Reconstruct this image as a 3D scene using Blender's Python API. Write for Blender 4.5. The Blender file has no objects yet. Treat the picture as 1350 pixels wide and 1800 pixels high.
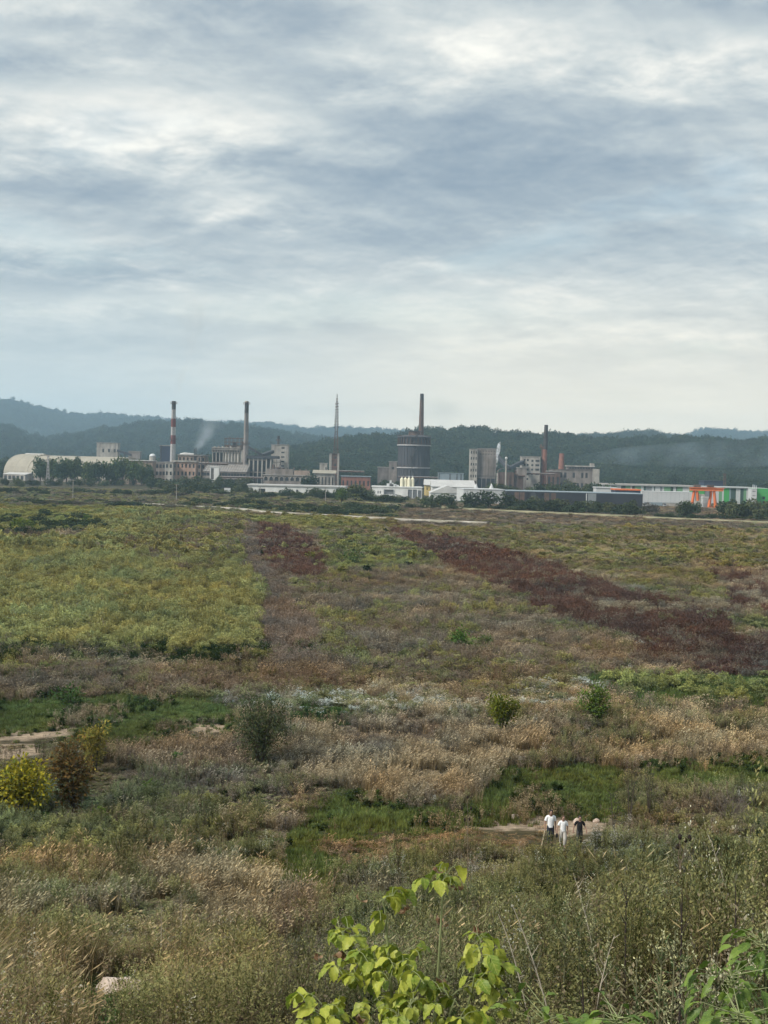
import bpy, math, random
import numpy as np
from mathutils import Matrix, Vector
rnd = random.Random(7)
rng = np.random.default_rng(11)
scene = bpy.context.scene
COL = scene.collection

# ------------------------------------------------------------------ camera
EYE = np.array((0.0, 0.0, 20.0))
F = 2600.0                       # focal length in photo pixels (1350 x 1800)
PITCH = math.radians(1.87)
ROLL = math.radians(1.35)
_f = np.array((0, math.cos(PITCH), -math.sin(PITCH)))
_r0 = np.array((1.0, 0, 0)); _u0 = np.array((0, math.sin(PITCH), math.cos(PITCH)))
_r = math.cos(ROLL)*_r0 + math.sin(ROLL)*_u0
_u = -math.sin(ROLL)*_r0 + math.cos(ROLL)*_u0
cam_data = bpy.data.cameras.new('camera')
cam = bpy.data.objects.new('camera', cam_data); COL.objects.link(cam)
cam_data.sensor_fit = 'VERTICAL'; cam_data.sensor_height = 36.0
cam_data.lens = F/1800*36.0
cam_data.clip_start = 0.1; cam_data.clip_end = 30000
cam.matrix_world = Matrix(((_r[0], _u[0], -_f[0], EYE[0]), (_r[1], _u[1], -_f[1], EYE[1]), (_r[2], _u[2], -_f[2], EYE[2]), (0, 0, 0, 1)))
scene.camera = cam

def at(px, py, d):
    """world point on the line of sight of a photo pixel, at ground distance d (world y)"""
    v = _f + _r*((px-675)/F) + _u*((900-py)/F)
    return EYE + v*(d/v[1])
def project(x, y, z):
    v0, v1, v2 = x-EYE[0], y-EYE[1], z-EYE[2]
    dep = v0*_f[0]+v1*_f[1]+v2*_f[2]
    dep = np.where(dep < .5, .5, dep)
    return 675+F*(v0*_r[0]+v1*_r[1]+v2*_r[2])/dep, 900-F*(v0*_u[0]+v1*_u[1]+v2*_u[2])/dep

# ------------------------------------------------------------------ sky and light
SUN_EL, SUN_AZ = math.radians(42), math.radians(-60)    # behind thin cloud, high on the left and behind
world = bpy.data.worlds.new('World'); scene.world = world
world.use_nodes = True
def build_sky():
    nt = world.node_tree; nt.nodes.clear(); L = nt.links
    def N(t, **k):
        n = nt.nodes.new(t)
        for a, b in k.items(): setattr(n, a, b)
        return n
    def M(op, a, b=None, c=None, clamp=False):
        n = N('ShaderNodeMath', operation=op, use_clamp=clamp)
        for i, v in enumerate((a, b, c)):
            if v is None: continue
            if isinstance(v, (int, float)): n.inputs[i].default_value = v
            else: L.new(v, n.inputs[i])
        return n.outputs[0]
    def mixc(f, a, b):
        n = N('ShaderNodeMix', data_type='RGBA')
        if isinstance(f, (int, float)): n.inputs[0].default_value = f
        else: L.new(f, n.inputs[0])
        for s, v in ((6, a), (7, b)):
            if isinstance(v, tuple): n.inputs[s].default_value = (*v, 1)
            else: L.new(v, n.inputs[s])
        return n.outputs[2]
    def noise(vec, sc, det=6, rough=.55, dist=0.0):
        n = N('ShaderNodeTexNoise'); n.inputs['Scale'].default_value = sc; n.inputs['Detail'].default_value = det
        n.inputs['Roughness'].default_value = rough; n.inputs['Distortion'].default_value = dist
        L.new(vec, n.inputs['Vector']); return n.outputs['Fac']
    def sstep(x, a, b): 
        n = N('ShaderNodeMapRange', interpolation_type='SMOOTHSTEP'); L.new(x, n.inputs[0])
        n.inputs[1].default_value = a; n.inputs[2].default_value = b; return n.outputs[0]
    def vec(a, b, c=0.0):
        n = N('ShaderNodeCombineXYZ')
        for i, v in enumerate((a, b, c)):
            if isinstance(v, (int, float)): n.inputs[i].default_value = v
            else: L.new(v, n.inputs[i])
        return n.outputs[0]
    tc = N('ShaderNodeTexCoord'); sep = N('ShaderNodeSeparateXYZ'); L.new(tc.outputs['Generated'], sep.inputs[0])
    dx, dy, dz = sep.outputs
    zc = M('ADD', M('MAXIMUM', dz, 0.0), 0.20)
    u, v = M('DIVIDE', dx, zc), M('DIVIDE', dy, zc)          # cloud deck seen in perspective
    P1 = vec(u, v, 3.1)
    sky = N('ShaderNodeTexSky', sky_type='NISHITA'); sky.sun_disc = False
    sky.sun_elevation = SUN_EL; sky.sun_rotation = SUN_AZ; sky.air_density = 1.3; sky.dust_density = 2.5
    big = noise(P1, 1.5, 4, .5, .5)
    mid = noise(P1, 3.6, 9, .56, .25)
    fine = noise(vec(u, v, 9.7), 11.0, 7, .60, .2)
    P2 = vec(u, M('ADD', v, .055), 3.1); mid2 = noise(P2, 3.6, 9, .56, .25)          # light falls on the far, upper side of each bank
    fine2 = noise(vec(u, M('ADD', v, .02), 9.7), 11.0, 7, .60, .2)
    emb = M('ADD', M('MULTIPLY', M('SUBTRACT', mid, mid2), .62), M('MULTIPLY', M('SUBTRACT', fine, fine2), .26))
    bil = M('ABSOLUTE', M('MULTIPLY', M('SUBTRACT', mid, .5), 2.0))
    # the large masses of this sky: (pixel x, pixel y, half-widths, weight)
    masses = [(150, 195, 330, 55, .33), (420, 240, 190, 45, .30), (20, 15, 230, 40, .30), (760, 50, 240, 70, .20), (1080, 75, 210, 45, .15), (1330, 90, 120, 45, .16),
              (410, 350, 120, 26, .24), (100, 430, 190, 22, .18), (1320, 260, 110, 32, .20), (240, 535, 200, 16, .16), (900, 560, 300, 40, .14), (1190, 520, 260, 60, .10),
              (790, 300, 340, 60, -.34), (200, 330, 260, 40, -.24), (150, 495, 200, 22, -.20), (1010, 190, 280, 60, -.14), (460, 45, 170, 45, -.24), (1340, 15, 170, 22, -.22),
              (600, 410, 250, 35, -.16), (570, 585, 110, 12, -.18), (620, 200, 130, 35, -.12), (1100, 400, 300, 50, -.04), (30, 130, 130, 16, -.20), (150, 620, 250, 24, -.12), (60, 40, 130, 14, -.18)]
    yy = M('MAXIMUM', dy, .05)
    wob = M('MULTIPLY', M('SUBTRACT', mid, .5), .07); wob2 = M('MULTIPLY', M('SUBTRACT', fine, .5), .02)
    a = M('ADD', M('DIVIDE', dx, yy), wob); e = M('ADD', M('DIVIDE', dz, yy), M('ADD', M('MULTIPLY', wob, .45), wob2))
    front = sstep(dy, .3, .6); tot = None
    for (px, py, sx, sy, w) in masses:
        q = at(px, py, 1.0) - EYE
        g1 = M('DIVIDE', M('SUBTRACT', a, float(q[0])), sx/F); g2 = M('DIVIDE', M('SUBTRACT', e, float(q[2])), sy/F)
        g = M('MULTIPLY', M('EXPONENT', M('MULTIPLY', M('ADD', M('MULTIPLY', g1, g1), M('MULTIPLY', g2, g2)), -.7)), w)
        tot = g if tot is None else M('ADD', tot, g)
    tot = M('MULTIPLY', tot, front)
    low = sstep(dz, .015, .12)
    val = M('ADD', M('MULTIPLY', M('SUBTRACT', big, .5), .5), M('ADD', M('MULTIPLY', M('SUBTRACT', mid, .5), .92), M('MULTIPLY', M('SUBTRACT', bil, .2), .16)))
    val = M('ADD', val, M('MULTIPLY', M('SUBTRACT', fine, .5), .46))
    val = M('ADD', val, emb)
    val = M('MULTIPLY', val, M('ADD', M('MULTIPLY', low, .5), .5))
    val = M('ADD', M('ADD', val, tot), .50)
    ramp = N('ShaderNodeValToRGB'); cr = ramp.color_ramp; L.new(val, ramp.inputs[0])
    stops = [(.04, (.156, .197, .240)), (.26, (.208, .246, .278)), (.46, (.278, .310, .326)), (.63, (.350, .374, .374)), (.80, (.445, .450, .430)), (1.0, (.560, .550, .505))]
    while len(cr.elements) < len(stops): cr.elements.new(.5)
    for el, (p, c) in zip(cr.elements, stops): el.position = p; el.color = (*c, 1)
    hz = mixc(sstep(dx, -.22, .12), (.44, .48, .46), (.80, .69, .51))     # thin even cloud low over the hills
    cl = mixc(sstep(dz, .150, .03), ramp.outputs[0], mixc(.55, ramp.outputs[0], hz))
    cl = mixc(sstep(dz, .07, .0), cl, hz)
    k = N('ShaderNodeVectorMath', operation='SCALE'); L.new(cl, k.inputs[0]); k.inputs['Scale'].default_value = 10.0
    gap = M('MULTIPLY', sstep(noise(vec(u, v, 21.0), 2.2, 5, .5, .5), .56, .74), .30)
    gp = at(640, 545, 1.0) - EYE
    g1 = M('DIVIDE', M('SUBTRACT', a, float(gp[0])), 260/F); g2 = M('DIVIDE', M('SUBTRACT', e, float(gp[2])), 30/F)
    gap = M('ADD', gap, M('MULTIPLY', M('MULTIPLY', M('EXPONENT', M('MULTIPLY', M('ADD', M('MULTIPLY', g1, g1), M('MULTIPLY', g2, g2)), -.7)), .30), front), clamp=True)
    col = mixc(gap, k.outputs[0], sky.outputs[0])
    bg = N('ShaderNodeBackground'); bg.inputs[1].default_value = 0.10; L.new(col, bg.inputs[0])
    out = N('ShaderNodeOutputWorld'); L.new(bg.outputs[0], out.inputs[0])
build_sky()
world.cycles.sampling_method = 'MANUAL'; world.cycles.sample_map_resolution = 512

sun_data = bpy.data.lights.new('sun', 'SUN'); sun_data.energy = 2.3; sun_data.angle = math.radians(11); sun_data.color = (1, .95, .87)
sun = bpy.data.objects.new('sun', sun_data); COL.objects.link(sun)
_sd = Vector((math.sin(SUN_AZ)*math.cos(SUN_EL), -math.cos(SUN_AZ)*math.cos(SUN_EL), math.sin(SUN_EL)))
sun.rotation_euler = _sd.to_track_quat('Z', 'Y').to_euler()
build_az = math.atan2(_sd.x, _sd.y)
for n in world.node_tree.nodes:
    if n.type == 'TEX_SKY': n.sun_rotation = build_az

vs = scene.view_settings
vs.view_transform = 'Standard'; vs.look = 'None'; vs.exposure = 0.95; vs.gamma = 1; vs.use_curve_mapping = False
cy = scene.cycles
cy.use_denoising = True; cy.max_bounces = 4; cy.diffuse_bounces = 2; cy.glossy_bounces = 2; cy.transmission_bounces = 3
cy.volume_bounces = 3; cy.transparent_max_bounces = 6; cy.caustics_reflective = False; cy.caustics_refractive = False
cy.use_adaptive_sampling = True; cy.adaptive_threshold = .03
cy.volume_step_rate = 1.0; cy.volume_max_steps = 64

# ------------------------------------------------------------------ helpers
def tag(o, label=None, cat=None, group=None, kind=None):
    if label: o['label'] = label
    if cat: o['category'] = cat
    if group: o['group'] = group
    if kind: o['kind'] = kind
    return o
def empty(name, loc, rz=0.0, label=None, cat=None, group=None):
    o = bpy.data.objects.new(name, None); COL.objects.link(o)
    o.location = tuple(float(c) for c in loc); o.rotation_euler = (0, 0, rz); o.empty_display_size = .3
    return tag(o, label, cat, group)

class MB:
    """collects boxes, tubes, blades and leaves into one mesh"""
    def __init__(s): s.v = []; s.f = []; s.c = []; s.m = []; s.cur = (1, 1, 1); s.mi = 0
    def face(s, pts):
        b = len(s.v); s.v.extend(tuple(p) for p in pts); s.f.append(tuple(range(b, b+len(pts)))); s.c.append(s.cur); s.m.append(s.mi)
    def idx(s, pts, faces):
        b = len(s.v); s.v.extend(tuple(p) for p in pts)
        for f in faces: s.f.append(tuple(b+i for i in f)); s.c.append(s.cur); s.m.append(s.mi)
    def box(s, a, b):
        x0, y0, z0 = a; x1, y1, z1 = b
        s.idx([(x0, y0, z0), (x1, y0, z0), (x1, y1, z0), (x0, y1, z0), (x0, y0, z1), (x1, y0, z1), (x1, y1, z1), (x0, y1, z1)],
              [(0, 3, 2, 1), (4, 5, 6, 7), (0, 1, 5, 4), (1, 2, 6, 5), (2, 3, 7, 6), (3, 0, 4, 7)])
    def tube(s, pts, rad, n=8, cap=True):
        pts = [Vector(p) for p in pts]; b = len(s.v)
        if not isinstance(rad, (list, tuple)): rad = [rad]*len(pts)
        ref = None
        for i, p in enumerate(pts):
            t = (pts[min(i+1, len(pts)-1)] - pts[max(i-1, 0)])
            if t.length < 1e-9: t = Vector((0, 0, 1))
            t.normalize()
            if ref is None: ref = Vector((1, 0, 0)) if abs(t.x) < .8 else Vector((0, 1, 0))
            a = (ref - t*ref.dot(t)).normalized(); c = t.cross(a); ref = a
            for k in range(n):
                w = 2*math.pi*k/n
                s.v.append(tuple(p + (a*math.cos(w)+c*math.sin(w))*rad[i]))
        for i in range(len(pts)-1):
            for k in range(n):
                k2 = (k+1) % n
                s.f.append((b+i*n+k, b+i*n+k2, b+(i+1)*n+k2, b+(i+1)*n+k)); s.c.append(s.cur); s.m.append(s.mi)
        if cap and n > 2:
            s.f.append(tuple(b+k for k in reversed(range(n)))); s.c.append(s.cur); s.m.append(s.mi)
            s.f.append(tuple(b+(len(pts)-1)*n+k for k in range(n))); s.c.append(s.cur); s.m.append(s.mi)
    def bar(s, p, q, w):
        s.tube([p, q], w*.7071, 4)
    def blade(s, p, az, lean, L, w, bend=.5, seg=2):
        """thin curved leaf rising from p"""
        p = Vector(p); h = Vector((math.cos(az), math.sin(az), 0)); sd = Vector((-h.y, h.x, 0)); b = len(s.v); ang = lean
        for i in range(seg):
            ww = w*(1-.55*i/seg)*.5
            s.v.append(tuple(p-sd*ww)); s.v.append(tuple(p+sd*ww))
            p = p + (h*math.sin(ang)+Vector((0, 0, math.cos(ang))))*(L/seg); ang += bend/seg
        s.v.append(tuple(p))
        for i in range(seg-1):
            k = b+2*i; s.f.append((k, k+1, k+3, k+2)); s.c.append(s.cur); s.m.append(s.mi)
        k = b+2*(seg-1); s.f.append((k, k+1, k+2)); s.c.append(s.cur); s.m.append(s.mi)
        return p
    def leaf(s, p, d, n, L, w):
        """four-sided leaf from p along d"""
        p = Vector(p); d = Vector(d).normalized(); sd = d.cross(Vector(n))
        if sd.length < 1e-4: sd = Vector((1, 0, 0))
        sd.normalize(); up = sd.cross(d)
        s.face([p, p+d*L*.45+sd*w*.5+up*w*.12, p+d*L, p+d*L*.45-sd*w*.5+up*w*.12])
    def mesh(s, name, col=False, mats=()):
        me = bpy.data.meshes.new(name); me.from_pydata(s.v, [], s.f)
        if col:
            at_ = me.attributes.new('col', 'FLOAT_COLOR', 'FACE')
            at_.data.foreach_set('color', np.array([(*c, 1) for c in s.c], dtype=np.float32).ravel())
        for m in mats: me.materials.append(m)
        if len(mats) > 1: me.polygons.foreach_set('material_index', s.m)
        me.update(); return me
    def build(s, name, mat, parent=None, loc=None, smooth=False, col=False):
        me = s.mesh(name, col, [mat] if not isinstance(mat, (list, tuple)) else mat)
        if smooth: me.polygons.foreach_set('use_smooth', [True]*len(me.polygons))
        o = bpy.data.objects.new(name, me); COL.objects.link(o)
        if parent: o.parent = parent
        if loc is not None: o.location = tuple(float(c) for c in loc)
        return o
def obj(name, me, parent=None, loc=(0, 0, 0), rot=(0, 0, 0), scl=(1, 1, 1)):
    o = bpy.data.objects.new(name, me); COL.objects.link(o); o.parent = parent
    o.location = tuple(float(c) for c in loc); o.rotation_euler = rot; o.scale = scl
    return o

# ---- numpy noise
def _h(ix, iy, s):
    n = (ix.astype(np.int64)*374761393 + iy.astype(np.int64)*668265263 + s*1442695041) & 0x7fffffff
    n = ((n ^ (n >> 13))*1274126177) & 0x7fffffff
    return ((n ^ (n >> 16)) & 0xffff)/65535.0
def vnoise(x, y, s=0):
    x = np.asarray(x, float); y = np.asarray(y, float)
    ix, iy = np.floor(x), np.floor(y); fx, fy = x-ix, y-iy
    fx = fx*fx*(3-2*fx); fy = fy*fy*(3-2*fy)
    a, b, c, d = _h(ix, iy, s), _h(ix+1, iy, s), _h(ix, iy+1, s), _h(ix+1, iy+1, s)
    return (a*(1-fx)+b*fx)*(1-fy)+(c*(1-fx)+d*fx)*fy
def fbm(x, y, s=0, o=4):
    t = 0; a = .5; 
    for i in range(o): t = t+a*vnoise(x*2**i, y*2**i, s+i*17); a *= .5
    return t/(1-.5**o)
def smooth(x, a, b):
    t = np.clip((np.asarray(x, float)-a)/(b-a), 0, 1); return t*t*(3-2*t)

# ------------------------------------------------------------------ materials
def mat_plain(name, color, rough=.85, var=.25, scale=.6, streak=0.0, bump=0.0, metal=0.0, spec=.3, dirt=(.09, .075, .06), dirtamt=.0, cut=.55):
    m = bpy.data.materials.new(name); m.use_nodes = True; nt = m.node_tree; L = nt.links
    b = nt.nodes['Principled BSDF']; b.inputs['Roughness'].default_value = rough; b.inputs['Metallic'].default_value = metal
    b.inputs['Specular IOR Level'].default_value = spec
    tc = nt.nodes.new('ShaderNodeTexCoord')
    def nz(sc, zs=1.0, det=5):
        mp = nt.nodes.new('ShaderNodeMapping'); mp.inputs['Scale'].default_value = (sc, sc, sc*zs); L.new(tc.outputs['Object'], mp.inputs[0])
        n = nt.nodes.new('ShaderNodeTexNoise'); n.inputs['Detail'].default_value = det; n.inputs['Scale'].default_value = 1; L.new(mp.outputs[0], n.inputs[0]); return n.outputs['Fac']
    def mul(col, fac, lo, hi):
        mr = nt.nodes.new('ShaderNodeMapRange'); L.new(fac, mr.inputs[0]); mr.inputs[1].default_value = .3; mr.inputs[2].default_value = .7
        mr.inputs[3].default_value = lo; mr.inputs[4].default_value = hi
        vm = nt.nodes.new('ShaderNodeVectorMath'); vm.operation = 'SCALE'; L.new(mr.outputs[0], vm.inputs['Scale'])
        if isinstance(col, tuple): vm.inputs[0].default_value = col
        else: L.new(col, vm.inputs[0])
        return vm.outputs[0]
    c = mul(tuple(color), nz(scale), 1-var, 1+var)
    if streak: c = mul(c, nz(scale*1.7, .08), 1-streak, 1+streak*.4)
    if dirtamt:
        mr = nt.nodes.new('ShaderNodeMapRange'); L.new(nz(scale*.8, .35, 7), mr.inputs[0]); mr.inputs[1].default_value = cut-.08; mr.inputs[2].default_value = cut+.12; mr.inputs[4].default_value = dirtamt
        mx = nt.nodes.new('ShaderNodeMix'); mx.data_type = 'RGBA'; L.new(mr.outputs[0], mx.inputs[0]); L.new(c, mx.inputs[6]); mx.inputs[7].default_value = (*dirt, 1); c = mx.outputs[2]
    L.new(c, b.inputs['Base Color'])
    if bump:
        bp = nt.nodes.new('ShaderNodeBump'); bp.inputs['Strength'].default_value = bump; L.new(nz(scale*6), bp.inputs['Height']); L.new(bp.outputs[0], b.inputs['Normal'])
    return m
def mat_leaf(name, tint=True, trans=.25, rough=.6, spec=0.0, base=(1, 1, 1)):
    """colour of the piece ('col') times the colour of the plant ('tint')"""
    m = bpy.data.materials.new(name); m.use_nodes = True; nt = m.node_tree; L = nt.links; nt.nodes.clear()
    a = nt.nodes.new('ShaderNodeAttribute'); a.attribute_name = 'col'; c = a.outputs['Color']
    if tint:
        t = nt.nodes.new('ShaderNodeAttribute'); t.attribute_name = 'tint'; t.attribute_type = 'INSTANCER'
        mu = nt.nodes.new('ShaderNodeMix'); mu.data_type = 'RGBA'; mu.blend_type = 'MULTIPLY'; mu.inputs[0].default_value = 1
        L.new(c, mu.inputs[6]); L.new(t.outputs['Color'], mu.inputs[7]); c = mu.outputs[2]
    else:
        mu = nt.nodes.new('ShaderNodeMix'); mu.data_type = 'RGBA'; mu.blend_type = 'MULTIPLY'; mu.inputs[0].default_value = 1
        oi = nt.nodes.new('ShaderNodeObjectInfo'); L.new(c, mu.inputs[6]); L.new(oi.outputs['Color'], mu.inputs[7]); c = mu.outputs[2]
    d = nt.nodes.new('ShaderNodeBsdfDiffuse'); L.new(c, d.inputs[0]); s = d.outputs[0]
    if trans:
        tr = nt.nodes.new('ShaderNodeBsdfTranslucent'); L.new(c, tr.inputs[0]); mx = nt.nodes.new('ShaderNodeMixShader'); mx.inputs[0].default_value = trans
        L.new(s, mx.inputs[1]); L.new(tr.outputs[0], mx.inputs[2]); s = mx.outputs[0]
    if spec:
        g = nt.nodes.new('ShaderNodeBsdfGlossy'); g.inputs['Roughness'].default_value = rough; g.inputs[0].default_value = (1, 1, 1, 1)
        mx = nt.nodes.new('ShaderNodeMixShader'); mx.inputs[0].default_value = spec; L.new(s, mx.inputs[1]); L.new(g.outputs[0], mx.inputs[2]); s = mx.outputs[0]
    o = nt.nodes.new('ShaderNodeOutputMaterial'); L.new(s, o.inputs[0]); return m
LEAF_I = mat_leaf('meadow_foliage')                 # instanced plants
LEAF_O = mat_leaf('foliage', tint=False)            # single plants, object colour as plant colour
BARK = mat_plain('bark', (.085, .068, .052), .95, .4, 3)

# ------------------------------------------------------------------ instancing of uncountable plants
def inst_tree(name, coll):
    ng = bpy.data.node_groups.new(name, 'GeometryNodeTree')
    ng.interface.new_socket('Geometry', in_out='INPUT', socket_type='NodeSocketGeometry'); ng.interface.new_socket('Geometry', in_out='OUTPUT', socket_type='NodeSocketGeometry')
    i = ng.nodes.new('NodeGroupInput'); o = ng.nodes.new('NodeGroupOutput')
    ci = ng.nodes.new('GeometryNodeCollectionInfo'); ci.inputs[0].default_value = coll; ci.inputs[1].default_value = True; ci.inputs[2].default_value = True
    ip = ng.nodes.new('GeometryNodeInstanceOnPoints'); ip.inputs['Pick Instance'].default_value = True
    def att(n, t):
        a = ng.nodes.new('GeometryNodeInputNamedAttribute'); a.data_type = t; a.inputs[0].default_value = n; return a.outputs[0]
    L = ng.links
    L.new(i.outputs[0], ip.inputs['Points']); L.new(ci.outputs[0], ip.inputs['Instance']); L.new(att('idx', 'INT'), ip.inputs['Instance Index'])
    L.new(att('rot', 'FLOAT_VECTOR'), ip.inputs['Rotation']); L.new(att('scl', 'FLOAT_VECTOR'), ip.inputs['Scale']); L.new(ip.outputs[0], o.inputs[0])
    return ng
def scatter(name, label, cat, meshes, pts, rot, scl, tint, idx):
    coll = bpy.data.collections.new(name+'_kinds')
    for k, me in enumerate(meshes):
        coll.objects.link(bpy.data.objects.new('%s_kind_%03d' % (name, k), me))
    n = len(pts)
    me = bpy.data.meshes.new(name); me.vertices.add(n); me.vertices.foreach_set('co', np.asarray(pts, np.float32).ravel())
    a = me.attributes.new('rot', 'FLOAT_VECTOR', 'POINT'); a.data.foreach_set('vector', np.asarray(rot, np.float32).ravel())
    a = me.attributes.new('scl', 'FLOAT_VECTOR', 'POINT'); a.data.foreach_set('vector', np.asarray(scl, np.float32).ravel())
    t4 = np.ones((n, 4), np.float32); t4[:, :3] = tint
    a = me.attributes.new('tint', 'FLOAT_COLOR', 'POINT'); a.data.foreach_set('color', t4.ravel())
    a = me.attributes.new('idx', 'INT', 'POINT'); a.data.foreach_set('value', np.asarray(idx, np.int32))
    o = bpy.data.objects.new(name, me); COL.objects.link(o)
    md = o.modifiers.new('plants', 'NODES'); md.node_group = inst_tree(name, coll)
    return tag(o, label, cat, kind='stuff')
# ------------------------------------------------------------------ the land
_py = np.array([-60, -10, 0, 3, 5, 10, 15, 22, 25, 35, 45, 55, 65, 73, 80, 90, 100, 118, 20000.])
_pz = np.array([19.2, 18.6, 18.2, 17.6, 16.6, 15.2, 13.8, 11.8, 10.8, 7.7, 5.3, 3.5, 2.2, 1.3, .8, .4, .2, 0, 0.])
def ground(x, y):
    x = np.asarray(x, float); y = np.asarray(y, float)
    z = np.interp(y, _py, _pz)
    near = smooth(y, 130, 40)
    z = z + 1.25*smooth(x, .3, 5)*smooth(y, 4, 12)*smooth(y, 42, 20)                      # the bank swells on the right
    z = z + near*.7*(fbm(x*.09+3, y*.07, 5, 3)-.5) + .28*smooth(y, 200, 60)*smooth(y, 3, 14)*(fbm(x*.35, y*.35, 9, 3)-.5)
    z = z + .5*smooth(y, 90, 140)*smooth(y, 700, 300)*(fbm(x*.02, y*.02, 31, 3)-.5)
    return z
def hit(px, py, lift=0.0):
    """ground point seen at a photo pixel"""
    d = np.concatenate([np.arange(10, 130, .25), np.geomspace(130, 3000, 600)])
    v = _f + _r*((px-675)/F) + _u*((900-py)/F); t = d/v[1]
    x, z = EYE[0]+v[0]*t, EYE[2]+v[2]*t
    below = np.nonzero(z < ground(x, d)+lift)[0]
    i = below[0] if len(below) else len(d)-1
    return np.array((x[i], d[i], float(ground(x[i], d[i]))))

def inpoly(px, py, poly):
    r = np.zeros(px.shape, bool); n = len(poly)
    for i in range(n):
        x0, y0 = poly[i]; x1, y1 = poly[(i+1) % n]
        if y0 == y1: continue
        c = ((y0 > py) != (y1 > py)) & (px < (x1-x0)*(py-y0)/(y1-y0)+x0)
        r ^= c
    return r
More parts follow.
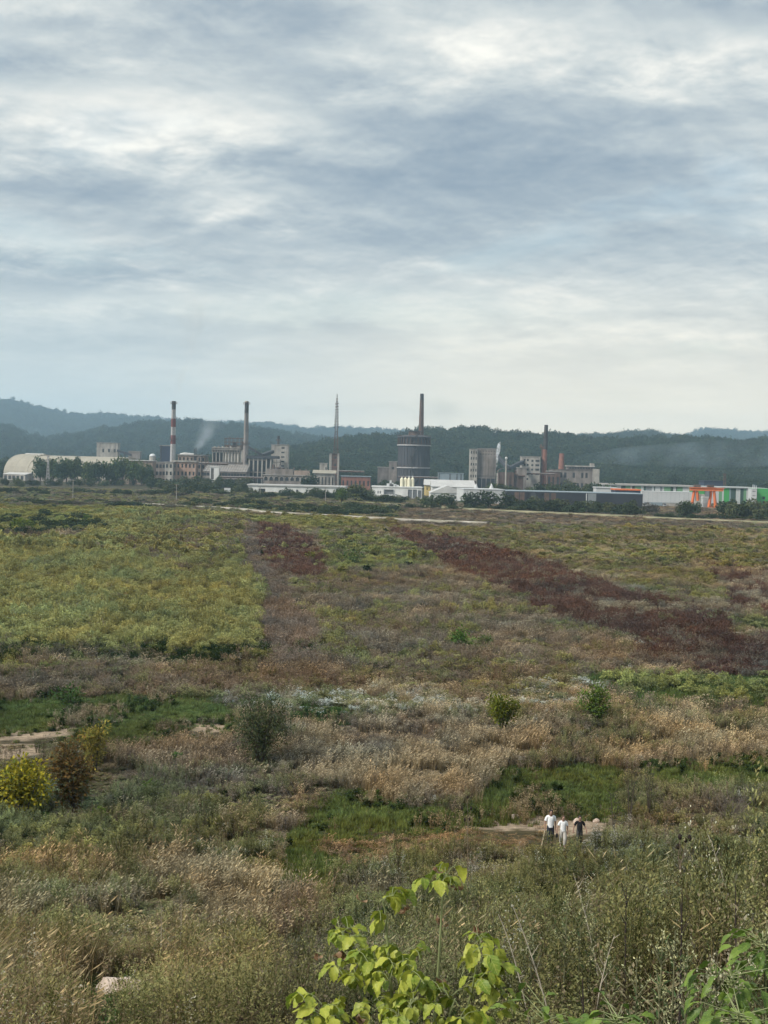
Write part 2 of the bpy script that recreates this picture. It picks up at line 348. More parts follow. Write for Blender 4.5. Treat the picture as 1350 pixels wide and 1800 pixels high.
# plant kinds: g green grass, t tan grass, y goldenrod, b grey-brown dead weed, r rust-red dock, w white aster, f leafy green weed, o olive horseweed
KINDS = 'gtybrwfo'
R = lambda x0, y0, x1, y1: [(x0, y0), (x1, y0), (x1, y1), (x0, y1)]
ZONES = [  # polygon, plant mix, height, density, tint over the kinds' own colour
    (R(-900, 700, 2300, 935), dict(o=.35, b=.35, y=.15, f=.15), .8, 1, (.9, .9, .95)),
    ([(420, 900), (600, 905), (860, 915), (1500, 935), (1500, 1075), (1180, 1045), (1000, 995), (850, 950), (690, 930), (440, 935)], dict(y=.30, t=.28, b=.30, o=.12), .75, 1, (.85, .80, .70)),
    ([(-300, 885), (130, 890), (260, 892), (430, 905), (640, 912), (640, 928), (455, 928), (-300, 935)], dict(y=.75, t=.15, o=.1), .7, 1, (1.0, 1.0, .8)),
    (R(700, 885, 1600, 925), dict(b=.6, t=.25, o=.15), .6, 1, (.85, .8, .8)),
    (R(900, 955, 1600, 985), dict(y=.4, t=.4, b=.2), .7, 1, (.9, .85, .7)),
    ([(-400, 962), (130, 947), (190, 918), (250, 898), (430, 908), (440, 960), (430, 1000), (475, 1050), (455, 1140), (300, 1150), (-400, 1155)], dict(y=.93, b=.04, o=.03), 1.15, 1.35, (1, 1, 1)),
    ([(200, 950), (330, 930), (420, 960), (390, 1015), (250, 1000)], dict(y=.62, b=.38), 1.05, 1.2, (.9, .85, .8)),
    ([(300, 925), (440, 905), (450, 960), (400, 975)], dict(y=.5, b=.5), 1, 1.2, (.9, .85, .8)),
    ([(430, 915), (456, 925), (470, 1000), (560, 1080), (640, 1120), (620, 1180), (450, 1165), (458, 1080), (472, 1045), (425, 1000)], dict(b=.92, f=.03, o=.05), 1.0, 1.2, (1, .95, 1)),
    ([(560, 935), (700, 945), (790, 990), (700, 1010), (590, 1010), (560, 960)], dict(y=.35, o=.35, b=.25, f=.05), .9, 1, (.9, .95, .85)),
    ([(480, 1008), (760, 995), (900, 1045), (1060, 1110), (1130, 1190), (560, 1190), (560, 1090)], dict(b=.62, y=.08, o=.20, t=.10), .9, 1.1, (.95, .92, .92)),
    ([(455, 922), (500, 925), (545, 950), (572, 1005), (520, 1018), (480, 1012), (456, 968)], dict(r=.86, b=.12, y=.02), 1, 1.25, (1, 1, 1)),
    ([(680, 930), (800, 948), (900, 972), (1000, 1003), (1100, 1038), (1200, 1058), (1290, 1090), (1270, 1120), (1130, 1125), (1020, 1095), (930, 1058), (850, 1022), (770, 985)], dict(r=.84, b=.14, o=.02), 1.05, 1.3, (1, 1, 1)),
    ([(1250, 1000), (1600, 1010), (1600, 1095), (1300, 1075)], dict(r=.5, b=.3, t=.2), .9, 1, (1, 1, 1)),
    (R(1040, 1060, 1600, 1078), dict(t=.4, b=.3, r=.3), .8, 1, (1, 1, 1)),
    ([(1290, 1085), (1600, 1095), (1600, 1115), (1320, 1110)], dict(g=.4, y=.3, o=.3), .7, 1, (1, 1, 1)),
    ([(1130, 1130), (1270, 1120), (1600, 1125), (1600, 1190), (1270, 1180), (1100, 1160)], dict(r=.55, b=.45), .9, 1.1, (.9, .9, .95)),
    ([(-300, 1160), (150, 1165), (170, 1188), (-300, 1195)], dict(g=.6, o=.3, y=.1), .8, 1, (1, 1, .9)),
    ([(160, 1165), (1000, 1185), (1000, 1205), (640, 1200), (100, 1230), (-300, 1225), (-300, 1195)], dict(b=.6, o=.3, t=.1), .85, 1.1, (.95, .85, .8)),
    ([(-300, 1136), (60, 1132), (150, 1140), (300, 1138), (380, 1130), (470, 1132), (485, 1150), (460, 1164), (330, 1160), (250, 1154), (120, 1156), (-300, 1155)], dict(f=.62, b=.28, y=.1), .95, 1.3, (.62, .66, .60)),
    ([(440, 1225), (600, 1212), (740, 1212), (860, 1228), (1000, 1192), (1090, 1203), (1060, 1235), (960, 1243), (850, 1252), (700, 1243), (560, 1258)], dict(w=.34, t=.30, o=.28, b=.08), .7, 1.1, (1, 1, 1)),
    (R(640, 1196, 1000, 1208), dict(t=.7, w=.1, y=.2), .6, 1, (1, .95, .8)),
    ([(60, 1215), (300, 1212), (425, 1238), (405, 1272), (200, 1290), (-300, 1290), (-300, 1250)], dict(g=.90, f=.04, b=.06), .75, 1.7, (1.15, 1.12, 1.0)),
    (R(500, 1238, 612, 1268), dict(g=.9, f=.1), .8, 1.5, (.8, .95, .85)),
    ([(1000, 1182), (1600, 1180), (1600, 1230), (1150, 1238), (1080, 1218)], dict(g=.85, y=.08, o=.07), .8, 1.5, (.9, 1, .9)),
    ([(470, 1310), (620, 1268), (760, 1248), (860, 1270), (970, 1290), (920, 1330), (840, 1392), (700, 1402), (600, 1372), (490, 1360)], dict(t=.8, b=.2), .95, 1.35, (1, 1, 1)),
    ([(600, 1270), (720, 1250), (800, 1280), (700, 1310), (580, 1320)], dict(b=.6, t=.4), .8, 1.2, (1, .95, .95)),
    ([(190, 1300), (430, 1292), (440, 1350), (380, 1362), (240, 1345)], dict(t=.55, b=.45), .9, 1.2, (.95, .92, .95)),
    ([(1060, 1252), (1600, 1240), (1600, 1310), (1200, 1312), (1060, 1345)], dict(t=.55, b=.3, o=.15), .9, 1.2, (.95, .95, .9)),
    ([(200, 1350), (480, 1350), (560, 1400), (480, 1470), (200, 1420)], dict(b=.5, o=.3, t=.15, f=.05), .8, 1.2, (.95, .95, 1)),
    ([(-300, 1380), (480, 1410), (490, 1500), (300, 1520), (-300, 1530)], dict(f=.16, o=.46, b=.24, t=.10, y=.04), .8, 1.2, (.9, .95, .9)),
    ([(250, 1460), (490, 1470), (480, 1530), (300, 1540)], dict(w=.1, o=.5, b=.4), .7, 1.2, (.9, .95, .85)),
    (R(-300, 1520, 560, 1640), dict(t=.46, b=.30, o=.24), .9, 1.3, (1.0, .95, .85)),
    ([(-300, 1575), (70, 1575), (90, 1640), (-300, 1650)], dict(t=.9, o=.1), .9, 1.3, (1, 1, .9)),
    ([(250, 1500), (410, 1520), (420, 1560), (240, 1560)], dict(t=.85, b=.15), .9, 1.3, (1, 1, .95)),
    ([(560, 1392), (640, 1375), (700, 1400), (800, 1412), (900, 1350), (1090, 1340), (1110, 1400), (1070, 1428), (860, 1428), (770, 1460), (760, 1510), (650, 1565), (455, 1572), (500, 1480)], dict(g=.93, f=.03, b=.04), .85, 1.9, (1.12, 1.12, .95)),
    ([(570, 1450), (760, 1435), (850, 1430), (860, 1480), (760, 1500), (600, 1490)], dict(t=.2, b=.2, g=.6), .28, 1.7, (.95, .85, .8)),
    ([(1150, 1335), (1600, 1295), (1600, 1350), (1240, 1378), (1150, 1385)], dict(g=.92, f=.04, b=.04), .85, 1.8, (1.12, 1.12, .95)),
    ([(780, 1420), (1130, 1415), (1140, 1480), (800, 1480)], dict(b=.35, t=.25, g=.4), .25, 1.1, (.95, .85, .75)),
    ([(1120, 1380), (1600, 1370), (1600, 1560), (1100, 1520)], dict(o=.44, b=.46, w=.02, f=.08), 1, 1.3, (.95, .95, .9)),
    ([(540, 1550), (760, 1500), (960, 1490), (1600, 1500), (1600, 1640), (540, 1640)], dict(o=.42, b=.46, w=.02, f=.08, t=.02), .95, 1.3, (.82, .84, .74)),
    ([(480, 1545), (580, 1550), (620, 1640), (460, 1680)], dict(b=.6, t=.25, o=.15), .9, 1.3, (.9, .85, .85)),
    ([(1035, 1440), (1110, 1440), (1120, 1520), (1030, 1520)], dict(w=.36, o=.44, b=.2), 1, 1.3, (1, 1, 1)),
    ([(800, 1500), (900, 1490), (905, 1560), (800, 1560)], dict(w=.22, o=.48, b=.3), .9, 1.3, (1, 1, 1)),
    (R(-300, 1640, 560, 2300), dict(o=.34, b=.34, g=.08, w=.02, t=.22), .85, 1.3, (.84, .80, .70)),
    (R(560, 1640, 1700, 2300), dict(o=.42, b=.40, f=.06, w=.02, t=.10), .95, 1.3, (.80, .81, .72)),
    ([(120, 1722), (170, 1712), (275, 1714), (290, 1760), (200, 1800), (60, 1800), (70, 1770)], dict(f=.5, g=.5), .2, 1.6, (.9, 1.0, .9)),
    (R(470, 1660, 620, 1800), dict(b=.75, o=.25), .7, 1.3, (.65, .62, .68)),
]
BARE = [[(-200, 1292), (60, 1278), (135, 1266), (132, 1284), (50, 1300), (-200, 1306)], [(-200, 1310), (60, 1306), (100, 1316), (30, 1332), (-200, 1334)],
        [(332, 1264), (398, 1264), (392, 1284), (332, 1280)], [(826, 1434), (950, 1428), (1085, 1435), (1070, 1462), (1000, 1468), (900, 1452), (836, 1450)],
        [(1228, 1237), (1275, 1244), (1255, 1254)]]
def zone_of(px, py, x, y, jit=None):
    """index of the zone of a ground spot; edges wander with the noise"""
    amp = np.interp(py, [850, 950, 1150, 1400, 1800], [2.0, 4.5, 9, 16, 26])
    qx = px + amp*2.2*(fbm(x*.16, y*.05, 41, 4)-.5)*2.4; qy = py + amp*(fbm(x*.16+50, y*.05, 43, 4)-.5)*2.2
    if jit is not None: qx = qx+jit.normal(0, 1, px.shape)*amp*.55; qy = qy+jit.normal(0, 1, px.shape)*amp*.28
    qx = qx+amp*1.6*(fbm(x*.9, y*.5, 47, 3)-.5); qy = qy+amp*.8*(fbm(x*.9+9, y*.5, 48, 3)-.5)
    z = np.full(px.shape, -1)
    for i, (poly, *_r_) in enumerate(ZONES): z[inpoly(qx, qy, poly)] = i
    bare = np.zeros(px.shape, bool)
    for p in BARE: bare |= inpoly(qx*.6+px*.4, qy*.6+py*.4, p)
    return z, bare
DEFAULT = (None, dict(b=.38, o=.27, t=.22, g=.10, w=.02), .85, 1.15, (.95, .92, .90))

def build_ground():
    ys = np.unique(np.concatenate([np.arange(-60, 5, 2.5), np.arange(5, 130, .55), np.geomspace(130, 2600, 190), np.geomspace(2600, 16000, 14)]))
    us = np.linspace(-1, 1, 221); us = np.sign(us)*np.abs(us)**1.15
    Y, U = np.meshgrid(ys, us, indexing='ij'); X = U*(38+.62*np.abs(Y)+.00008*Y*Y)
    Z = ground(X, Y) - .35*smooth(Y, 2600, 8000)*0
    px, py = project(X, Y, Z); z, bare = zone_of(px, py, X, Y)
    lum = dict(g=(.045, .062, .022), t=(.115, .088, .055), y=(.075, .070, .030), b=(.085, .068, .054), r=(.070, .036, .027), w=(.075, .078, .045), f=(.038, .05, .024), o=(.062, .066, .034))
    tab = []
    for zz in ZONES+[DEFAULT]:
        tab.append(sum(np.array(lum[k])*w for k, w in zz[1].items())/sum(zz[1].values())*np.array(zz[4]))
    C = np.array(tab)[z]
    soil = np.array((.29, .225, .160))
    bz = (bare & (Y > 20) & (Y < 140)).astype(float)[..., None]
    dry = (fbm(X*.5, Y*.3, 77, 3) > .63).astype(float)[..., None]*.35
    C = C*(1-dry)+np.array((.12, .09, .06))*dry
    C = C*(1-bz)+soil*bz
    V = np.stack([X, Y, Z], -1).reshape(-1, 3); r, c = len(ys), len(us)
    I = np.arange(r*c).reshape(r, c); Fc = np.stack([I[:-1, :-1], I[:-1, 1:], I[1:, 1:], I[1:, :-1]], -1).reshape(-1, 4)
    me = bpy.data.meshes.new('ground'); me.from_pydata(V.tolist(), [], Fc.tolist())
    a = me.attributes.new('col', 'FLOAT_COLOR', 'POINT'); a.data.foreach_set('color', np.concatenate([C.reshape(-1, 3), np.ones((r*c, 1))], 1).astype(np.float32).ravel())
    me.polygons.foreach_set('use_smooth', [True]*len(me.polygons))
    m = bpy.data.materials.new('field_soil'); m.use_nodes = True; nt = m.node_tree; L = nt.links; b = nt.nodes['Principled BSDF']
    b.inputs['Roughness'].default_value = 1; b.inputs['Specular IOR Level'].default_value = .05
    at_ = nt.nodes.new('ShaderNodeAttribute'); at_.attribute_name = 'col'
    tc = nt.nodes.new('ShaderNodeTexCoord'); col = at_.outputs['Color']
    for sc, lo, hi in ((.25, .75, 1.25), (3.0, .6, 1.4), (17.0, .7, 1.3)):
        n = nt.nodes.new('ShaderNodeTexNoise'); n.inputs['Scale'].default_value = sc; n.inputs['Detail'].default_value = 5; L.new(tc.outputs['Object'], n.inputs[0])
        mr = nt.nodes.new('ShaderNodeMapRange'); L.new(n.outputs['Fac'], mr.inputs[0]); mr.inputs[1].default_value = .3; mr.inputs[2].default_value = .7; mr.inputs[3].default_value = lo; mr.inputs[4].default_value = hi
        vm = nt.nodes.new('ShaderNodeVectorMath'); vm.operation = 'SCALE'; L.new(col, vm.inputs[0]); L.new(mr.outputs[0], vm.inputs['Scale']); col = vm.outputs[0]
    L.new(col, b.inputs['Base Color'])
    bp = nt.nodes.new('ShaderNodeBump'); bp.inputs['Strength'].default_value = .6; bp.inputs['Distance'].default_value = .1; L.new(n.outputs['Fac'], bp.inputs['Height']); L.new(bp.outputs[0], b.inputs['Normal'])
    me.materials.append(m)
    o = bpy.data.objects.new('ground', me); COL.objects.link(o); o['kind'] = 'structure'
build_ground()

# ------------------------------------------------------------------ hills
HILL = mat_plain('wooded_hillside', (.030, .044, .024), 1, .35, .02, spec=.05)
def hill_range(name, crest, d0, d1, d2, drop, seed, ncol=200, nrow=42, rough=.22):
    """ridge whose crest follows the given profile; returns a height function over its footprint"""
    cx = np.array([c[0] for c in crest], float); cyy = np.array([c[1] for c in crest], float)
    cz = np.array([at(a, b, d1)[2] for a, b in crest]) - drop
    ct = np.array([at(a, b, d1)[0]/d1 for a, b in crest])
    def height(t, y):
        zc = np.interp(t, ct, cz)
        s = np.where(y < d1, (y-d0)/(d1-d0), (d2-y)/(d2-d1)); s = np.clip(s, 0, 1)
        base = zc*(.55*s+.45*s*s*(3-2*s))
        n = fbm(t*d1/(d1-d0)*4.2+seed, (y-d0)/(d1-d0)*2.3+seed, seed, 4)-.5
        return base + zc*rough*n*4*np.clip(s*(1-s), 0, 1) - .6*(1-smooth(s, 0, .02))
    ts = np.linspace(ct[0], ct[-1], ncol); ys = np.concatenate([np.linspace(d0, d1, nrow), np.linspace(d1, d2, 12)[1:]])
    Y, T = np.meshgrid(ys, ts, indexing='ij'); Zv = height(T, Y); X = T*Y
    V = np.stack([X, Y, Zv], -1).reshape(-1, 3); r, c = Y.shape
    I = np.arange(r*c).reshape(r, c); Fc = np.stack([I[:-1, :-1], I[:-1, 1:], I[1:, 1:], I[1:, :-1]], -1).reshape(-1, 4)
    me = bpy.data.meshes.new(name); me.from_pydata(V.tolist(), [], Fc.tolist()); me.materials.append(HILL)
    me.polygons.foreach_set('use_smooth', [True]*len(me.polygons))
    o = bpy.data.objects.new(name, me); COL.objects.link(o); o['kind'] = 'structure'
    return height, ct[0], ct[-1]
near_crest = [(-420, 826), (0, 822), (250, 815), (400, 806), (480, 796), (560, 785), (590, 780), (613, 773), (638, 769), (665, 769), (698, 771), (725, 765), (748, 758), (782, 761), (804, 758), (823, 755), (852, 758), (871, 766), (880, 764), (916, 764),
              (933, 768), (980, 767), (1000, 768), (1030, 775), (1100, 776), (1196, 773), (1243, 774), (1290, 780), (1345, 774), (1500, 772), (1800, 785)]
mid_crest = [(-420, 742), (-100, 752), (0, 751), (21, 752), (37, 762), (70, 774), (100, 772), (145, 763), (183, 757), (228, 752), (266, 745), (304, 746), (335, 741), (379, 749), (420, 751), (460, 757), (500, 763), (550, 771), (620, 778), (700, 776),
             (900, 772), (980, 770), (1030, 769), (1101, 763), (1146, 760), (1172, 765), (1196, 773), (1260, 781), (1400, 784), (1800, 780)]
far_crest = [(-420, 712), (-100, 707), (0, 704), (21, 706), (52, 715), (87, 721), (114, 729), (145, 732), (187, 730), (207, 734), (279, 738), (304, 744), (335, 743), (379, 747), (414, 745), (437, 747), (466, 746), (493, 751), (510, 752), (546, 756),
             (600, 754), (642, 757), (690, 759), (760, 763), (830, 768), (930, 770), (1050, 773), (1150, 775), (1200, 768), (1243, 757), (1290, 760), (1350, 761), (1500, 766), (1800, 770)]
H_near = hill_range('wooded_hill', near_crest, 1500, 2150, 2600, 9, 3)
H_mid = hill_range('middle_hills', mid_crest, 2500, 3600, 4300, 11, 8)
H_far = hill_range('far_hills', far_crest, 4200, 6200, 7400, 13, 15)

def crown_mesh(name, n, size, seed, col, rx=1.0, rz=1.0, shade=.35, lobes=7):
    """unit tree crown of many small leaf faces gathered in clumps (base at z=0, height 2)"""
    r = random.Random(seed); mb = MB()
    cl = []
    for k in range(lobes):
        a = r.uniform(0, 6.28); q = r.uniform(.25, .62); zz = r.uniform(.55, 1.55)
        cl.append((q*math.cos(a)*rx, q*math.sin(a)*rx, zz*rz, r.uniform(.34, .58)))
    cl.append((0, 0, 1.1*rz, .62))
    for k in range(n):
        cx_, cy_, cz_, cr = r.choice(cl)
        v = Vector((r.gauss(0, 1), r.gauss(0, 1), r.gauss(0, 1))).normalized(); q = cr*r.uniform(.62, 1.08)
        p = Vector((cx_, cy_, cz_))+Vector((v.x*q, v.y*q, v.z*q*.85))
        if p.z < .05: p.z = .05+r.random()*.1
        g = 1+r.uniform(-shade, shade); w = r.uniform(-.08, .08)
        mb.cur = (col[0]*g*(1+w), col[1]*g, col[2]*g*(1-w))
        d = (v+Vector((r.uniform(-.8, .8), r.uniform(-.8, .8), r.uniform(-.9, .4)))).normalized()
        nn = v.cross(d); s_ = size*r.uniform(.6, 1.35)
        mb.leaf(p, d, v+Vector((r.uniform(-.6, .6), r.uniform(-.6, .6), r.uniform(0, .9))), s_, s_*.75)
    return mb.mesh(name, True, [LEAF_I])
FOREST = [crown_mesh('forest_crown', 230, .27, 100+k, (1, 1, 1), rz=(1.0, .9, 1.15, 1.3)[k % 4]) for k in range(8)]
def forest(name, label, H, n, dmin, dmax, size, tint, seed, tmin=-.41, tmax=.41, thin=0.0, crest=0):
    hf, t0, t1 = H; g = np.random.default_rng(seed)
    t = g.uniform(max(t0, tmin), min(t1, tmax), n); y = dmin+(dmax-dmin)*g.uniform(0, 1, n)**.8
    if crest: t = np.concatenate([t, g.uniform(max(t0, tmin), min(t1, tmax), crest)]); y = np.concatenate([y, g.normal(dmax-60, 30, crest)])
    z = hf(t, y); keep = fbm(t*60, y*.012, seed, 3) > thin
    t, y, z = t[keep], y[keep], z[keep]; m = len(t)
    s = size*g.uniform(.65, 1.3, m); sc = np.stack([s, s, s*g.uniform(.85, 1.35, m)], -1)
    pts = np.stack([t*y, y, z-.25*s], -1); rot = np.stack([np.zeros(m), np.zeros(m), g.uniform(0, 6.28, m)], -1)
    v = (.72+.56*fbm(t*90, y*.02, seed+3, 3))*g.uniform(.75, 1.25, m); w = g.uniform(-.12, .18, m)
    tt = np.array(tint)[None]*v[:, None]*np.stack([1+w, np.ones(m), 1-w*.6], -1)
    scatter(name, label, 'forest', FOREST, pts, rot, sc, tt, g.integers(0, len(FOREST), m))
forest('near_forest', 'dark green wood covering the near hillside behind the factory', H_near, 20500, 1500, 2200, 6.0, (.048, .068, .036), 1, crest=1600)
forest('middle_forest', 'hazy wood covering the middle hills left of the gas holder', H_mid, 14000, 2500, 3650, 8.2, (.042, .062, .034), 2, crest=1500)
forest('far_forest', 'blue hazed woodland on the far mountain ridge', H_far, 15000, 4300, 6250, 10.5, (.042, .062, .036), 4, crest=2200)
def flat_wood():
    g = np.random.default_rng(5); n = 3500
    y = g.uniform(1290, 1520, n); t = g.uniform(-.40, .40, n); s = 4.6*g.uniform(.6, 1.3, n)
    keep = fbm(t*40, y*.01, 61, 3) > .40
    y, t, s = y[keep], t[keep], s[keep]; n = len(y)
    tt = np.array((.040, .058, .026))[None]*(.7+.6*fbm(t*70, y*.02, 9, 3))[:, None]*g.uniform(.7, 1.3, (n, 1))
    scatter('valley_wood', 'belt of trees on the flat behind the factory buildings', 'wood', FOREST, np.stack([t*y, y, np.full(n, -.8)], -1), np.stack([np.zeros(n), np.zeros(n), g.uniform(0, 6.28, n)], -1),
            np.stack([s, s, s*g.uniform(.9, 1.4, n)], -1), tt, g.integers(0, len(FOREST), n))
flat_wood()

# ------------------------------------------------------------------ haze
def build_haze():
    mb = MB(); mb.box((-4400, -150, -1.5), (4400, 7700, 295))
    m = bpy.data.materials.new('valley_haze'); m.use_nodes = True; nt = m.node_tree; nt.nodes.clear()
    v = nt.nodes.new('ShaderNodeVolumePrincipled'); v.inputs['Color'].default_value = (.56, .80, 1.0, 1); v.inputs['Density'].default_value = .00012; v.inputs['Anisotropy'].default_value = .1
    o = nt.nodes.new('ShaderNodeOutputMaterial'); nt.links.new(v.outputs[0], o.inputs['Volume'])
    tag(mb.build('haze', m), 'pale blue haze in the valley air', 'haze', kind='stuff')
build_haze()
# ------------------------------------------------------------------ meadow plants (prototypes in metres)
def pr(r, c, j=.18):
    g = 1+r.uniform(-j, j); w = r.uniform(-.06, .06); return (c[0]*g*(1+w), c[1]*g, c[2]*g*(1-w))
GRASS_G, TAN, TANH, GOLD, GOLDL, GREY, GREYH, RUST, RUSTS, OLIVE, OLIVEL, WHITE, FORB = ((.098, .128, .045), (.245, .198, .120), (.46, .385, .255), (.290, .288, .115), (.112, .120, .050), (.155, .125, .088), (.245, .205, .150),
    (.150, .084, .061), (.110, .074, .057), (.090, .112, .042), (.25, .25, .125), (.52, .52, .46), (.045, .070, .026))
def p_grass(seed, n, h, w, R_):
    r = random.Random(seed); mb = MB()
    for k in range(n):
        a = r.uniform(0, 6.28); q = R_*math.sqrt(r.random()); mb.cur = pr(r, GRASS_G, .3) if r.random() > .12 else pr(r, (.12, .11, .045), .2)
        mb.blade((q*math.cos(a), q*math.sin(a), 0), r.uniform(0, 6.28), r.uniform(.05, .5), h*r.uniform(.5, 1.2), w*r.uniform(.7, 1.3), r.uniform(.2, 1.0), 2)
    return mb.mesh('green_grass', True, [LEAF_I])
def p_tan(seed, n, h, w, R_):
    r = random.Random(seed); mb = MB()
    for k in range(n):
        a = r.uniform(0, 6.28); q = R_*math.sqrt(r.random()); hh = h*r.uniform(.6, 1.15); az = r.gauss(.15, .8)
        mb.cur = pr(r, TAN, .25); p = mb.blade((q*math.cos(a), q*math.sin(a), 0), az, r.uniform(.02, .24), hh, w, r.uniform(.1, .5), 2)
        if r.random() < .62:
            mb.cur = pr(r, TANH, .22); L_ = hh*r.uniform(.11, .22); d = Vector((math.cos(az)*.75, math.sin(az)*.75, .55+r.uniform(-.25, .25)))
            mb.leaf(p-d.normalized()*L_*.4, d, (math.sin(az), -math.cos(az), .3), L_, w*1.7)
    for k in range(n//2):
        a = r.uniform(0, 6.28); q = R_*math.sqrt(r.random()); mb.cur = pr(r, (.135, .115, .055), .25)
        mb.blade((q*math.cos(a), q*math.sin(a), 0), r.uniform(0, 6.28), r.uniform(.1, .6), h*r.uniform(.3, .6), w*1.2, r.uniform(.3, 1.2), 2)
    return mb.mesh('tan_grass', True, [LEAF_I])
def p_forb(seed, ns, h, leafn, leafl, leafc, topn, topl, topc, R_, stemc, stemw, topspread=.12, topfrac=.22, tw=.6, lw=.3, narrow=True):
    """upright weed: stems carrying leaves below and a plume of small pieces on top"""
    r = random.Random(seed); mb = MB()
    for k in range(ns):
        a = r.uniform(0, 6.28); q = R_*math.sqrt(r.random()); b = Vector((q*math.cos(a), q*math.sin(a), 0)); hh = h*r.uniform(.72, 1.12)*(1-.5*(q/R_)**2*(R_ > .5))
        tip = b+Vector((r.gauss(.05, .11)*hh, r.gauss(0, .11)*hh, hh)); mb.cur = pr(r, stemc, .2)
        az = r.uniform(0, 3.14); sd = Vector((math.cos(az), math.sin(az), 0))*stemw
        mb.face([b-sd, b+sd, tip])
        for j in range(leafn):
            t = r.uniform(.12, .92); p = b.lerp(tip, t); e = r.uniform(0, 6.28); d = Vector((math.cos(e), math.sin(e), r.uniform(.1, 1.9) if lw < .19 else r.uniform(-.3, .9))); mb.cur = pr(r, leafc, .28)
            l_ = leafl*r.uniform(.6, 1.3)*(1.1-.5*t); mb.leaf(p, d, (0, 0, 1), l_, l_*lw)
        for j in range(topn):
            t = 1-topfrac*r.random(); e = r.uniform(0, 6.28); q2 = topspread*math.sqrt(r.random())*(1.25-.9*(t-1+topfrac)/topfrac)
            p = b.lerp(tip, t)+Vector((q2*math.cos(e), q2*math.sin(e), r.uniform(-.02, .03))); d = Vector((math.cos(e), math.sin(e), r.uniform(.0, 1.3))); mb.cur = pr(r, topc, .25)
            l_ = topl*r.uniform(.6, 1.4); mb.leaf(p, d, (r.uniform(-.5, .5), r.uniform(-.5, .5), 1), l_, l_*tw)
    return mb.mesh('weed', True, [LEAF_I])
def p_dead(seed, ns, h, w, R_, br, tipl, tipc):
    """dry branching weed"""
    r = random.Random(seed); mb = MB()
    for k in range(ns):
        a = r.uniform(0, 6.28); q = R_*math.sqrt(r.random()); b = Vector((q*math.cos(a), q*math.sin(a), 0)); hh = h*r.uniform(.6, 1.15)
        tip = b+Vector((r.gauss(.04, .15)*hh, r.gauss(0, .15)*hh, hh)); az = r.uniform(0, 3.14); sd = Vector((math.cos(az), math.sin(az), 0))*w
        mb.cur = pr(r, GREY, .25); mb.face([b-sd, b+sd, tip])
        for j in range(br):
            t = r.uniform(.35, .95); p = b.lerp(tip, t); e = r.uniform(0, 6.28); L_ = hh*r.uniform(.12, .32)*(1.2-.6*t)
            mb.cur = pr(r, GREY, .25); q_ = mb.blade(p, e, r.uniform(.3, .9), L_, w*1.1, -.3, 2)
            for i in range(2):
                mb.cur = pr(r, tipc, .3); l_ = tipl*r.uniform(.5, 1.5); mb.leaf(q_+Vector((r.uniform(-.04, .04), r.uniform(-.04, .04), r.uniform(-.06, .02))), (r.gauss(0, 1), r.gauss(0, 1), r.uniform(0, 1.4)), (0, .3, 1), l_, l_*.55)
    return mb.mesh('dead_weed', True, [LEAF_I])
PROTO = {}
def near_set(q):   # q: thickness of the finest pieces
    n = 1.0
    return dict(
        g=[p_grass(10+k, 34, .34, .011*q, .20) for k in range(3)],
        t=[p_tan(20+k, 20, .95, .0085*q, .20) for k in range(3)],
        y=[p_forb(30+k, 6, 1.05, 16, .085*q**.5, GOLDL, 26, .055*q**.5, GOLD, .22, (.07, .07, .03), .006*q) for k in range(3)],
        b=[p_dead(40+k, 7, .80, .006*q, .22, 7, .035*q**.6, GREYH) for k in range(4)],
        r=[p_forb(50+k, 7, 1.0, 6, .07*q**.5, RUSTS, 30, .04*q**.5, RUST, .22, RUSTS, .007*q, .06, .55) for k in range(3)],
        w=[p_forb(60+k, 7, .85, 22, .06*q**.5, OLIVE, 24, .0165*q**.7, WHITE, .22, (.06, .06, .03), .006*q, .12, .35, 1.0) for k in range(3)],
        f=[p_forb(70+k, 6, .60, 30, .105*q**.5, FORB, 6, .05*q**.5, FORB, .22, (.05, .055, .03), .007*q, lw=.5) for k in range(3)],
        o=[p_forb(80+k, 7, 1.0, 24, .08*q**.5, OLIVE, 30, .030*q**.6, OLIVEL, .20, (.13, .12, .07), .006*q, .055, .36, .5, .17, True) for k in range(4)])
def far_set(q):    # a clump about a metre and a half across
    return dict(
        g=[p_grass(110+k, 70, .45, .05*q, .75) for k in range(2)],
        t=[p_tan(120+k, 52, 1.0, .032*q, .75) for k in range(3)],
        y=[p_forb(130+k, 26, 1.15, 4, .22*q, GOLDL, 15, .12*q, GOLD, .70, (.07, .07, .03), .012*q, .20, .40, .8, .5) for k in range(4)],
        b=[p_dead(140+k, 24, .85, .020*q, .75, 6, .10*q, GREYH) for k in range(3)],
        r=[p_forb(150+k, 26, 1.05, 3, .16*q, RUSTS, 13, .13*q, RUST, .75, RUSTS, .020*q, .07, .65, .5) for k in range(3)],
        w=[p_forb(160+k, 20, .9, 9, .15*q, OLIVE, 12, .075*q, WHITE, .75, (.06, .06, .03), .012*q, .20, .30, 1.0) for k in range(2)],
        f=[p_forb(170+k, 20, .9, 16, .24*q, FORB, 4, .14*q, FORB, .75, (.05, .055, .03), .015*q, lw=.6) for k in range(2)],
        o=[p_forb(180+k, 22, 1.0, 11, .20*q, OLIVE, 9, .10*q, OLIVEL, .75, (.07, .07, .04), .014*q, .12, .30, .6, .3) for k in range(3)])
NEAR0, NEAR, MIDS, FAR1, FAR2 = near_set(.9), near_set(1.35), near_set(2.5), far_set(1.0), far_set(1.7)
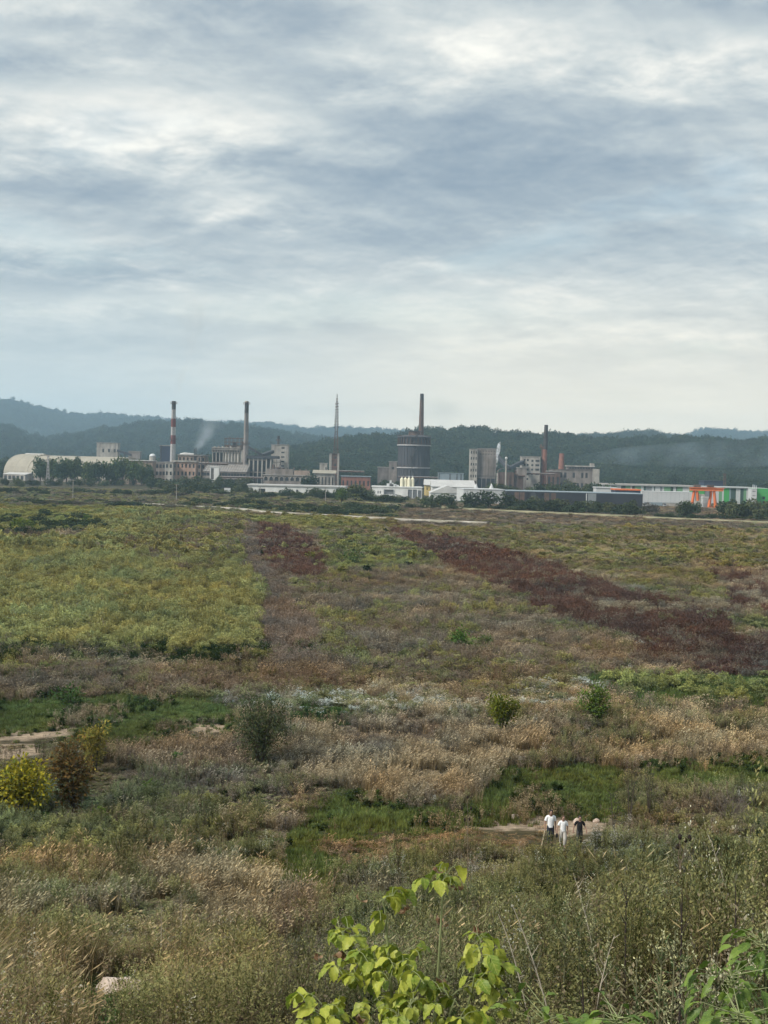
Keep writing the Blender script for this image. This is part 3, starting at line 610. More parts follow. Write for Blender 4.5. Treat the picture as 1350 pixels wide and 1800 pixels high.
BANDS = [  # from, to (m), plants per square metre, set, size
    (9, 21, 18, NEAR0, 1.0), (21, 36, 13, NEAR, 1.0), (36, 62, 10, MIDS, .97), (62, 120, 7.0, MIDS, 1.05), (120, 180, 1.45, FAR1, 1.0), (180, 300, .85, FAR1, 1.05), (300, 480, .36, FAR2, 1.15), (480, 900, .17, FAR2, 1.5)]
KEEPOUT = []     # (x, y, radius) left free of tall growth
NAMES = dict(g=('green_grass', 'short fresh green grass in the mown patches of the meadow', 'grass'), t=('dry_tan_grass', 'tall dry tan grass with feathery heads across the meadow', 'grass'),
    y=('goldenrod', 'yellow green goldenrod filling the large field on the left', 'goldenrod'), b=('dead_weeds', 'grey brown dry branching weeds across the meadow', 'weeds'),
    r=('rust_red_dock', 'dark rust red dock in long bands across the plain', 'dock'), w=('white_asters', 'white flowering asters in a band across the meadow', 'flowers'),
    f=('leafy_weeds', 'low dark green leafy weeds in the meadow', 'weeds'), o=('horseweed', 'upright olive green horseweed over the meadow', 'weeds'))
def build_meadow():
    g = np.random.default_rng(23); acc = {k: [[], [], [], [], []] for k in KINDS}; protos = {k: [] for k in KINDS}; start = {}
    for k in KINDS:
        for si, S in enumerate((NEAR0, NEAR, MIDS, FAR1, FAR2)):
            start[(k, si)] = (len(protos[k]), len(S[k])); protos[k] += S[k]
    sid = {id(NEAR0): 0, id(NEAR): 1, id(MIDS): 2, id(FAR1): 3, id(FAR2): 4}
    for (d0, d1, rho, S, sz) in BANDS:
        half = .385; n = int(half*(d1*d1-d0*d0)*rho*1.6)
        y = np.sqrt(g.uniform(d0*d0, d1*d1, n)); x = g.uniform(-half, half, n)*(y+3)
        z = ground(x, y); px, py = project(x, y, z+.35*np.where(y > 45, 1.0, .6)); zi, bare = zone_of(px, py, x, y, g)
        tab = ZONES+[DEFAULT]
        short = np.array([zz[2] <= .5 or zz[3] >= 1.55 for zz in tab])      # low growth stays low: nothing tall right before it
        px2, py2 = project(x, y, z+.85); z2, bare2 = zone_of(px2, py2, x, y, g); sw = short[z2]; zi = np.where(sw, z2, zi); lowg = bare2 & ~bare & (y < 120)
        W = np.array([[zz[1].get(k, 0) for k in KINDS] for zz in tab]); W = W/W.sum(1, keepdims=True)
        Hh = np.array([zz[2] for zz in tab]); De = np.array([zz[3] for zz in tab]); Ti = np.array([zz[4] for zz in tab])
        keep = (g.uniform(0, 1.6, n) < De[zi]) & (~bare | (g.uniform(0, 1, n) < .06)) & (fbm(x*.38, y*.30, 90, 3) > .16); lowg = lowg | ((fbm(x*.38, y*.30, 90, 3) < .40) & ~short[zi] & (y < 120))
        for (kx, ky, kr) in KEEPOUT: keep &= (x-kx)**2+(y-ky)**2 > kr*kr
        x, y, z, zi, lowg = x[keep], y[keep], z[keep], zi[keep], lowg[keep]; n = len(x)
        # plants of a kind keep together: choose the kind by a slowly changing field rather than by chance
        q = np.clip((fbm(x*.22, y*.13, 71, 4)-.5)*2.3+.5, 0, .9999)*.44+g.uniform(0, 1, n)*.56
        ordr = np.argsort(np.argsort(q))/max(n, 1)
        perm = np.array([KINDS.index(c) for c in 'tbrwoyfg'])
        cum = np.cumsum(W[:, perm], 1)[zi]
        # rank within the zone so that each zone keeps its mix
        u = np.empty(n)
        for zz in np.unique(zi):
            m = zi == zz; u[m] = (np.argsort(np.argsort(q[m]))+.5)/m.sum()
        kind = perm[(u[:, None] > cum).sum(1).clip(0, len(KINDS)-1)]
        hs = Hh[zi]*(.42+1.16*fbm(x*.3, y*.22, 55, 3))*g.uniform(.75, 1.2, n)*np.where(g.uniform(0, 1, n) < .09, 1.45, 1.0)*np.where(lowg, .25, 1.0)
        val = (.62+.76*fbm(x*.10, y*.05, 83, 4))*(.78+.44*fbm(x*.55, y*.3, 85, 3))*(g.uniform(.50, 1.5, n) if d0 < 120 else g.uniform(.70, 1.30, n)); w = (fbm(x*.07, y*.05, 87, 3)-.5)*.35+(fbm(x*.45, y*.3, 88, 2)-.5)*.30
        tint = Ti[zi]*val[:, None]*np.stack([1+w, np.ones(n), 1-w], -1)
        for ki, k in enumerate(KINDS):
            m = kind == ki; c = int(m.sum())
            if not c: continue
            s0, sn = start[(k, sid[id(S)])]; wide = sz*g.uniform(.8, 1.25, c)
            if d0 >= 120: wide = wide*np.interp(y[m], [120, 900], [.9, 1.3])
            acc[k][0].append(np.stack([x[m], y[m], z[m]-.02], -1)); acc[k][1].append(np.stack([np.zeros(c), np.zeros(c), g.normal(0, 1.15, c) if k == 't' else g.uniform(0, 6.28, c)], -1))
            acc[k][2].append(np.stack([wide, wide, hs[m]*np.where(d0 >= 300, 1.1, 1.0)], -1)); acc[k][3].append(tint[m]); acc[k][4].append(s0+g.integers(0, sn, c))
    for k in KINDS:
        nm, lb, ct = NAMES[k]; a = [np.concatenate(v) for v in acc[k]]
        print('meadow', nm, len(a[0]))
        scatter(nm, lb, ct, protos[k], *a)
# ------------------------------------------------------------------ roads over the plain
def strip(name, pix, width, h, m, side=1.2, lift=0.0):
    """raised gravel track along ground points seen at the given pixels"""
    pts = []
    for a, b in zip(pix[:-1], pix[1:]):
        p, q = hit(*a), hit(*b)
        for k in range(8): pts.append(p+(q-p)*k/8)
    pts.append(hit(*pix[-1])); mb = MB(); prof = [(-width/2-side, -.3), (-width/2, h), (0, h*1.08), (width/2, h), (width/2+side, -.3)]; rows = []
    for i, p in enumerate(pts):
        t = pts[min(i+1, len(pts)-1)]-pts[max(i-1, 0)]; t = t/np.linalg.norm(t[:2]); nrm = np.array((-t[1], t[0], 0)); j = (vnoise(np.array(i*.7), np.array(1.0), 3)-.5)*.8
        rows.append([p+nrm*(a+float(j)*(abs(a) > 0))+np.array((0, 0, b)) for a, b in prof])
    n = len(prof); mb.idx([v for r_ in rows for v in r_], [(i*n+k, i*n+k+1, (i+1)*n+k+1, (i+1)*n+k) for i in range(len(rows)-1) for k in range(n-1)])
    o = mb.build(name, m); o['kind'] = 'structure'; return o
GRAVEL = mat_plain('pale_gravel', (.36, .33, .28), 1, .25, .3, dirt=(.16, .15, .08), dirtamt=.8, cut=.56)
DIKE = mat_plain('dry_dike_grass', (.23, .21, .13), 1, .3, .2, dirt=(.12, .13, .06), dirtamt=.8)
strip('dirt_path', [(205, 886), (290, 890), (420, 897), (470, 903), (600, 910), (700, 916), (800, 920), (860, 923)], 3.6, .9, GRAVEL)
strip('gravel_road', [(640, 885), (690, 889), (860, 899), (1080, 909), (1200, 915), (1350, 921), (1500, 928)], 5.0, .9, DIKE, 2.0)
strip('field_track', [(985, 938), (1060, 941), (1120, 944), (1175, 946)], 2.5, .35, mat_plain('dry_track', (.34, .30, .21), 1, .3, .3), .8)

# ------------------------------------------------------------------ factory materials
CONC = mat_plain('weathered_concrete', (.235, .205, .185), .9, .18, .25, .25, .1, dirtamt=.55, cut=.58)
CONC_P = mat_plain('pale_concrete', (.37, .345, .31), .9, .2, .25, .3, .1, dirtamt=.5, cut=.57)
CONC_D = mat_plain('sooty_concrete', (.17, .15, .14), .9, .25, .25, .3, .1, dirtamt=.6)
BRICK = mat_plain('red_brick', (.25, .115, .085), .9, .2, .4, .2, dirtamt=.4, cut=.6)
BRICK_D = mat_plain('sooty_brick', (.13, .085, .070), .9, .25, .4, .25, dirtamt=.5)
PINK = mat_plain('faded_pink_plaster', (.40, .26, .20), .9, .15, .3, .25, dirt=(.28, .24, .20), dirtamt=.7, cut=.53)
OCHRE = mat_plain('brown_plaster', (.29, .225, .185), .9, .2, .3, .25, dirtamt=.5, cut=.56)
WHITE_P = mat_plain('white_plaster', (.62, .62, .60), .8, .06, .2, .10, dirt=(.42, .40, .36), dirtamt=.3, cut=.66)
SHEET = mat_plain('white_sheet_metal', (.52, .53, .53), .55, .05, .15, .05)
ROOF_W = mat_plain('pale_roof_sheet', (.48, .475, .46), .6, .08, .12, .10)
ROOF_B = mat_plain('beige_roof_sheet', (.31, .285, .23), .7, .08, .12, .12, dirt=(.34, .31, .25), dirtamt=.4)
ROOF_G = mat_plain('grey_roofing', (.29, .27, .25), .9, .2, .2, .1)
DARKM = mat_plain('dark_steel', (.055, .06, .07), .7, .25, .3)
RUSTM = mat_plain('rusty_steel', (.115, .078, .062), .8, .3, .4, .3)
TANKM = mat_plain('gasholder_steel', (.074, .074, .082), .75, .15, .12, .35)
PALEST = mat_plain('pale_steel_band', (.34, .33, .33), .7, .15, .3)
BLACKC = mat_plain('black_cladding', (.030, .033, .042), .6, .15, .15)
NAVYC = mat_plain('dark_blue_cladding', (.035, .045, .075), .6, .15, .15)
BLUEG = mat_plain('blue_grey_cladding', (.22, .27, .30), .6, .1, .2)
YEL = mat_plain('ochre_yellow_plaster', (.52, .40, .17), .8, .1, .3)
CREAM = mat_plain('cream_silo_steel', (.70, .66, .50), .6, .06, .3, .08)
ORANGE = mat_plain('orange_crane_paint', (.62, .16, .05), .6, .1, .3)
GREEN1 = mat_plain('bright_green_cladding', (.065, .33, .09), .5, .05, .2)
GREEN2 = mat_plain('mid_green_cladding', (.16, .31, .17), .5, .05, .2)
GREEN3 = mat_plain('dark_green_cladding', (.05, .085, .07), .5, .05, .2)
GREYC = mat_plain('grey_cladding', (.20, .22, .23), .5, .05, .2)
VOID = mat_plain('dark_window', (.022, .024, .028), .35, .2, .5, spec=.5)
REDP = mat_plain('red_chimney_paint', (.185, .055, .050), .8, .2, .2, .25, dirt=(.3, .27, .26), dirtamt=.3, cut=.62)
WHP = mat_plain('white_chimney_paint', (.40, .395, .39), .8, .12, .2, .25, dirt=(.25, .22, .20), dirtamt=.5, cut=.6)
SOOT = mat_plain('soot_black', (.050, .047, .045), .9, .25, .3)
GREYCH = mat_plain('grey_chimney_concrete', (.27, .245, .23), .9, .15, .15, .3, dirt=(.10, .09, .085), dirtamt=.7, cut=.55)

_wm = {}
def box_me(w, d, h, m, key=None):
    k = (round(w, 2), round(d, 2), round(h, 2), m.name)
    if k not in _wm:
        mb = MB(); mb.box((0, 0, 0), (w, d, h)); _wm[k] = mb.mesh('box', mats=[m])
    return _wm[k]
def holed_wall(mb, w, h, holes, y=0.0, rev=.5, flip=False, axis='x', off=0.0, z0=0.0):
    """wall sheet with rectangular openings and their reveals; openings sit in rows and columns"""
    xs = sorted({0.0, w} | {v for a in holes for v in (a[0], a[1])}); zs = sorted({z0, h} | {v for a in holes for v in (a[2], a[3])})
    P_ = (lambda x, q, z: (x, q, z)) if axis == 'x' else (lambda x, q, z: (off+q*(-1), x, z))
    for i in range(len(xs)-1):
        for j in range(len(zs)-1):
            cx_, cz_ = (xs[i]+xs[i+1])/2, (zs[j]+zs[j+1])/2
            if any(a[0] < cx_ < a[1] and a[2] < cz_ < a[3] for a in holes): continue
            mb.face([P_(xs[i], y, zs[j]), P_(xs[i+1], y, zs[j]), P_(xs[i+1], y, zs[j+1]), P_(xs[i], y, zs[j+1])])
    for (a, b, c, d) in holes:
        for p, q in (((a, c), (b, c)), ((b, c), (b, d)), ((b, d), (a, d)), ((a, d), (a, c))):
            mb.face([P_(p[0], y, p[1]), P_(q[0], y, q[1]), P_(q[0], y+rev, q[1]), P_(p[0], y+rev, p[1])])
def grid_holes(w, h, cols, rows, fw=.5, fh=.5, x0=0.0, x1=None, z0=0.0, z1=None, skip=0.0, seed=1):
    x1 = w if x1 is None else x1; z1 = h if z1 is None else z1; r = random.Random(seed); out = []
    cw, ch = (x1-x0)/cols, (z1-z0)/rows
    for i in range(cols):
        for j in range(rows):
            if r.random() < skip: continue
            out.append((round(x0+cw*(i+.5-fw/2), 3), round(x0+cw*(i+.5+fw/2), 3), round(z0+ch*(j+.5-fh/2), 3), round(z0+ch*(j+.5+fh/2), 3)))
    return out
def bld(name, label, x0, x1, yt, d, depth, wall, roof=None, yaw=0.0, holes=None, side=None, cat='building', roofkind='flat', rise=0.0, over=.4, pane=None, base=0.0, roofh=.6, sideface='right'):
    """a building whose near left corner stands at distance d; holes = window openings of the front"""
    a = at(x0, yt, d); b = at(x1, yt, d); W = float(b[0]-a[0])/max(.2, math.cos(yaw)); H = float((a[2]+b[2])/2)-base
    root = empty(name, (a[0], d, base), yaw, label, cat)
    fh = holes(W, H) if holes else []; sh = side(depth, H) if side else []
    mb = MB(); holed_wall(mb, W, H, fh)
    mb.face([(W, depth, 0), (0, depth, 0), (0, depth, H), (W, depth, H)])
    if sideface == 'right':
        mb.face([(0, depth, 0), (0, 0, 0), (0, 0, H), (0, depth, H)]); holed_wall(mb, depth, H, sh, 0, .5, axis='y', off=W)
    else:
        mb.face([(W, 0, 0), (W, depth, 0), (W, depth, H), (W, 0, H)]); holed_wall(mb, depth, H, sh, 0, -.5, axis='y', off=0)
    if roofkind == 'flat': mb.face([(0, 0, H-.05), (W, 0, H-.05), (W, depth, H-.05), (0, depth, H-.05)])
    mb.build('wall', wall, root)
    mp = pane or VOID
    for (p, q, r_, s_) in fh: obj('window', box_me(q-p, .12, s_-r_, mp), root, (p, .38, r_))
    for (p, q, r_, s_) in sh:
        if sideface == 'right': obj('window', box_me(.12, q-p, s_-r_, mp), root, (W-.5, p, r_))
        else: obj('window', box_me(.12, q-p, s_-r_, mp), root, (.38, p, r_))
    rb = MB(); rm = roof or ROOF_G; o_ = over
    if roofkind == 'flat': rb.box((-o_, -o_, H), (W+o_, depth+o_, H+roofh))
    elif roofkind == 'gable_x':      # ridge along the front
        rb.idx([(-o_, -o_, H), (W+o_, -o_, H), (W+o_, depth/2, H+rise), (-o_, depth/2, H+rise), (W+o_, depth+o_, H), (-o_, depth+o_, H)], [(0, 1, 2, 3), (3, 2, 4, 5), (0, 3, 5), (1, 4, 2), (0, 5, 4, 1)])
    elif roofkind == 'gable_y':      # gable towards us
        rb.idx([(-o_, -o_, H), (W+o_, -o_, H), (W/2, -o_, H+rise), (-o_, depth+o_, H), (W+o_, depth+o_, H), (W/2, depth+o_, H+rise)], [(0, 1, 2), (3, 5, 4), (0, 2, 5, 3), (1, 4, 5, 2), (0, 3, 4, 1)])
    elif roofkind == 'shed':
        rb.idx([(-o_, -o_, H), (W+o_, -o_, H), (W+o_, depth+o_, H+rise), (-o_, depth+o_, H+rise), (W+o_, depth+o_, H), (-o_, depth+o_, H)], [(0, 1, 2, 3), (3, 2, 4, 5), (0, 3, 5), (1, 4, 2), (0, 5, 4, 1)])
    rb.build('roof', rm, root)
    return root, W, H
def G(cols, rows, fw=.5, fh=.5, a=0.0, b=1.0, c=0.0, e=1.0, skip=0.0, seed=1):
    return lambda W, H: grid_holes(W, H, cols, rows, fw, fh, W*a, W*b, H*c, H*e, skip, seed)
def mpx(d): return d/F

# ---- chimneys
def chimney(name, label, x, ybase, ytop, d, w0, w1, bands, lean=0, platforms=(), ladder=True, base=0.0, plinth=None):
    """bands: (from, to, material, name) in share of the height"""
    b = at(x, ybase, d); t = at(x+lean, ytop, d); H = float(t[2])-base; root = empty(name, (b[0], d, base), 0, label, 'chimney'); dx = 0
    r0, r1 = w0*mpx(d)/2, w1*mpx(d)/2; R_ = lambda s: r0+(r1-r0)*s
    for (a, c, m, nm) in bands:
        mb = MB(); k = 5; mb.tube([(0, 0, H*(a+(c-a)*i/k)) for i in range(k+1)], [R_(a+(c-a)*i/k) for i in range(k+1)], 20); mb.build(nm, m, root)
    for s in platforms:
        mb = MB(); rr = R_(s)
        mb.tube([(0, 0, H*s-.2), (0, 0, H*s)], [rr+1.1, rr+1.1], 20); pf = mb.build('platform', RUSTM, root); mb = MB()
        for k in range(12): w = k*.5236; mb.tube([((rr+1.05)*math.cos(w), (rr+1.05)*math.sin(w), H*s), ((rr+1.05)*math.cos(w), (rr+1.05)*math.sin(w), H*s+1.2)], .06, 4)
        mb.tube([((rr+1.05)*math.cos(k*.3142), (rr+1.05)*math.sin(k*.3142), H*s+1.2) for k in range(21)], .07, 4); mb.build('railing', RUSTM, pf)
    if ladder:
        mb = MB()
        for sx in (-.35, .35): mb.tube([(sx, -R_(0)-.25, 1), (sx, -R_(1)-.25, H)], .07, 4)
        for k in range(int(H/3)): s = (k+.5)*3/H; mb.box((-.35, -R_(s)-.30, s*H), (.35, -R_(s)-.20, s*H+.12))
        mb.build('ladder', DARKM, root)
    return root
chimney('chimney', 'red and white banded chimney beside the pink plaster works', 303, 845, 705, 1150, 11, 7,
        [(0, .485, WHP, 'shaft_band'), (.485, .54, REDP, 'shaft_band'), (.54, .59, REDP, 'shaft_band'), (.59, .69, WHP, 'shaft_band'), (.69, .79, REDP, 'shaft_band'), (.79, .90, WHP, 'shaft_band'), (.90, 1, SOOT, 'sooty_rim')], platforms=(.54, .97))
chimney('chimney', 'slim grey chimney with sooty top beside the columned hall', 431, 845, 705, 1150, 10.5, 7,
        [(0, .30, GREYCH, 'shaft'), (.30, .86, GREYCH, 'shaft'), (.86, .985, SOOT, 'sooty_rim'), (.985, 1, CONC_P, 'rim')], platforms=(.50, .965))
chimney('chimney', 'tall tapering brown chimney rising behind the gas holder', 738, 850, 692, 1330, 13, 6.5, [(0, .93, BRICK_D, 'shaft'), (.93, 1, SOOT, 'sooty_rim')])
chimney('chimney', 'brick chimney with narrow dark top beside the windowed ruin', 955.5, 850, 790, 1200, 11, 9.5, [(0, 1, BRICK, 'shaft')], ladder=False)
_c = [o for o in COL.objects if o.get('label', '').startswith('brick chimney with')][0]
def upper_flue():
    d = 1200; z0 = float(at(957, 790, d)[2]); z1 = float(at(960, 747, d)[2]); mb = MB(); mb.tube([(.6, 0, z0-.5), (.9, 0, z1)], [1.9, 1.5], 16); mb.build('upper_flue', SOOT, _c)
    mb = MB(); mb.box((-3.8, -1.2, z0+1), (-.8, 1.2, z0+2.4)); mb.box((-3.6, -1, z0+2.4), (-2.2, 1, z0+4)); mb.build('platform', RUSTM, _c)
    mb = MB(); mb.tube([(-2.2, -1.3, 2), (-2.2, -1.3, z0+1)], .45, 8); mb.build('pipe', RUSTM, _c)
upper_flue()
chimney('chimney', 'short broken brick chimney stump behind the roofless ruin', 986, 850, 797, 1240, 14, 8.5, [(0, 1, BRICK, 'shaft')], ladder=False)
chimney('chimney', 'thin steel stack on the windowed concrete tower', 488, 850, 766, 1225, 5, 4, [(0, .93, CONC_D, 'shaft'), (.93, 1, SOOT, 'rim')], platforms=(.9,))
chimney('chimney', 'pair stack left of the two on the smoking works roof', 340.5, 845, 789, 1165, 1.8, 1.5, [(0, 1, SOOT, 'shaft')], ladder=False)
chimney('chimney', 'pair stack right of the two on the smoking works roof', 343.5, 845, 787, 1165, 1.8, 1.5, [(0, 1, SOOT, 'shaft')], ladder=False)
chimney('chimney', 'lone thin dark stack at the right end of the smoking works roof', 354, 845, 795, 1165, 1.6, 1.4, [(0, 1, SOOT, 'shaft')], ladder=False)

# ---- vaulted storage hall on the left
def vault_hall():
    d = 1210; a = at(40, 798, d); H = float(a[2]); th = math.radians(-35); S = 20.0; Ln = 122.0
    root = empty('storage_hall', (a[0], d, 0), th, 'long beige vaulted storage hall behind the poplar row', 'hall')
    def arch(x0, x1, H_, S_, n=16):
        out = MB(); ring = []
        for x in (x0, x1):
            for k in range(n+1):
                w = math.pi*k/n; out.v.append((x, -S_*math.cos(w), 3.0+(H_-3.0)*math.sin(w)**.85))
        for k in range(n): out.f.append((k, n+1+k, n+2+k, k+1)); out.c.append((1, 1, 1)); out.m.append(0)
        out.f.append(tuple(range(n, -1, -1))); out.f.append(tuple(range(n+1, 2*n+2))); out.c += [(1, 1, 1)]*2; out.m += [0, 0]
        return out
    arch(0, 28, H, S).build('roof_section', ROOF_B, root); arch(28.05, Ln, H-.7, S-.15).build('roof_section', ROOF_B, root)
    mb = MB(); mb.box((0, -S, 0), (Ln, -S+.4, 2.95)); mb.box((0, S-.4, 0), (Ln, S, 2.95)); mb.box((0, -S+.4, 0), (.4, S-.4, 2.95)); mb.build('wall', CONC, root)
    mb = MB(); mb.box((8, -S-7, 0), (34, -S-.02, 4.6)); mb.build('side_annex', CONC_P, root)
    mb = MB(); mb.idx([(7.5, -S-7.5, 4.62), (34.5, -S-7.5, 4.62), (34.5, -S+1.2, 6.4), (7.5, -S+1.2, 6.4)], [(0, 1, 2, 3)]); mb.build('annex_roof', ROOF_W, root)
    for k in range(5): obj('doorway', box_me(3.2, .1, 3.0, VOID), root, (9.5+k*4.8, -S-7.08, .6))
    for k in range(11):
        x = 2+k*11.2; mb = MB(); n = 16; mb.tube([(x, -(S+.12)*math.cos(math.pi*j/n), 3.0+((H if x < 28 else H-1.2)-2.85)*math.sin(math.pi*j/n)**.85) for j in range(n+1)], .07, 4); mb.build('roof_rib', ROOF_B, root)
    mb = MB(); mb.box((4, -.8, H-.1), (26, .8, H+.7)); mb.build('ridge_vent', ROOF_W, root)
vault_hall()
bld('storage_shed', 'low shed with pale flat roof at the right end of the vaulted hall', 215, 268, 810, 1120, 18, OCHRE, ROOF_W, over=.8, holes=G(9, 1, .5, .4))
r_, W_, H_ = bld('concrete_block', 'small pale windowed concrete block above the vaulted hall', 170, 207, 779, 1420, 14, CONC_P, holes=lambda W, H: grid_holes(W, H, 3, 2, .32, .30, W*.18, W, H*.30, H*.95)+[])
bld('low_block', 'plain beige low block right of the small windowed block', 226, 246, 794, 1420, 10, CONC)
def conveyor(name, label, pts, d, w=2.6, h=2.4, m=None, legs=()):
    P_ = [at(px, py, dd) for px, py, dd in pts]; o0 = P_[0]; root = empty(name, (o0[0], o0[1], 0), 0, label, 'conveyor')
    for p, q in zip(P_[:-1], P_[1:]):
        mb = MB(); a = Vector(p-np.array((o0[0], o0[1], 0))); b = Vector(q-np.array((o0[0], o0[1], 0))); t = (b-a).normalized(); s_ = t.cross(Vector((0, 0, 1))).normalized()*w/2; u_ = Vector((0, 0, h/2))
        mb.idx([a-s_-u_, a+s_-u_, a+s_+u_, a-s_+u_, b-s_-u_, b+s_-u_, b+s_+u_, b-s_+u_], [(0, 1, 2, 3), (7, 6, 5, 4), (0, 4, 5, 1), (1, 5, 6, 2), (2, 6, 7, 3), (3, 7, 4, 0)]); mb.build('gallery', m or DARKM, root)
        n = max(2, int((b-a).length/7))
        for k in range(n+1): c = a.lerp(b, k/n); mb = MB(); mb.box((c.x-.12, c.y-w/2-.12, c.z-h/2-.3), (c.x+.12, c.y-w/2+.02, c.z+h/2+.3)); mb.build('truss_post', RUSTM, root)
    for k in legs:
        c = P_[0]+(P_[-1]-P_[0])*k-np.array((o0[0], o0[1], 0)); mb = MB()
        mb.bar((c[0]-1.4, c[1]-1, 0), (c[0]-.4, c[1], c[2]-h/2), .35); mb.bar((c[0]+1.4, c[1]+1, 0), (c[0]+.4, c[1], c[2]-h/2), .35); mb.build('leg', RUSTM, root)
    return root
conveyor('conveyor', 'sloping dark conveyor from the small windowed block to the low block', [(206, 792, 1421), (232, 800, 1421)], 1420, 2.2, 2.2, legs=(.5,))
bld('coal_bunker', 'dark blue black bunker block behind the red and white chimney', 281, 301, 784, 1260, 16, NAVYC)
chimney('chimney', 'thin black stack beside the dark bunker block', 282, 850, 783, 1255, 2.2, 2.2, [(0, 1, SOOT, 'shaft')], ladder=False)
def dome():
    d = 1215; a = at(268, 810, d); root = empty('domed_tank', (a[0], d, 0), 0, 'white domed tank left of the dark bunker', 'tank'); r0 = 2.7; z = float(at(268, 803, d)[2]); mb = MB()
    mb.tube([(0, 0, 0), (0, 0, z)], r0, 18); mb.build('drum', CONC_P, root); mb = MB(); mb.tube([(0, 0, z+.01)]+[(0, 0, z+2.6*math.sin(k*.314)) for k in range(1, 6)], [r0*1.05]+[max(.05, r0*1.05*math.cos(k*.314)) for k in range(1, 6)], 18); mb.build('dome', SHEET, root, smooth=True)
dome()

# ---- left works
bld('works_building', 'grey three storey frame building left of the pink plaster works', 262, 291, 813, 1150, 16, CONC, holes=G(5, 3, .7, .5))
bld('works_building', 'narrow beige three storey end block beside the pink plaster works', 290, 304, 813, 1112, 14, CONC_P, holes=G(2, 3, .5, .5, c=.05))
bld('pink_works', 'faded pink plaster works with cream cornice', 303.6, 344, 812, 1120, 18, PINK, CONC_P, holes=G(6, 3, .45, .5, c=.02), side=G(3, 3, .4, .5), over=.8, roofh=1.2, yaw=0)
r_, W_, H_ = bld('smoking_works', 'brown plaster works with pale roof end and thin smoking stacks', 313, 361, 801, 1165, 20, OCHRE, holes=G(7, 4, .45, .5), over=.5, roofh=.9)
def roof_hump(root, x0, x1, H, m, nm='roof_lantern', dep=8):
    mb = MB(); n = 8; mb.tube([(x0, dep/2, H+.61), (x0+.3*(x1-x0), dep/2, H+.61), (x1, dep/2, H+.61)], [1.0, 2.0, 1.2], 10); mb.build(nm, m, root)
roof_hump(r_, 1.0, 12.5, H_, ROOF_W)
r_, W_, H_ = bld('long_hall', 'long grey hall with ribbed sloping roof below the silo block', 358, 432, 829, 1118, 26, CONC, ROOF_G, roofkind='shed', rise=5.5, holes=lambda W, H: grid_holes(W, H, 14, 1, .9, .55, 0, W, H*.62, H*.98)+grid_holes(W, H, 14, 1, .9, .5, 0, W, H*.28, H*.56))
for k in range(17):
    mb = MB(); x = k*W_/16.5; mb.idx([(x, -.3, H_+.03), (x+.35, -.3, H_+.03), (x+.35, 26, H_+5.56), (x, 26, H_+5.56), (x, -.3, H_+.28), (x+.35, -.3, H_+.28), (x+.35, 26, H_+5.8), (x, 26, H_+5.8)], [(4, 5, 6, 7), (0, 1, 5, 4), (1, 2, 6, 5), (3, 0, 4, 7)]); mb.build('roof_rib', CONC, r_)
bld('stair_tower', 'white framed stair tower standing before the long grey hall', 369, 385, 821, 1105, 6, WHITE_P, holes=lambda W, H: [(W*.12, W*.44, H*.36, H*.94), (W*.14, W*.30, H*.06, H*.26), (W*.34, W*.44, H*.06, H*.26), (W*.62, W*.74, H*.06, H*.26), (W*.80, W*.92, H*.06, H*.26)], pane=mat_plain('grey_glazing', (.12, .115, .11), .5), roof=WHITE_P, roofh=.5, over=.3)

def silo_block():
    d = 1150; a = at(373, 786, d); b = at(427, 786, d); W = float(b[0]-a[0]); H = float(a[2]); zr = float(at(395, 812, d)[2]); root = empty('silo_block', (a[0], d, 0), 0, 'pale concrete silo block on columns with open dark bays', 'silo'); D = 18
    mb = MB(); mb.box((0, 0, 0), (W, D, zr)); mb.build('base', CONC_D, root)
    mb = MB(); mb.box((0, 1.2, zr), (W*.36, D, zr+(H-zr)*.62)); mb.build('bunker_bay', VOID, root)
    for k in range(4):
        x = 0.1+k*W*.115; obj('column', box_me(.7, .7, (H-zr)*.66, CONC_P), root, (x, 0, zr))
    n = 5; sw = W*.50/n
    for k in range(n):
        mb = MB(); mb.tube([(W*.40+sw*(k+.5), sw*.5, zr), (W*.40+sw*(k+.5), sw*.5, zr+(H-zr)*.68)], sw*.48, 14); mb.build('silo_cell', CONC_P, root)
        mb = MB(); mb.tube([(W*.40+sw*(k+.5), sw*1.6, zr), (W*.40+sw*(k+.5), sw*1.6, zr+(H-zr)*.68)], sw*.48, 14); mb.build('silo_cell', CONC_P, root)
    mb = MB(); mb.box((-.3, -.4, zr+(H-zr)*.66), (W*.92, D, zr+(H-zr)*.84)); mb.build('gallery', CONC, root)
    hw = (H-zr)*.16
    for k in range(11): obj('gallery_window', box_me(W*.05, .1, hw*.55, VOID), root, (W*(.03+k*.08), -.46, zr+(H-zr)*.70))
    mb = MB(); mb.box((-.6, -.8, zr+(H-zr)*.845), (W*.95, D, zr+(H-zr)*.885)); mb.build('cornice', CONC_P, root)
    mb = MB(); mb.box((0, .6, zr+(H-zr)*.89), (W*.90, D, H-.6)); mb.build('penthouse', CONC_D, root)
    mb = MB(); mb.box((-.4, .2, H-.58), (W*.93, D, H)); mb.build('roof', CONC_P, root)
    mb = MB(); mb.box((W*.93, 0, zr), (W*1.04, D, H-1.5)); mb.build('stair_shaft', CONC_P, root)
    rr = random.Random(3)
    for k in range(7): x = W*(.04+.13*k); mb = MB(); mb.box((x, 2, H), (x+W*.05, 5, H+rr.uniform(.5, 1.6))); mb.build('roof_vent', CONC if k % 2 else CONC_P, root)
silo_block()
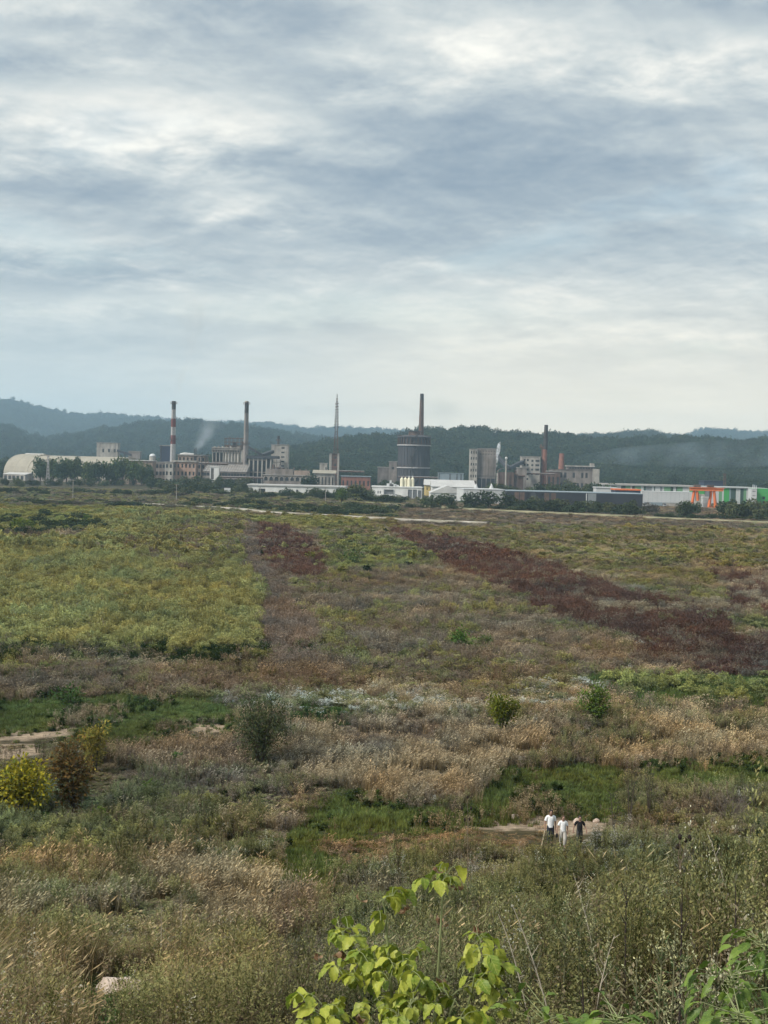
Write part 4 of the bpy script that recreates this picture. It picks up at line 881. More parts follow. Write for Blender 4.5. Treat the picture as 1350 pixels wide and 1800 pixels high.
def frame_tower():
    d = 1172; a = at(395, 770, d); b = at(430, 770, d); W = float(b[0]-a[0]); H = float(a[2]); zr = float(at(395, 790, d)[2]); root = empty('steel_frame', (a[0], d, 0), 0, 'open rusty steel frame with small cabins on the silo roof', 'frame'); D = 9
    z0 = zr-3
    for i in range(6):
        for j in (0, D): obj('post', box_me(.4, .4, H-z0+(1.4 if i % 2 else 0), RUSTM), root, (i*W/5, j, z0))
    for k in range(4):
        mb = MB(); z = zr+(H-zr)*k/3; mb.box((-.3, -.02, z-.25), (W+.4, .38, z+.2)); mb.box((-.3, D-.02, z-.25), (W+.4, D+.38, z+.2)); mb.build('beam', RUSTM, root)
    mb = MB(); mb.box((0, .5, z0), (W, D-.5, zr+.1)); mb.build('base', CONC_D, root)
    for (u, v, lo, hi, m) in ((.02, .20, .05, .42, CONC_D), (.42, .56, .05, .62, DARKM), (.57, .80, .05, .34, CONC_P), (.83, .98, .05, .80, CONC_D), (.22, .40, .05, .30, DARKM)):
        mb = MB(); mb.box((W*u, .9, zr+(H-zr)*lo), (W*v, D-1, zr+(H-zr)*hi)); mb.build('cabin', m, root)
    for i in range(5):
        mb = MB(); mb.bar((i*W/5+.2, .2, zr), ((i+1)*W/5+.2, .2, zr+(H-zr)/3), .22); mb.build('brace', RUSTM, root)
frame_tower()
def column_hall():
    d = 1142; a = at(437, 806, d); b = at(477, 806, d); W = float(b[0]-a[0]); H = float(a[2]); root = empty('column_hall', (a[0], d, 0), 0, 'concrete hall with tall dark bays between pale columns', 'hall'); D = 20
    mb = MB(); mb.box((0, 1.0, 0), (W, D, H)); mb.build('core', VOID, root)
    for k in range(6): obj('column', box_me(.95, .95, H+.2, CONC_P), root, (k*(W-.95)/5, -.1, 0))
    for z, h in ((H*.02, 1.2), (H*.50, .8), (H*.93, 1.4)):
        mb = MB(); mb.box((0, .15, z), (W*.80, .99, z+h)); mb.build('spandrel', CONC, root)
    for k in range(4):
        for lo, hi in ((.56, .92),):
            mb = MB(); x = k*(W-.95)/5; mb.box((x+1.1, .3, H*lo), (x+(W-.95)/5*.42, .98, H*hi)); mb.build('infill_panel', CONC, root)
    mb = MB(); mb.box((-1.5, -.8, H+.22), (W+5, D+.5, H+2.4)); mb.build('roof_gallery', DARKM, root)
    for k in range(5):
        z = 3+k*4; mb = MB(); mb.box((W+1.0, 2, z), (W+7, 8, z+.35)); mb.build('deck', RUSTM, root)
    for k in range(3): obj('post', box_me(.45, .45, H, RUSTM), root, (W+1+k*2.9, 1.8, 0))
    mb = MB(); mb.bar((W+1, 1.9, 2), (W+7, 1.9, H-3), .3); mb.bar((W+7, 1.9, 2), (W+1, 1.9, H-3), .3); mb.build('brace', RUSTM, root)
column_hall()
conveyor('conveyor', 'twin dark conveyor sloping down right from the slim grey chimney', [(437, 786, 1160), (462, 801, 1160)], 1160, 3, 2.2, legs=(.7,))
conveyor('conveyor', 'dark conveyor rising right into the windowed concrete tower', [(459, 801, 1166), (479, 794, 1200)], 1160, 3, 2.4)
bld('concrete_tower', 'tall pale concrete tower with a column of strip windows', 477, 507, 782, 1205, 13, CONC_P, holes=lambda W, H: grid_holes(W, H, 1, 8, .36, .34, W*.42, W*.95, H*.10, H*.98), roofh=.4)
r_, W_, H_ = bld('arched_hall', 'low grey hall with a row of round arched windows', 463, 546, 836, 1075, 18, CONC, ROOF_G, roofkind='flat', over=.5)
for k in range(9):
    mb = MB(); x = W_*(k+.5)/9; rr = 1.35; n = 10; uz = H_-4.3
    mb.idx([(x-rr, -.03, .4+uz)]+[(x-rr*math.cos(math.pi*j/n), -.03, 2.0+uz+rr*math.sin(math.pi*j/n)) for j in range(n+1)]+[(x+rr, -.03, .4+uz)], [tuple(range(n+3))]); mb.build('arched_window', VOID, r_)
    mb = MB(); mb.tube([(x-(rr+.15), -.06, .4+uz)]+[(x-(rr+.15)*math.cos(math.pi*j/n), -.06, 2.0+uz+(rr+.15)*math.sin(math.pi*j/n)) for j in range(n+1)]+[(x+(rr+.15), -.06, .4+uz)], .22, 4); mb.build('arch_trim', CONC_P, r_)
mb = MB(); mb.box((2, 2, H_+.6), (W_*.62, 14, H_+4.6)); mb.build('upper_storey', CONC, r_)
mb = MB(); mb.box((W_*.64, 2, H_+.6), (W_*.97, 14, H_+3.8)); mb.build('upper_storey', OCHRE, r_)
for k in range(7): obj('roof_vent', box_me(1.0, 1.0, 1.2, CONC_D), r_, (W_*(.1+.13*k), 5, H_+3.85 if k > 4 else H_+4.65))
bld('long_white_shed', 'long low white shed with arched door at its left end', 436, 606, 855, 905, 22, WHITE_P, ROOF_W, over=.6, roofh=.8, yaw=math.radians(-3), holes=lambda W, H: [(W*.045, W*.055, H*.1, H*.55), (W*.07, W*.08, H*.1, H*.55), (W*.11, W*.18, H*.05, H*.62), (W*.50, W*.52, H*.3, H*.6), (W*.60, W*.62, H*.3, H*.6), (W*.72, W*.74, H*.3, H*.6)])

# ---- mast tower
def mast_tower():
    d = 1180; a = at(579, 796, d); b = at(597, 796, d); W = float(b[0]-a[0]); H = float(a[2]); root = empty('hoist_tower', (a[0], d, 0), 0, 'red brick tower with white corner piers under the lattice mast', 'tower'); D = W
    mb = MB(); mb.box((W*.16, .4, 0), (W*.84, D-.4, H-.4)); mb.build('brick_core', BRICK_D, root)
    for x in (0, W*.18, W*.80): obj('pier', box_me(W*(.16 if x != W*.18 else .06), .9, H-.3 if x else H-1.2, CONC_P), root, (x, -.1, 0))
    obj('pier', box_me(W*.16, .9, H-.3, CONC_P), root, (0, D-.8, 0)); obj('pier', box_me(W*.16, .9, H-.3, CONC_P), root, (W*.82, D-.8, 0))
    for k in range(4): mb = MB(); z = H*(.15+.22*k); mb.box((W*.16, -.02, z), (W*.84, .38, z+.5)); mb.build('string_course', BRICK, root)
    for k in range(4): obj('window', box_me(W*.16, .1, 2.6, VOID), root, (W*.52, .33, H*(.2+.2*k)))
    mb = MB(); mb.box((-.4, -.5, H-.28), (W+.4, D+.4, H)); mb.build('roof', CONC_D, root)
    # lattice mast
    m0 = empty('lattice_mast', (a[0]+W*.62, d+3, H), 0, 'tall thin red brown lattice radio mast on the brick tower', 'mast'); zt = float(at(592.5, 692, d)[2])-H; w0, w1 = 1.7, .45
    ww = lambda s: w0+(w1-w0)*min(1, s/.75) if s < .75 else w1
    for sx, sy in ((-1, -1), (1, -1), (1, 1), (-1, 1)):
        mb = MB(); mb.tube([(sx*ww(s), sy*ww(s), zt*s*.93) for s in (0, .25, .5, .75, 1)], [.30, .27, .24, .21, .18], 5); mb.build('leg', RUSTM, m0)
    n = 22
    for k in range(n):
        s0, s1 = k/n, (k+1)/n; mb = MB()
        for (p, q) in (((-1, -1), (1, -1)), ((1, -1), (1, 1)), ((1, 1), (-1, 1)), ((-1, 1), (-1, -1))):
            mb.tube([(p[0]*ww(s0), p[1]*ww(s0), zt*.93*s0), (q[0]*ww(s1), q[1]*ww(s1), zt*.93*s1)], .15, 4); mb.tube([(q[0]*ww(s0), q[1]*ww(s0), zt*.93*s0), (p[0]*ww(s1), p[1]*ww(s1), zt*.93*s1)], .15, 4)
        mb.build('lattice_bay', PALEST if (k//3) % 2 and k > 8 else RUSTM, m0)
    mb = MB(); mb.tube([(0, 0, zt*.90), (0, 0, zt)], .22, 6); mb.build('antenna', DARKM, m0)
    for k in range(9): mb = MB(); z = zt*(.42+.05*k); w = ww(z/zt/.93); mb.box((-w-1.1, -.12, z), (-w, .12, z+.9)); mb.box((w, -.12, z+.4), (w+1.1, .12, z+1.3)); mb.build('aerial', DARKM, m0)
    mb = MB(); mb.tube([(0, 0, zt*.955), (0, 0, zt*.985)], [.5, .1], 6); mb.build('top_aerial', DARKM, m0)
mast_tower()
bld('small_block', 'small beige rooftop block left of the brick tower', 562, 575, 815, 1150, 8, CONC_P, holes=lambda W, H: [(W*.78, W*.95, H*.55, H*.85)])
r_, W_, H_ = bld('gatehouse', 'pale hip roofed gatehouse before the brick tower', 552, 588, 832, 1120, 14, CONC_P, ROOF_B, roofkind='gable_x', rise=2.4, over=1.2, holes=G(6, 1, .4, .5))
bld('brick_shed', 'low red brick shed with pale roof right of the brick tower', 600, 651, 838, 1110, 14, BRICK, BLUEG, holes=G(7, 1, .4, .4), over=.6)
bld('ruin_block', 'lone grey concrete block left of the gas holder', 684, 698, 812, 1290, 10, CONC, holes=G(1, 1, .3, .2, c=.5))
bld('ruin_shed', 'low grey ruined shed left of the lone concrete block', 664, 690, 822, 1295, 8, CONC_D)

# ---- gas holder
def gasholder():
    d = 1240; a = at(727, 840, d); R0 = 27.5*mpx(d); zt = float(at(727, 768, d)[2]); zb = 0; root = empty('gas_holder', (a[0], d+R0, 0), 0, 'huge dark cylindrical gas holder with pale ring walkways', 'gas holder')
    tiers = [(0, .40), (.40, .84), (.84, 1.0)]; n = 28
    for i, (s0, s1) in enumerate(tiers):
        r_ = R0*(1.02, 1.0, .985)[i]
        for k in range(n):
            mb = MB(); w0, w1 = 2*math.pi*k/n, 2*math.pi*(k+1)/n
            P_ = lambda w, z, q=0: ((r_-q)*math.cos(w), (r_-q)*math.sin(w), z)
            mb.idx([P_(w0, zt*s0), P_(w1, zt*s0), P_(w1, zt*s1), P_(w0, zt*s1)], [(0, 1, 2, 3)])
            mb.tube([P_(w0, zt*s0, -.15), P_(w0, zt*s1, -.15)], .28, 4); mb.build('shell_panel', TANKM, root)
    for s, m in ((.025, PALEST), (.40, PALEST), (.84, PALEST), (1.0, TANKM)):
        mb = MB(); z = zt*s; mb.tube([(0, 0, z-.5), (0, 0, z+.5)], [R0+1.2, R0+1.2], 40); rw = mb.build('ring_walkway', m, root)
        mb = MB(); mb.tube([((R0+1.15)*math.cos(k*.1571), (R0+1.15)*math.sin(k*.1571), z+1.5) for k in range(41)], .09, 4)
        for k in range(40): w = k*.1571; mb.tube([((R0+1.15)*math.cos(w), (R0+1.15)*math.sin(w), z+.5), ((R0+1.15)*math.cos(w), (R0+1.15)*math.sin(w), z+1.5)], .06, 4)
        mb.build('railing', RUSTM, rw)
    for k in range(n):
        w = 2*math.pi*k/n; mb = MB(); mb.box((-.25, -.25, zt*.84+.5), (.25, .25, zt-.5)); o = mb.build('bracket', RUSTM, root, ((R0+.6)*math.cos(w), (R0+.6)*math.sin(w), 0)); o.rotation_euler.z = w
    mb = MB(); z1 = zt+.5; mb.tube([(0, 0, z1), (0, 0, z1+.6), (0, 0, z1+1.0), (0, 0, z1+1.3)], [R0+.2, R0*.82, R0*.55, R0*.40], 40); mb.build('dome_roof', TANKM, root)
    mb = MB(); mb.tube([(0, 0, z1+1.3), (0, 0, z1+4.2)], [R0*.38, R0*.36], 24); mb.build('lantern', RUSTM, root)
    mb = MB(); mb.tube([(0, 0, z1+4.2), (0, 0, z1+4.8)], [R0*.42, R0*.42], 24); mb.build('lantern_roof', TANKM, root)
    # zigzag stair up the front
    zz = [(.10, .03), (.62, .18), (.12, .34), (.12, .42), (.05, .56), (.50, .78), (.10, .86), (.34, 1.0), (.55, 1.06)]
    for (p, q) in zip(zz[:-1], zz[1:]):
        mb = MB()
        w = lambda s: -math.pi/2 + (s[0]-.25)*.9
        A = Vector(((R0+.9)*math.cos(w(p)), (R0+.9)*math.sin(w(p)), zt*p[1])); B = Vector(((R0+.9)*math.cos(w(q)), (R0+.9)*math.sin(w(q)), zt*q[1]))
        mb.bar(A, B, .55); mb.bar(A+Vector((0, -.3, 1.2)), B+Vector((0, -.3, 1.2)), .2); mb.build('stair_flight', SOOT, root)
gasholder()

# ---- white plant in the centre
r_, W_, H_ = bld('white_factory', 'low white factory with framed windows below the cream silos', 654, 742, 857, 840, 24, WHITE_P, WHITE_P, over=.3, roofh=.5, holes=lambda W, H: [(W*.11, W*.135, H*.45, H*.68), (W*.155, W*.18, H*.45, H*.68), (W*.25, W*.42, H*.40, H*.78), (W*.46, W*.50, H*.30, H*.42), (W*.72, W*.80, H*.15, H*.85), (W*.82, W*.90, H*.15, H*.85), (W*.92, W*.99, H*.15, H*.80)], pane=mat_plain('hazy_glass', (.16, .17, .18), .3))
mb = MB(); mb.box((W_*.235, -.35, H_*.37), (W_*.25, .0, H_*.82)); mb.box((W_*.42, -.35, H_*.37), (W_*.435, .0, H_*.82)); mb.box((W_*.25, -.35, H_*.785), (W_*.42, .0, H_*.82)); mb.build('window_frame', GREYC, r_)
mb = MB(); mb.box((-.5, -5, 0), (W_*.30, -.4, H_*.28)); mb.build('loading_dock', WHITE_P, r_)
mb = MB(); mb.box((W_*.46, -4.5, 0), (W_*.60, -.4, H_*.36)); mb.build('porch', WHITE_P, r_)
for k, (u, w, h) in enumerate(((.33, 2.2, 1.6), (.37, 1.2, 3.4), (.40, 1.6, 2.0), (.44, 2.6, 1.3), (.50, 2.0, .9))):
    mb = MB(); x = W_*u; mb.box((x-w/2, 6, H_+.5), (x+w/2, 9, H_+.5+h)); mb.build('roof_unit', SHEET, r_)
for k in range(4):
    root = empty('silo', (at(706.5+k*6.3, 840, 852)[0], 852+(k % 2)*.8, 0), 0, ('leftmost cream silo behind the white factory', 'second cream silo from the left behind the white factory', 'third cream silo from the left, taller cap, behind the white factory', 'rightmost cream silo behind the white factory')[k], 'silo', 'cream silos')
    zt = float(at(706+k*6.3, 842, 852)[2]); mb = MB(); mb.tube([(0, 0, 0), (0, 0, zt)], 3.0*mpx(852), 18); mb.build('drum', CREAM, root, smooth=False)
    mb = MB(); mb.tube([(0, 0, zt), (0, 0, zt+.6), (0, 0, zt+.9)], [3.05*mpx(852), 1.6*mpx(852), .3], 18); mb.build('cap', CREAM, root)
    mb = MB(); mb.box((-.3, -.3, zt+.9), (.3, .3, zt+(1.8 if k in (2, 3) else 1.2))); mb.build('vent', SHEET, root)
bld('yellow_hall', 'ochre yellow gable hall right of the cream silos', 748, 784, 853, 960, 26, YEL, ROOF_W, roofkind='gable_x', rise=3.6, over=.8, holes=G(6, 1, .3, .3, c=.3))
r_, W_, H_ = bld('blue_shed', 'blue grey clad shed with dark gate posts behind the white halls', 771, 815, 832, 1110, 14, BLUEG, BLUEG, roofh=.3)
for u in (.0, .44, .72, .88): mb = MB(); mb.box((W_*u, -.25, 0), (W_*u+W_*.035, -.02, H_-.3)); mb.build('gate_post', SOOT, r_)
bld('low_shed', 'low dark brown shed between the blue shed and the concrete ruin', 800, 835, 846, 1060, 12, BRICK_D, RUSTM)
r_, W_, H_ = bld('white_hall', 'white gabled hall with pale ribbed roof beside the white factory', 757, 817, 867, 800, 30, WHITE_P, ROOF_W, roofkind='gable_y', rise=4.2, over=.4)
bld('white_hall', 'long white hall roof ridge behind the gabled hall', 760, 834, 856, 880, 30, WHITE_P, ROOF_W, roofkind='gable_x', rise=4.0, over=.6)
bld('white_hall', 'white sheet metal hall with tall blank wall left of the black shed', 815, 888, 861, 770, 26, SHEET, SHEET, roofkind='flat', roofh=.4, over=.2, yaw=math.radians(5))
for x, y0, y1, nm in ((837, 850, 862, 'left'), (864, 850, 862, 'right')):
    d = 800; a = at(x, y0, d); zt = float(a[2]); root = empty('vent_cone', (a[0], d, 0), 0, '%s pointed white cone vent behind the blank white hall' % nm, 'vent'); mb = MB(); mb.tube([(0, 0, 0), (0, 0, zt-3), (0, 0, zt)], [1.4, 1.4, .15], 12); mb.build('cone', SHEET, root); mb = MB(); mb.tube([(0, 0, zt), (0, 0, zt+.5)], .12, 6); mb.build('tip', CONC, root)

# ---- right ruins
r_, W_, H_ = bld('concrete_ruin', 'tall grey windowed concrete ruin beside the white steam plume', 840, 872, 789, 1180, 16, CONC, roofh=.4, holes=lambda W, H: grid_holes(W, H, 6, 2, .45, .34, W*.08, W*.98, H*.84, H*.98), yaw=math.radians(-4))
for k in range(11): mb = MB(); x = W_*k/10; mb.box((x-.2, -.3, H_*.38), (x+.2, -.02, H_*.83)); mb.build('pilaster', CONC if k % 3 else CONC_D, r_)
mb = MB(); mb.box((-.2, -.35, H_*.33), (W_+.2, -.02, H_*.375)); mb.build('ledge', CONC_D, r_)
for k in range(4): obj('open_bay', box_me(W_*.20, .2, H_*.26, VOID), r_, (W_*(.03+.245*k), -.15, H_*.04))
bld('concrete_ruin', 'narrow grey stair wing full of square windows left of the tall ruin', 827, 839.5, 790, 1177, 14, CONC_P, holes=G(3, 7, .5, .45), roofh=.5)
def steam(name, label, pts, rad, dens, col, seed, noise=1.4, lowcut=.35, axis=None):
    """closed puff column whose volume thins towards its edge"""
    P_ = [at(px, py, d) for px, py, d in pts]; o0 = P_[0]; mb = MB(); mb.tube([tuple(p-o0) for p in P_], rad, 14)
    m = bpy.data.materials.new(name); m.use_nodes = True; nt = m.node_tree; nt.nodes.clear(); L = nt.links
    v = nt.nodes.new('ShaderNodeVolumePrincipled'); v.inputs['Color'].default_value = (*col, 1); v.inputs['Anisotropy'].default_value = .2
    tc = nt.nodes.new('ShaderNodeTexCoord'); n = nt.nodes.new('ShaderNodeTexNoise'); n.inputs['Scale'].default_value = noise; n.inputs['Detail'].default_value = 3; L.new(tc.outputs['Object'], n.inputs[0])
    mr = nt.nodes.new('ShaderNodeMapRange'); L.new(n.outputs['Fac'], mr.inputs[0]); mr.inputs[1].default_value = lowcut; mr.inputs[2].default_value = .68; mr.inputs[3].default_value = 0; mr.inputs[4].default_value = dens
    den = mr.outputs[0]
    if axis:      # thins out away from the drifting axis: x and y drift per metre of rise, radius at the foot, widening
        def M(op, a, b=None):
            q = nt.nodes.new('ShaderNodeMath'); q.operation = op
            for i, t in enumerate((a, b)):
                if t is None: continue
                if isinstance(t, (int, float)): q.inputs[i].default_value = t
                else: L.new(t, q.inputs[i])
            return q.outputs[0]
        sp = nt.nodes.new('ShaderNodeSeparateXYZ'); L.new(tc.outputs['Object'], sp.inputs[0]); X, Y, Zz = sp.outputs
        ex = M('SUBTRACT', X, M('MULTIPLY', Zz, axis[0])); ey = M('SUBTRACT', Y, M('MULTIPLY', Zz, axis[1])); rr = M('ADD', M('MULTIPLY', Zz, axis[3]), axis[2])
        q2 = M('DIVIDE', M('ADD', M('MULTIPLY', ex, ex), M('MULTIPLY', ey, ey)), M('MULTIPLY', rr, rr)); fo = M('MAXIMUM', M('SUBTRACT', 1.0, q2), 0.0)
        up = M('MAXIMUM', M('SUBTRACT', 1.0, M('DIVIDE', Zz, axis[4])), 0.0); den = M('MULTIPLY', M('MULTIPLY', den, fo), up)
    L.new(den, v.inputs['Density']); o = nt.nodes.new('ShaderNodeOutputMaterial'); L.new(v.outputs[0], o.inputs['Volume'])
    ob = mb.build(name, m, None, o0); tag(ob, label, 'smoke', kind='stuff'); return ob
steam('steam_plume', 'white steam plume rising beside the tall concrete ruin', [(873, 822, 1172), (873.5, 812, 1172), (874.5, 800, 1172), (876.5, 790, 1172), (877.5, 781, 1172), (879, 776, 1172)], [.3, .7, 1.2, 1.7, 1.3, .2], 2.0, (.97, .98, 1), 1, .5, .40)
steam('smoke_haze', 'thin grey smoke drifting up from the works roof', [(342, 797, 1185), (348, 790, 1190), (357, 778, 1195), (362, 764, 1200), (366, 750, 1205), (372, 738, 1210)], [2, 7, 12, 17, 18, 10], .10, (.86, .92, 1), 2, .09, .36, (.49, .93, 2.5, .42, 34))
steam('chimney_smoke', 'faint brownish smoke trailing above the red and white chimney', [(308, 706, 1150), (309, 690, 1152), (312, 660, 1156), (322, 620, 1162), (338, 570, 1170), (352, 520, 1178)], [1.2, 4, 9, 15, 22, 12], .05, (.72, .70, .66), 3, .05, .38, (.16, .25, 1.5, .17, 95))

def round_lamp():
    d = 1100; a = at(889, 845, d); zt = float(at(889, 808, d)[2]); root = empty('mast_with_ball', (a[0], d, 0), 0, 'slim pale mast with round white ball top right of the steam', 'mast'); mb = MB(); mb.tube([(0, 0, 0), (0, 0, zt)], [.75, .55], 10); mb.build('pole', CONC_P, root)
    mb = MB(); mb.tube([(0, 0, zt+.0)]+[(0, 0, zt+1.1-1.1*math.cos(k*.393)) for k in range(1, 8)]+[(0, 0, zt+2.2)], [.3]+[1.1*math.sin(k*.393) for k in range(1, 8)]+[.05], 12); mb.build('ball', SHEET, root, smooth=True)
round_lamp()
def tipple():
    d = 1130; a = at(872, 850, d); k_ = mpx(d); root = empty('loading_station', (a[0], d, 0), 0, 'rusty loading station with curved roof and pipes below the ball topped mast', 'structure'); Z = lambda py: float(at(890, py, d)[2])
    mb = MB(); mb.box((2, 0, 0), (13, 8, Z(830))); mb.build('wall', BRICK_D, root)
    mb = MB(); n = 8
    for k in range(n): 
        w0, w1 = math.pi*k/n, math.pi*(k+1)/n; q = lambda w: (8-7*math.cos(w), Z(830)+3.2*math.sin(w))
        (xa, za), (xb, zb) = q(w0), q(w1); mb.idx([(xa, -1, za), (xb, -1, zb), (xb, 9, zb), (xa, 9, za)], [(0, 1, 2, 3)])
    mb.build('curved_roof', RUSTM, root)
    for x in (1, 5, 9, 13, 16): obj('post', box_me(.5, .5, Z(831), RUSTM), root, (x, -1.2, 0))
    mb = MB(); mb.tube([(14, 1, Z(832)), (17, 1, Z(836)), (22, 1, Z(836))], .8, 8); mb.build('pipe', RUSTM, root)
    mb = MB(); mb.box((14, 2, 0), (21, 9, Z(834))); mb.build('annex', BRICK_D, root)
    for k in range(3): obj('opening', box_me(2.2, .15, 4.5, VOID), root, (3+3.4*k, -.12, 2))
tipple()
conveyor('conveyor', 'dark conveyor dropping right from the tall concrete ruin', [(872, 800, 1185), (893, 822, 1160)], 1180, 3, 2.6)
conveyor('conveyor', 'dark conveyor rising right to the windowed ruin before the brick chimney', [(893, 824, 1165), (919, 812, 1195)], 1180, 3, 2.6, legs=(.5,))
bld('concrete_ruin', 'grey ruin with rows of black square windows left of the brick chimney', 917, 950, 803, 1195, 14, CONC_P, holes=lambda W, H: grid_holes(W, H, 2, 5, .62, .45, W*.08, W*.42, H*.30, H*.97)+grid_holes(W, H, 1, 4, .7, .45, W*.50, W*.66, H*.45, H*.95)+grid_holes(W, H, 1, 4, .8, .45, W*.72, W*.98, H*.45, H*.95), roofh=.4)
bld('concrete_hopper', 'plain grey concrete hopper block below the windowed ruin', 910, 926, 823, 1150, 10, CONC)
r_, W_, H_ = bld('roofless_ruin', 'long roofless pale ruin behind the black shed', 968, 1050, 826, 1180, 14, CONC, roof=CONC_D, holes=G(11, 2, .55, .5, c=.1, skip=.12), roofh=.3)
mb = MB(); mb.box((W_*.36, 1, H_+.3), (W_*.92, 12, H_+2.6)); mb.build('upper_wall', CONC_D, r_)
mb = MB(); mb.box((W_*.34, .5, H_+2.62), (W_*.95, 12.5, H_+3.5)); mb.build('upper_slab', CONC_P, r_)
for k in range(9): obj('upper_window', box_me(1.5, .2, 1.2, VOID), r_, (W_*(.40+.058*k), .85, H_+.9))
mb = MB(); mb.box((W_*.90, -2, 0), (W_*1.04, 8, H_+1.2)); mb.build('end_pier', CONC_P, r_)
mb = MB(); mb.box((W_*.86, 2, H_+3.52), (W_*.94, 8, H_+5.6)); mb.build('turret', CONC_P, r_)
bld('collapsed_shed', 'low collapsed brick shed left of the roofless ruin', 962, 985, 829, 1170, 10, BRICK_D, holes=G(3, 1, .5, .5))

# ---- black and green sheds on the right
r_, W_, H_ = bld('black_shed', 'very long black shed with pale roof edge behind the hedge', 890, 1128, 866, 745, 30, BLACKC, BLUEG, over=.12, roofh=.28, yaw=math.radians(-3.0), holes=lambda W, H: [(W*.05, W*.065, H*.55, H*.85), (W*.155, W*.17, H*.55, H*.85), (W*.255, W*.27, H*.55, H*.85)])
for u, m in ((.06, RUSTM), (.10, RUSTM), (.28, RUSTM), (.33, RUSTM), (.18, DARKM)): mb = MB(); mb.box((W_*u, -.06, .2), (W_*(u+.035), -.01, H_-.4)); mb.build('cladding_panel', m, r_)
mb = MB(); mb.box((W_*.585, -.08, .2), (W_*.592, -.01, H_-.2)); mb.build('white_post', SHEET, r_); mb = MB(); mb.box((W_*.60, -.08, H_*.3), (W_*.66, -.01, H_-.2)); mb.build('grey_door', GREYC, r_)
bld('dark_extension', 'dark navy end bay of the long shed with orange roof edge', 1082, 1126, 862, 800, 16, NAVYC, ORANGE, over=.3, roofh=.7)
bld('green_roof_shed', 'small white shed with green windows behind the black shed', 1048, 1084, 858, 860, 12, SHEET, SHEET, holes=G(4, 1, .35, .4))
def striped_hall():
    d = 905; a = at(1064, 850, d); b = at(1348, 862, d); W = float(b[0]-a[0]); H = float(a[2])*.5+float(b[2])*.5; root = empty('striped_hall', (a[0], d, 0), 0, 'huge warehouse clad in green, white and dark vertical stripes', 'warehouse'); D = 60
    mb = MB(); mb.box((0, .3, 0), (W, D, H)); mb.build('wall', SHEET, root)
    pat = [(2, GREEN2), (7, GREEN1), (2, SHEET), (7, GREEN3), (3, GREEN2), (8, SHEET), (8, GREEN3), (9, GREEN2), (3, SHEET), (5, GREEN3), (11, GREEN2), (5, SHEET), (4, GREEN3), (11, GREYC), (4, SHEET), (2, GREEN3), (9, SHEET), (4, GREYC), (3, SHEET), (12, GREEN2), (5, GREEN3), (5, SHEET), (2, GREEN3), (10, GREEN2), (12, SHEET), (6, GREEN1), (10, GREYC), (12, GREEN1), (10, GREEN3), (16, SHEET), (6, GREEN2), (3, SHEET), (10, GREEN1), (3, BLUEG), (9, GREEN3), (8, SHEET), (6, GREEN3), (5, GREEN2), (3, SHEET), (8, GREEN3), (6, GREEN2), (20, SHEET)]
    s = sum(p[0] for p in pat); x = 0
    for w, m in pat:
        ww = W*w/s; obj('cladding_panel', box_me(ww-.04, .26, H-.5, m), root, (x, 0, .3)); x += ww
    mb = MB(); mb.box((-.8, -.8, H), (W+.5, D, H+.45)); mb.build('roof', mat_plain('grey_roof_edge', (.33, .34, .33), .7), root)
    mb = MB(); mb.box((-.5, 2, H+.47), (W*.6, D-4, H+.75)); mb.build('roof_deck', ROOF_G, root)
striped_hall()
r_, W_, H_ = bld('white_warehouse', 'blank white warehouse wall in front of the striped hall', 1128, 1222, 865, 850, 20, SHEET, SHEET, roofh=.25, over=.1)
for k in range(12): mb = MB(); x = W_*(k+.5)/12; mb.box((x, -.05, .3), (x+.07, -.005, H_-.1)); mb.build('panel_joint', BLUEG, r_)
mb = MB(); mb.box((W_*.05, -.4, 0), (W_, -.06, H_*.20)); mb.build('dark_plinth', GREYC, r_)
bld('green_block', 'bright green clad block at the right edge beside the striped hall', 1331, 1362, 860, 872, 20, GREEN1, GREEN1, roofh=.2, over=.05, holes=lambda W, H: [(W*.32, W*.48, H*.42, H*.58), (W*.32, W*.48, H*.16, H*.32)])
bld('white_tower', 'narrow white stair tower with roof pipes beside the bright green block', 1321, 1330.5, 860, 868, 8, SHEET, SHEET, roofh=.3, over=.1, holes=G(1, 4, .6, .12))
for k in range(3):
    root = empty('roof_pipe', (at(1323+k*3, 860, 872)[0], 871.5, float(at(1325, 860, 868)[2])+.3), 0, ('left', 'middle', 'right')[k]+' steel pipe on the narrow white stair tower', 'pipe'); mb = MB(); mb.tube([(0, 0, 0), (0, 0, 2.2-.3*k)], .25, 8); mb.build('tube', SHEET, root); mb = MB(); mb.tube([(0, 0, 2.21-.3*k), (0, 0, 2.6-.3*k)], [.5, .1], 8); mb.build('cowl', BLUEG, root)
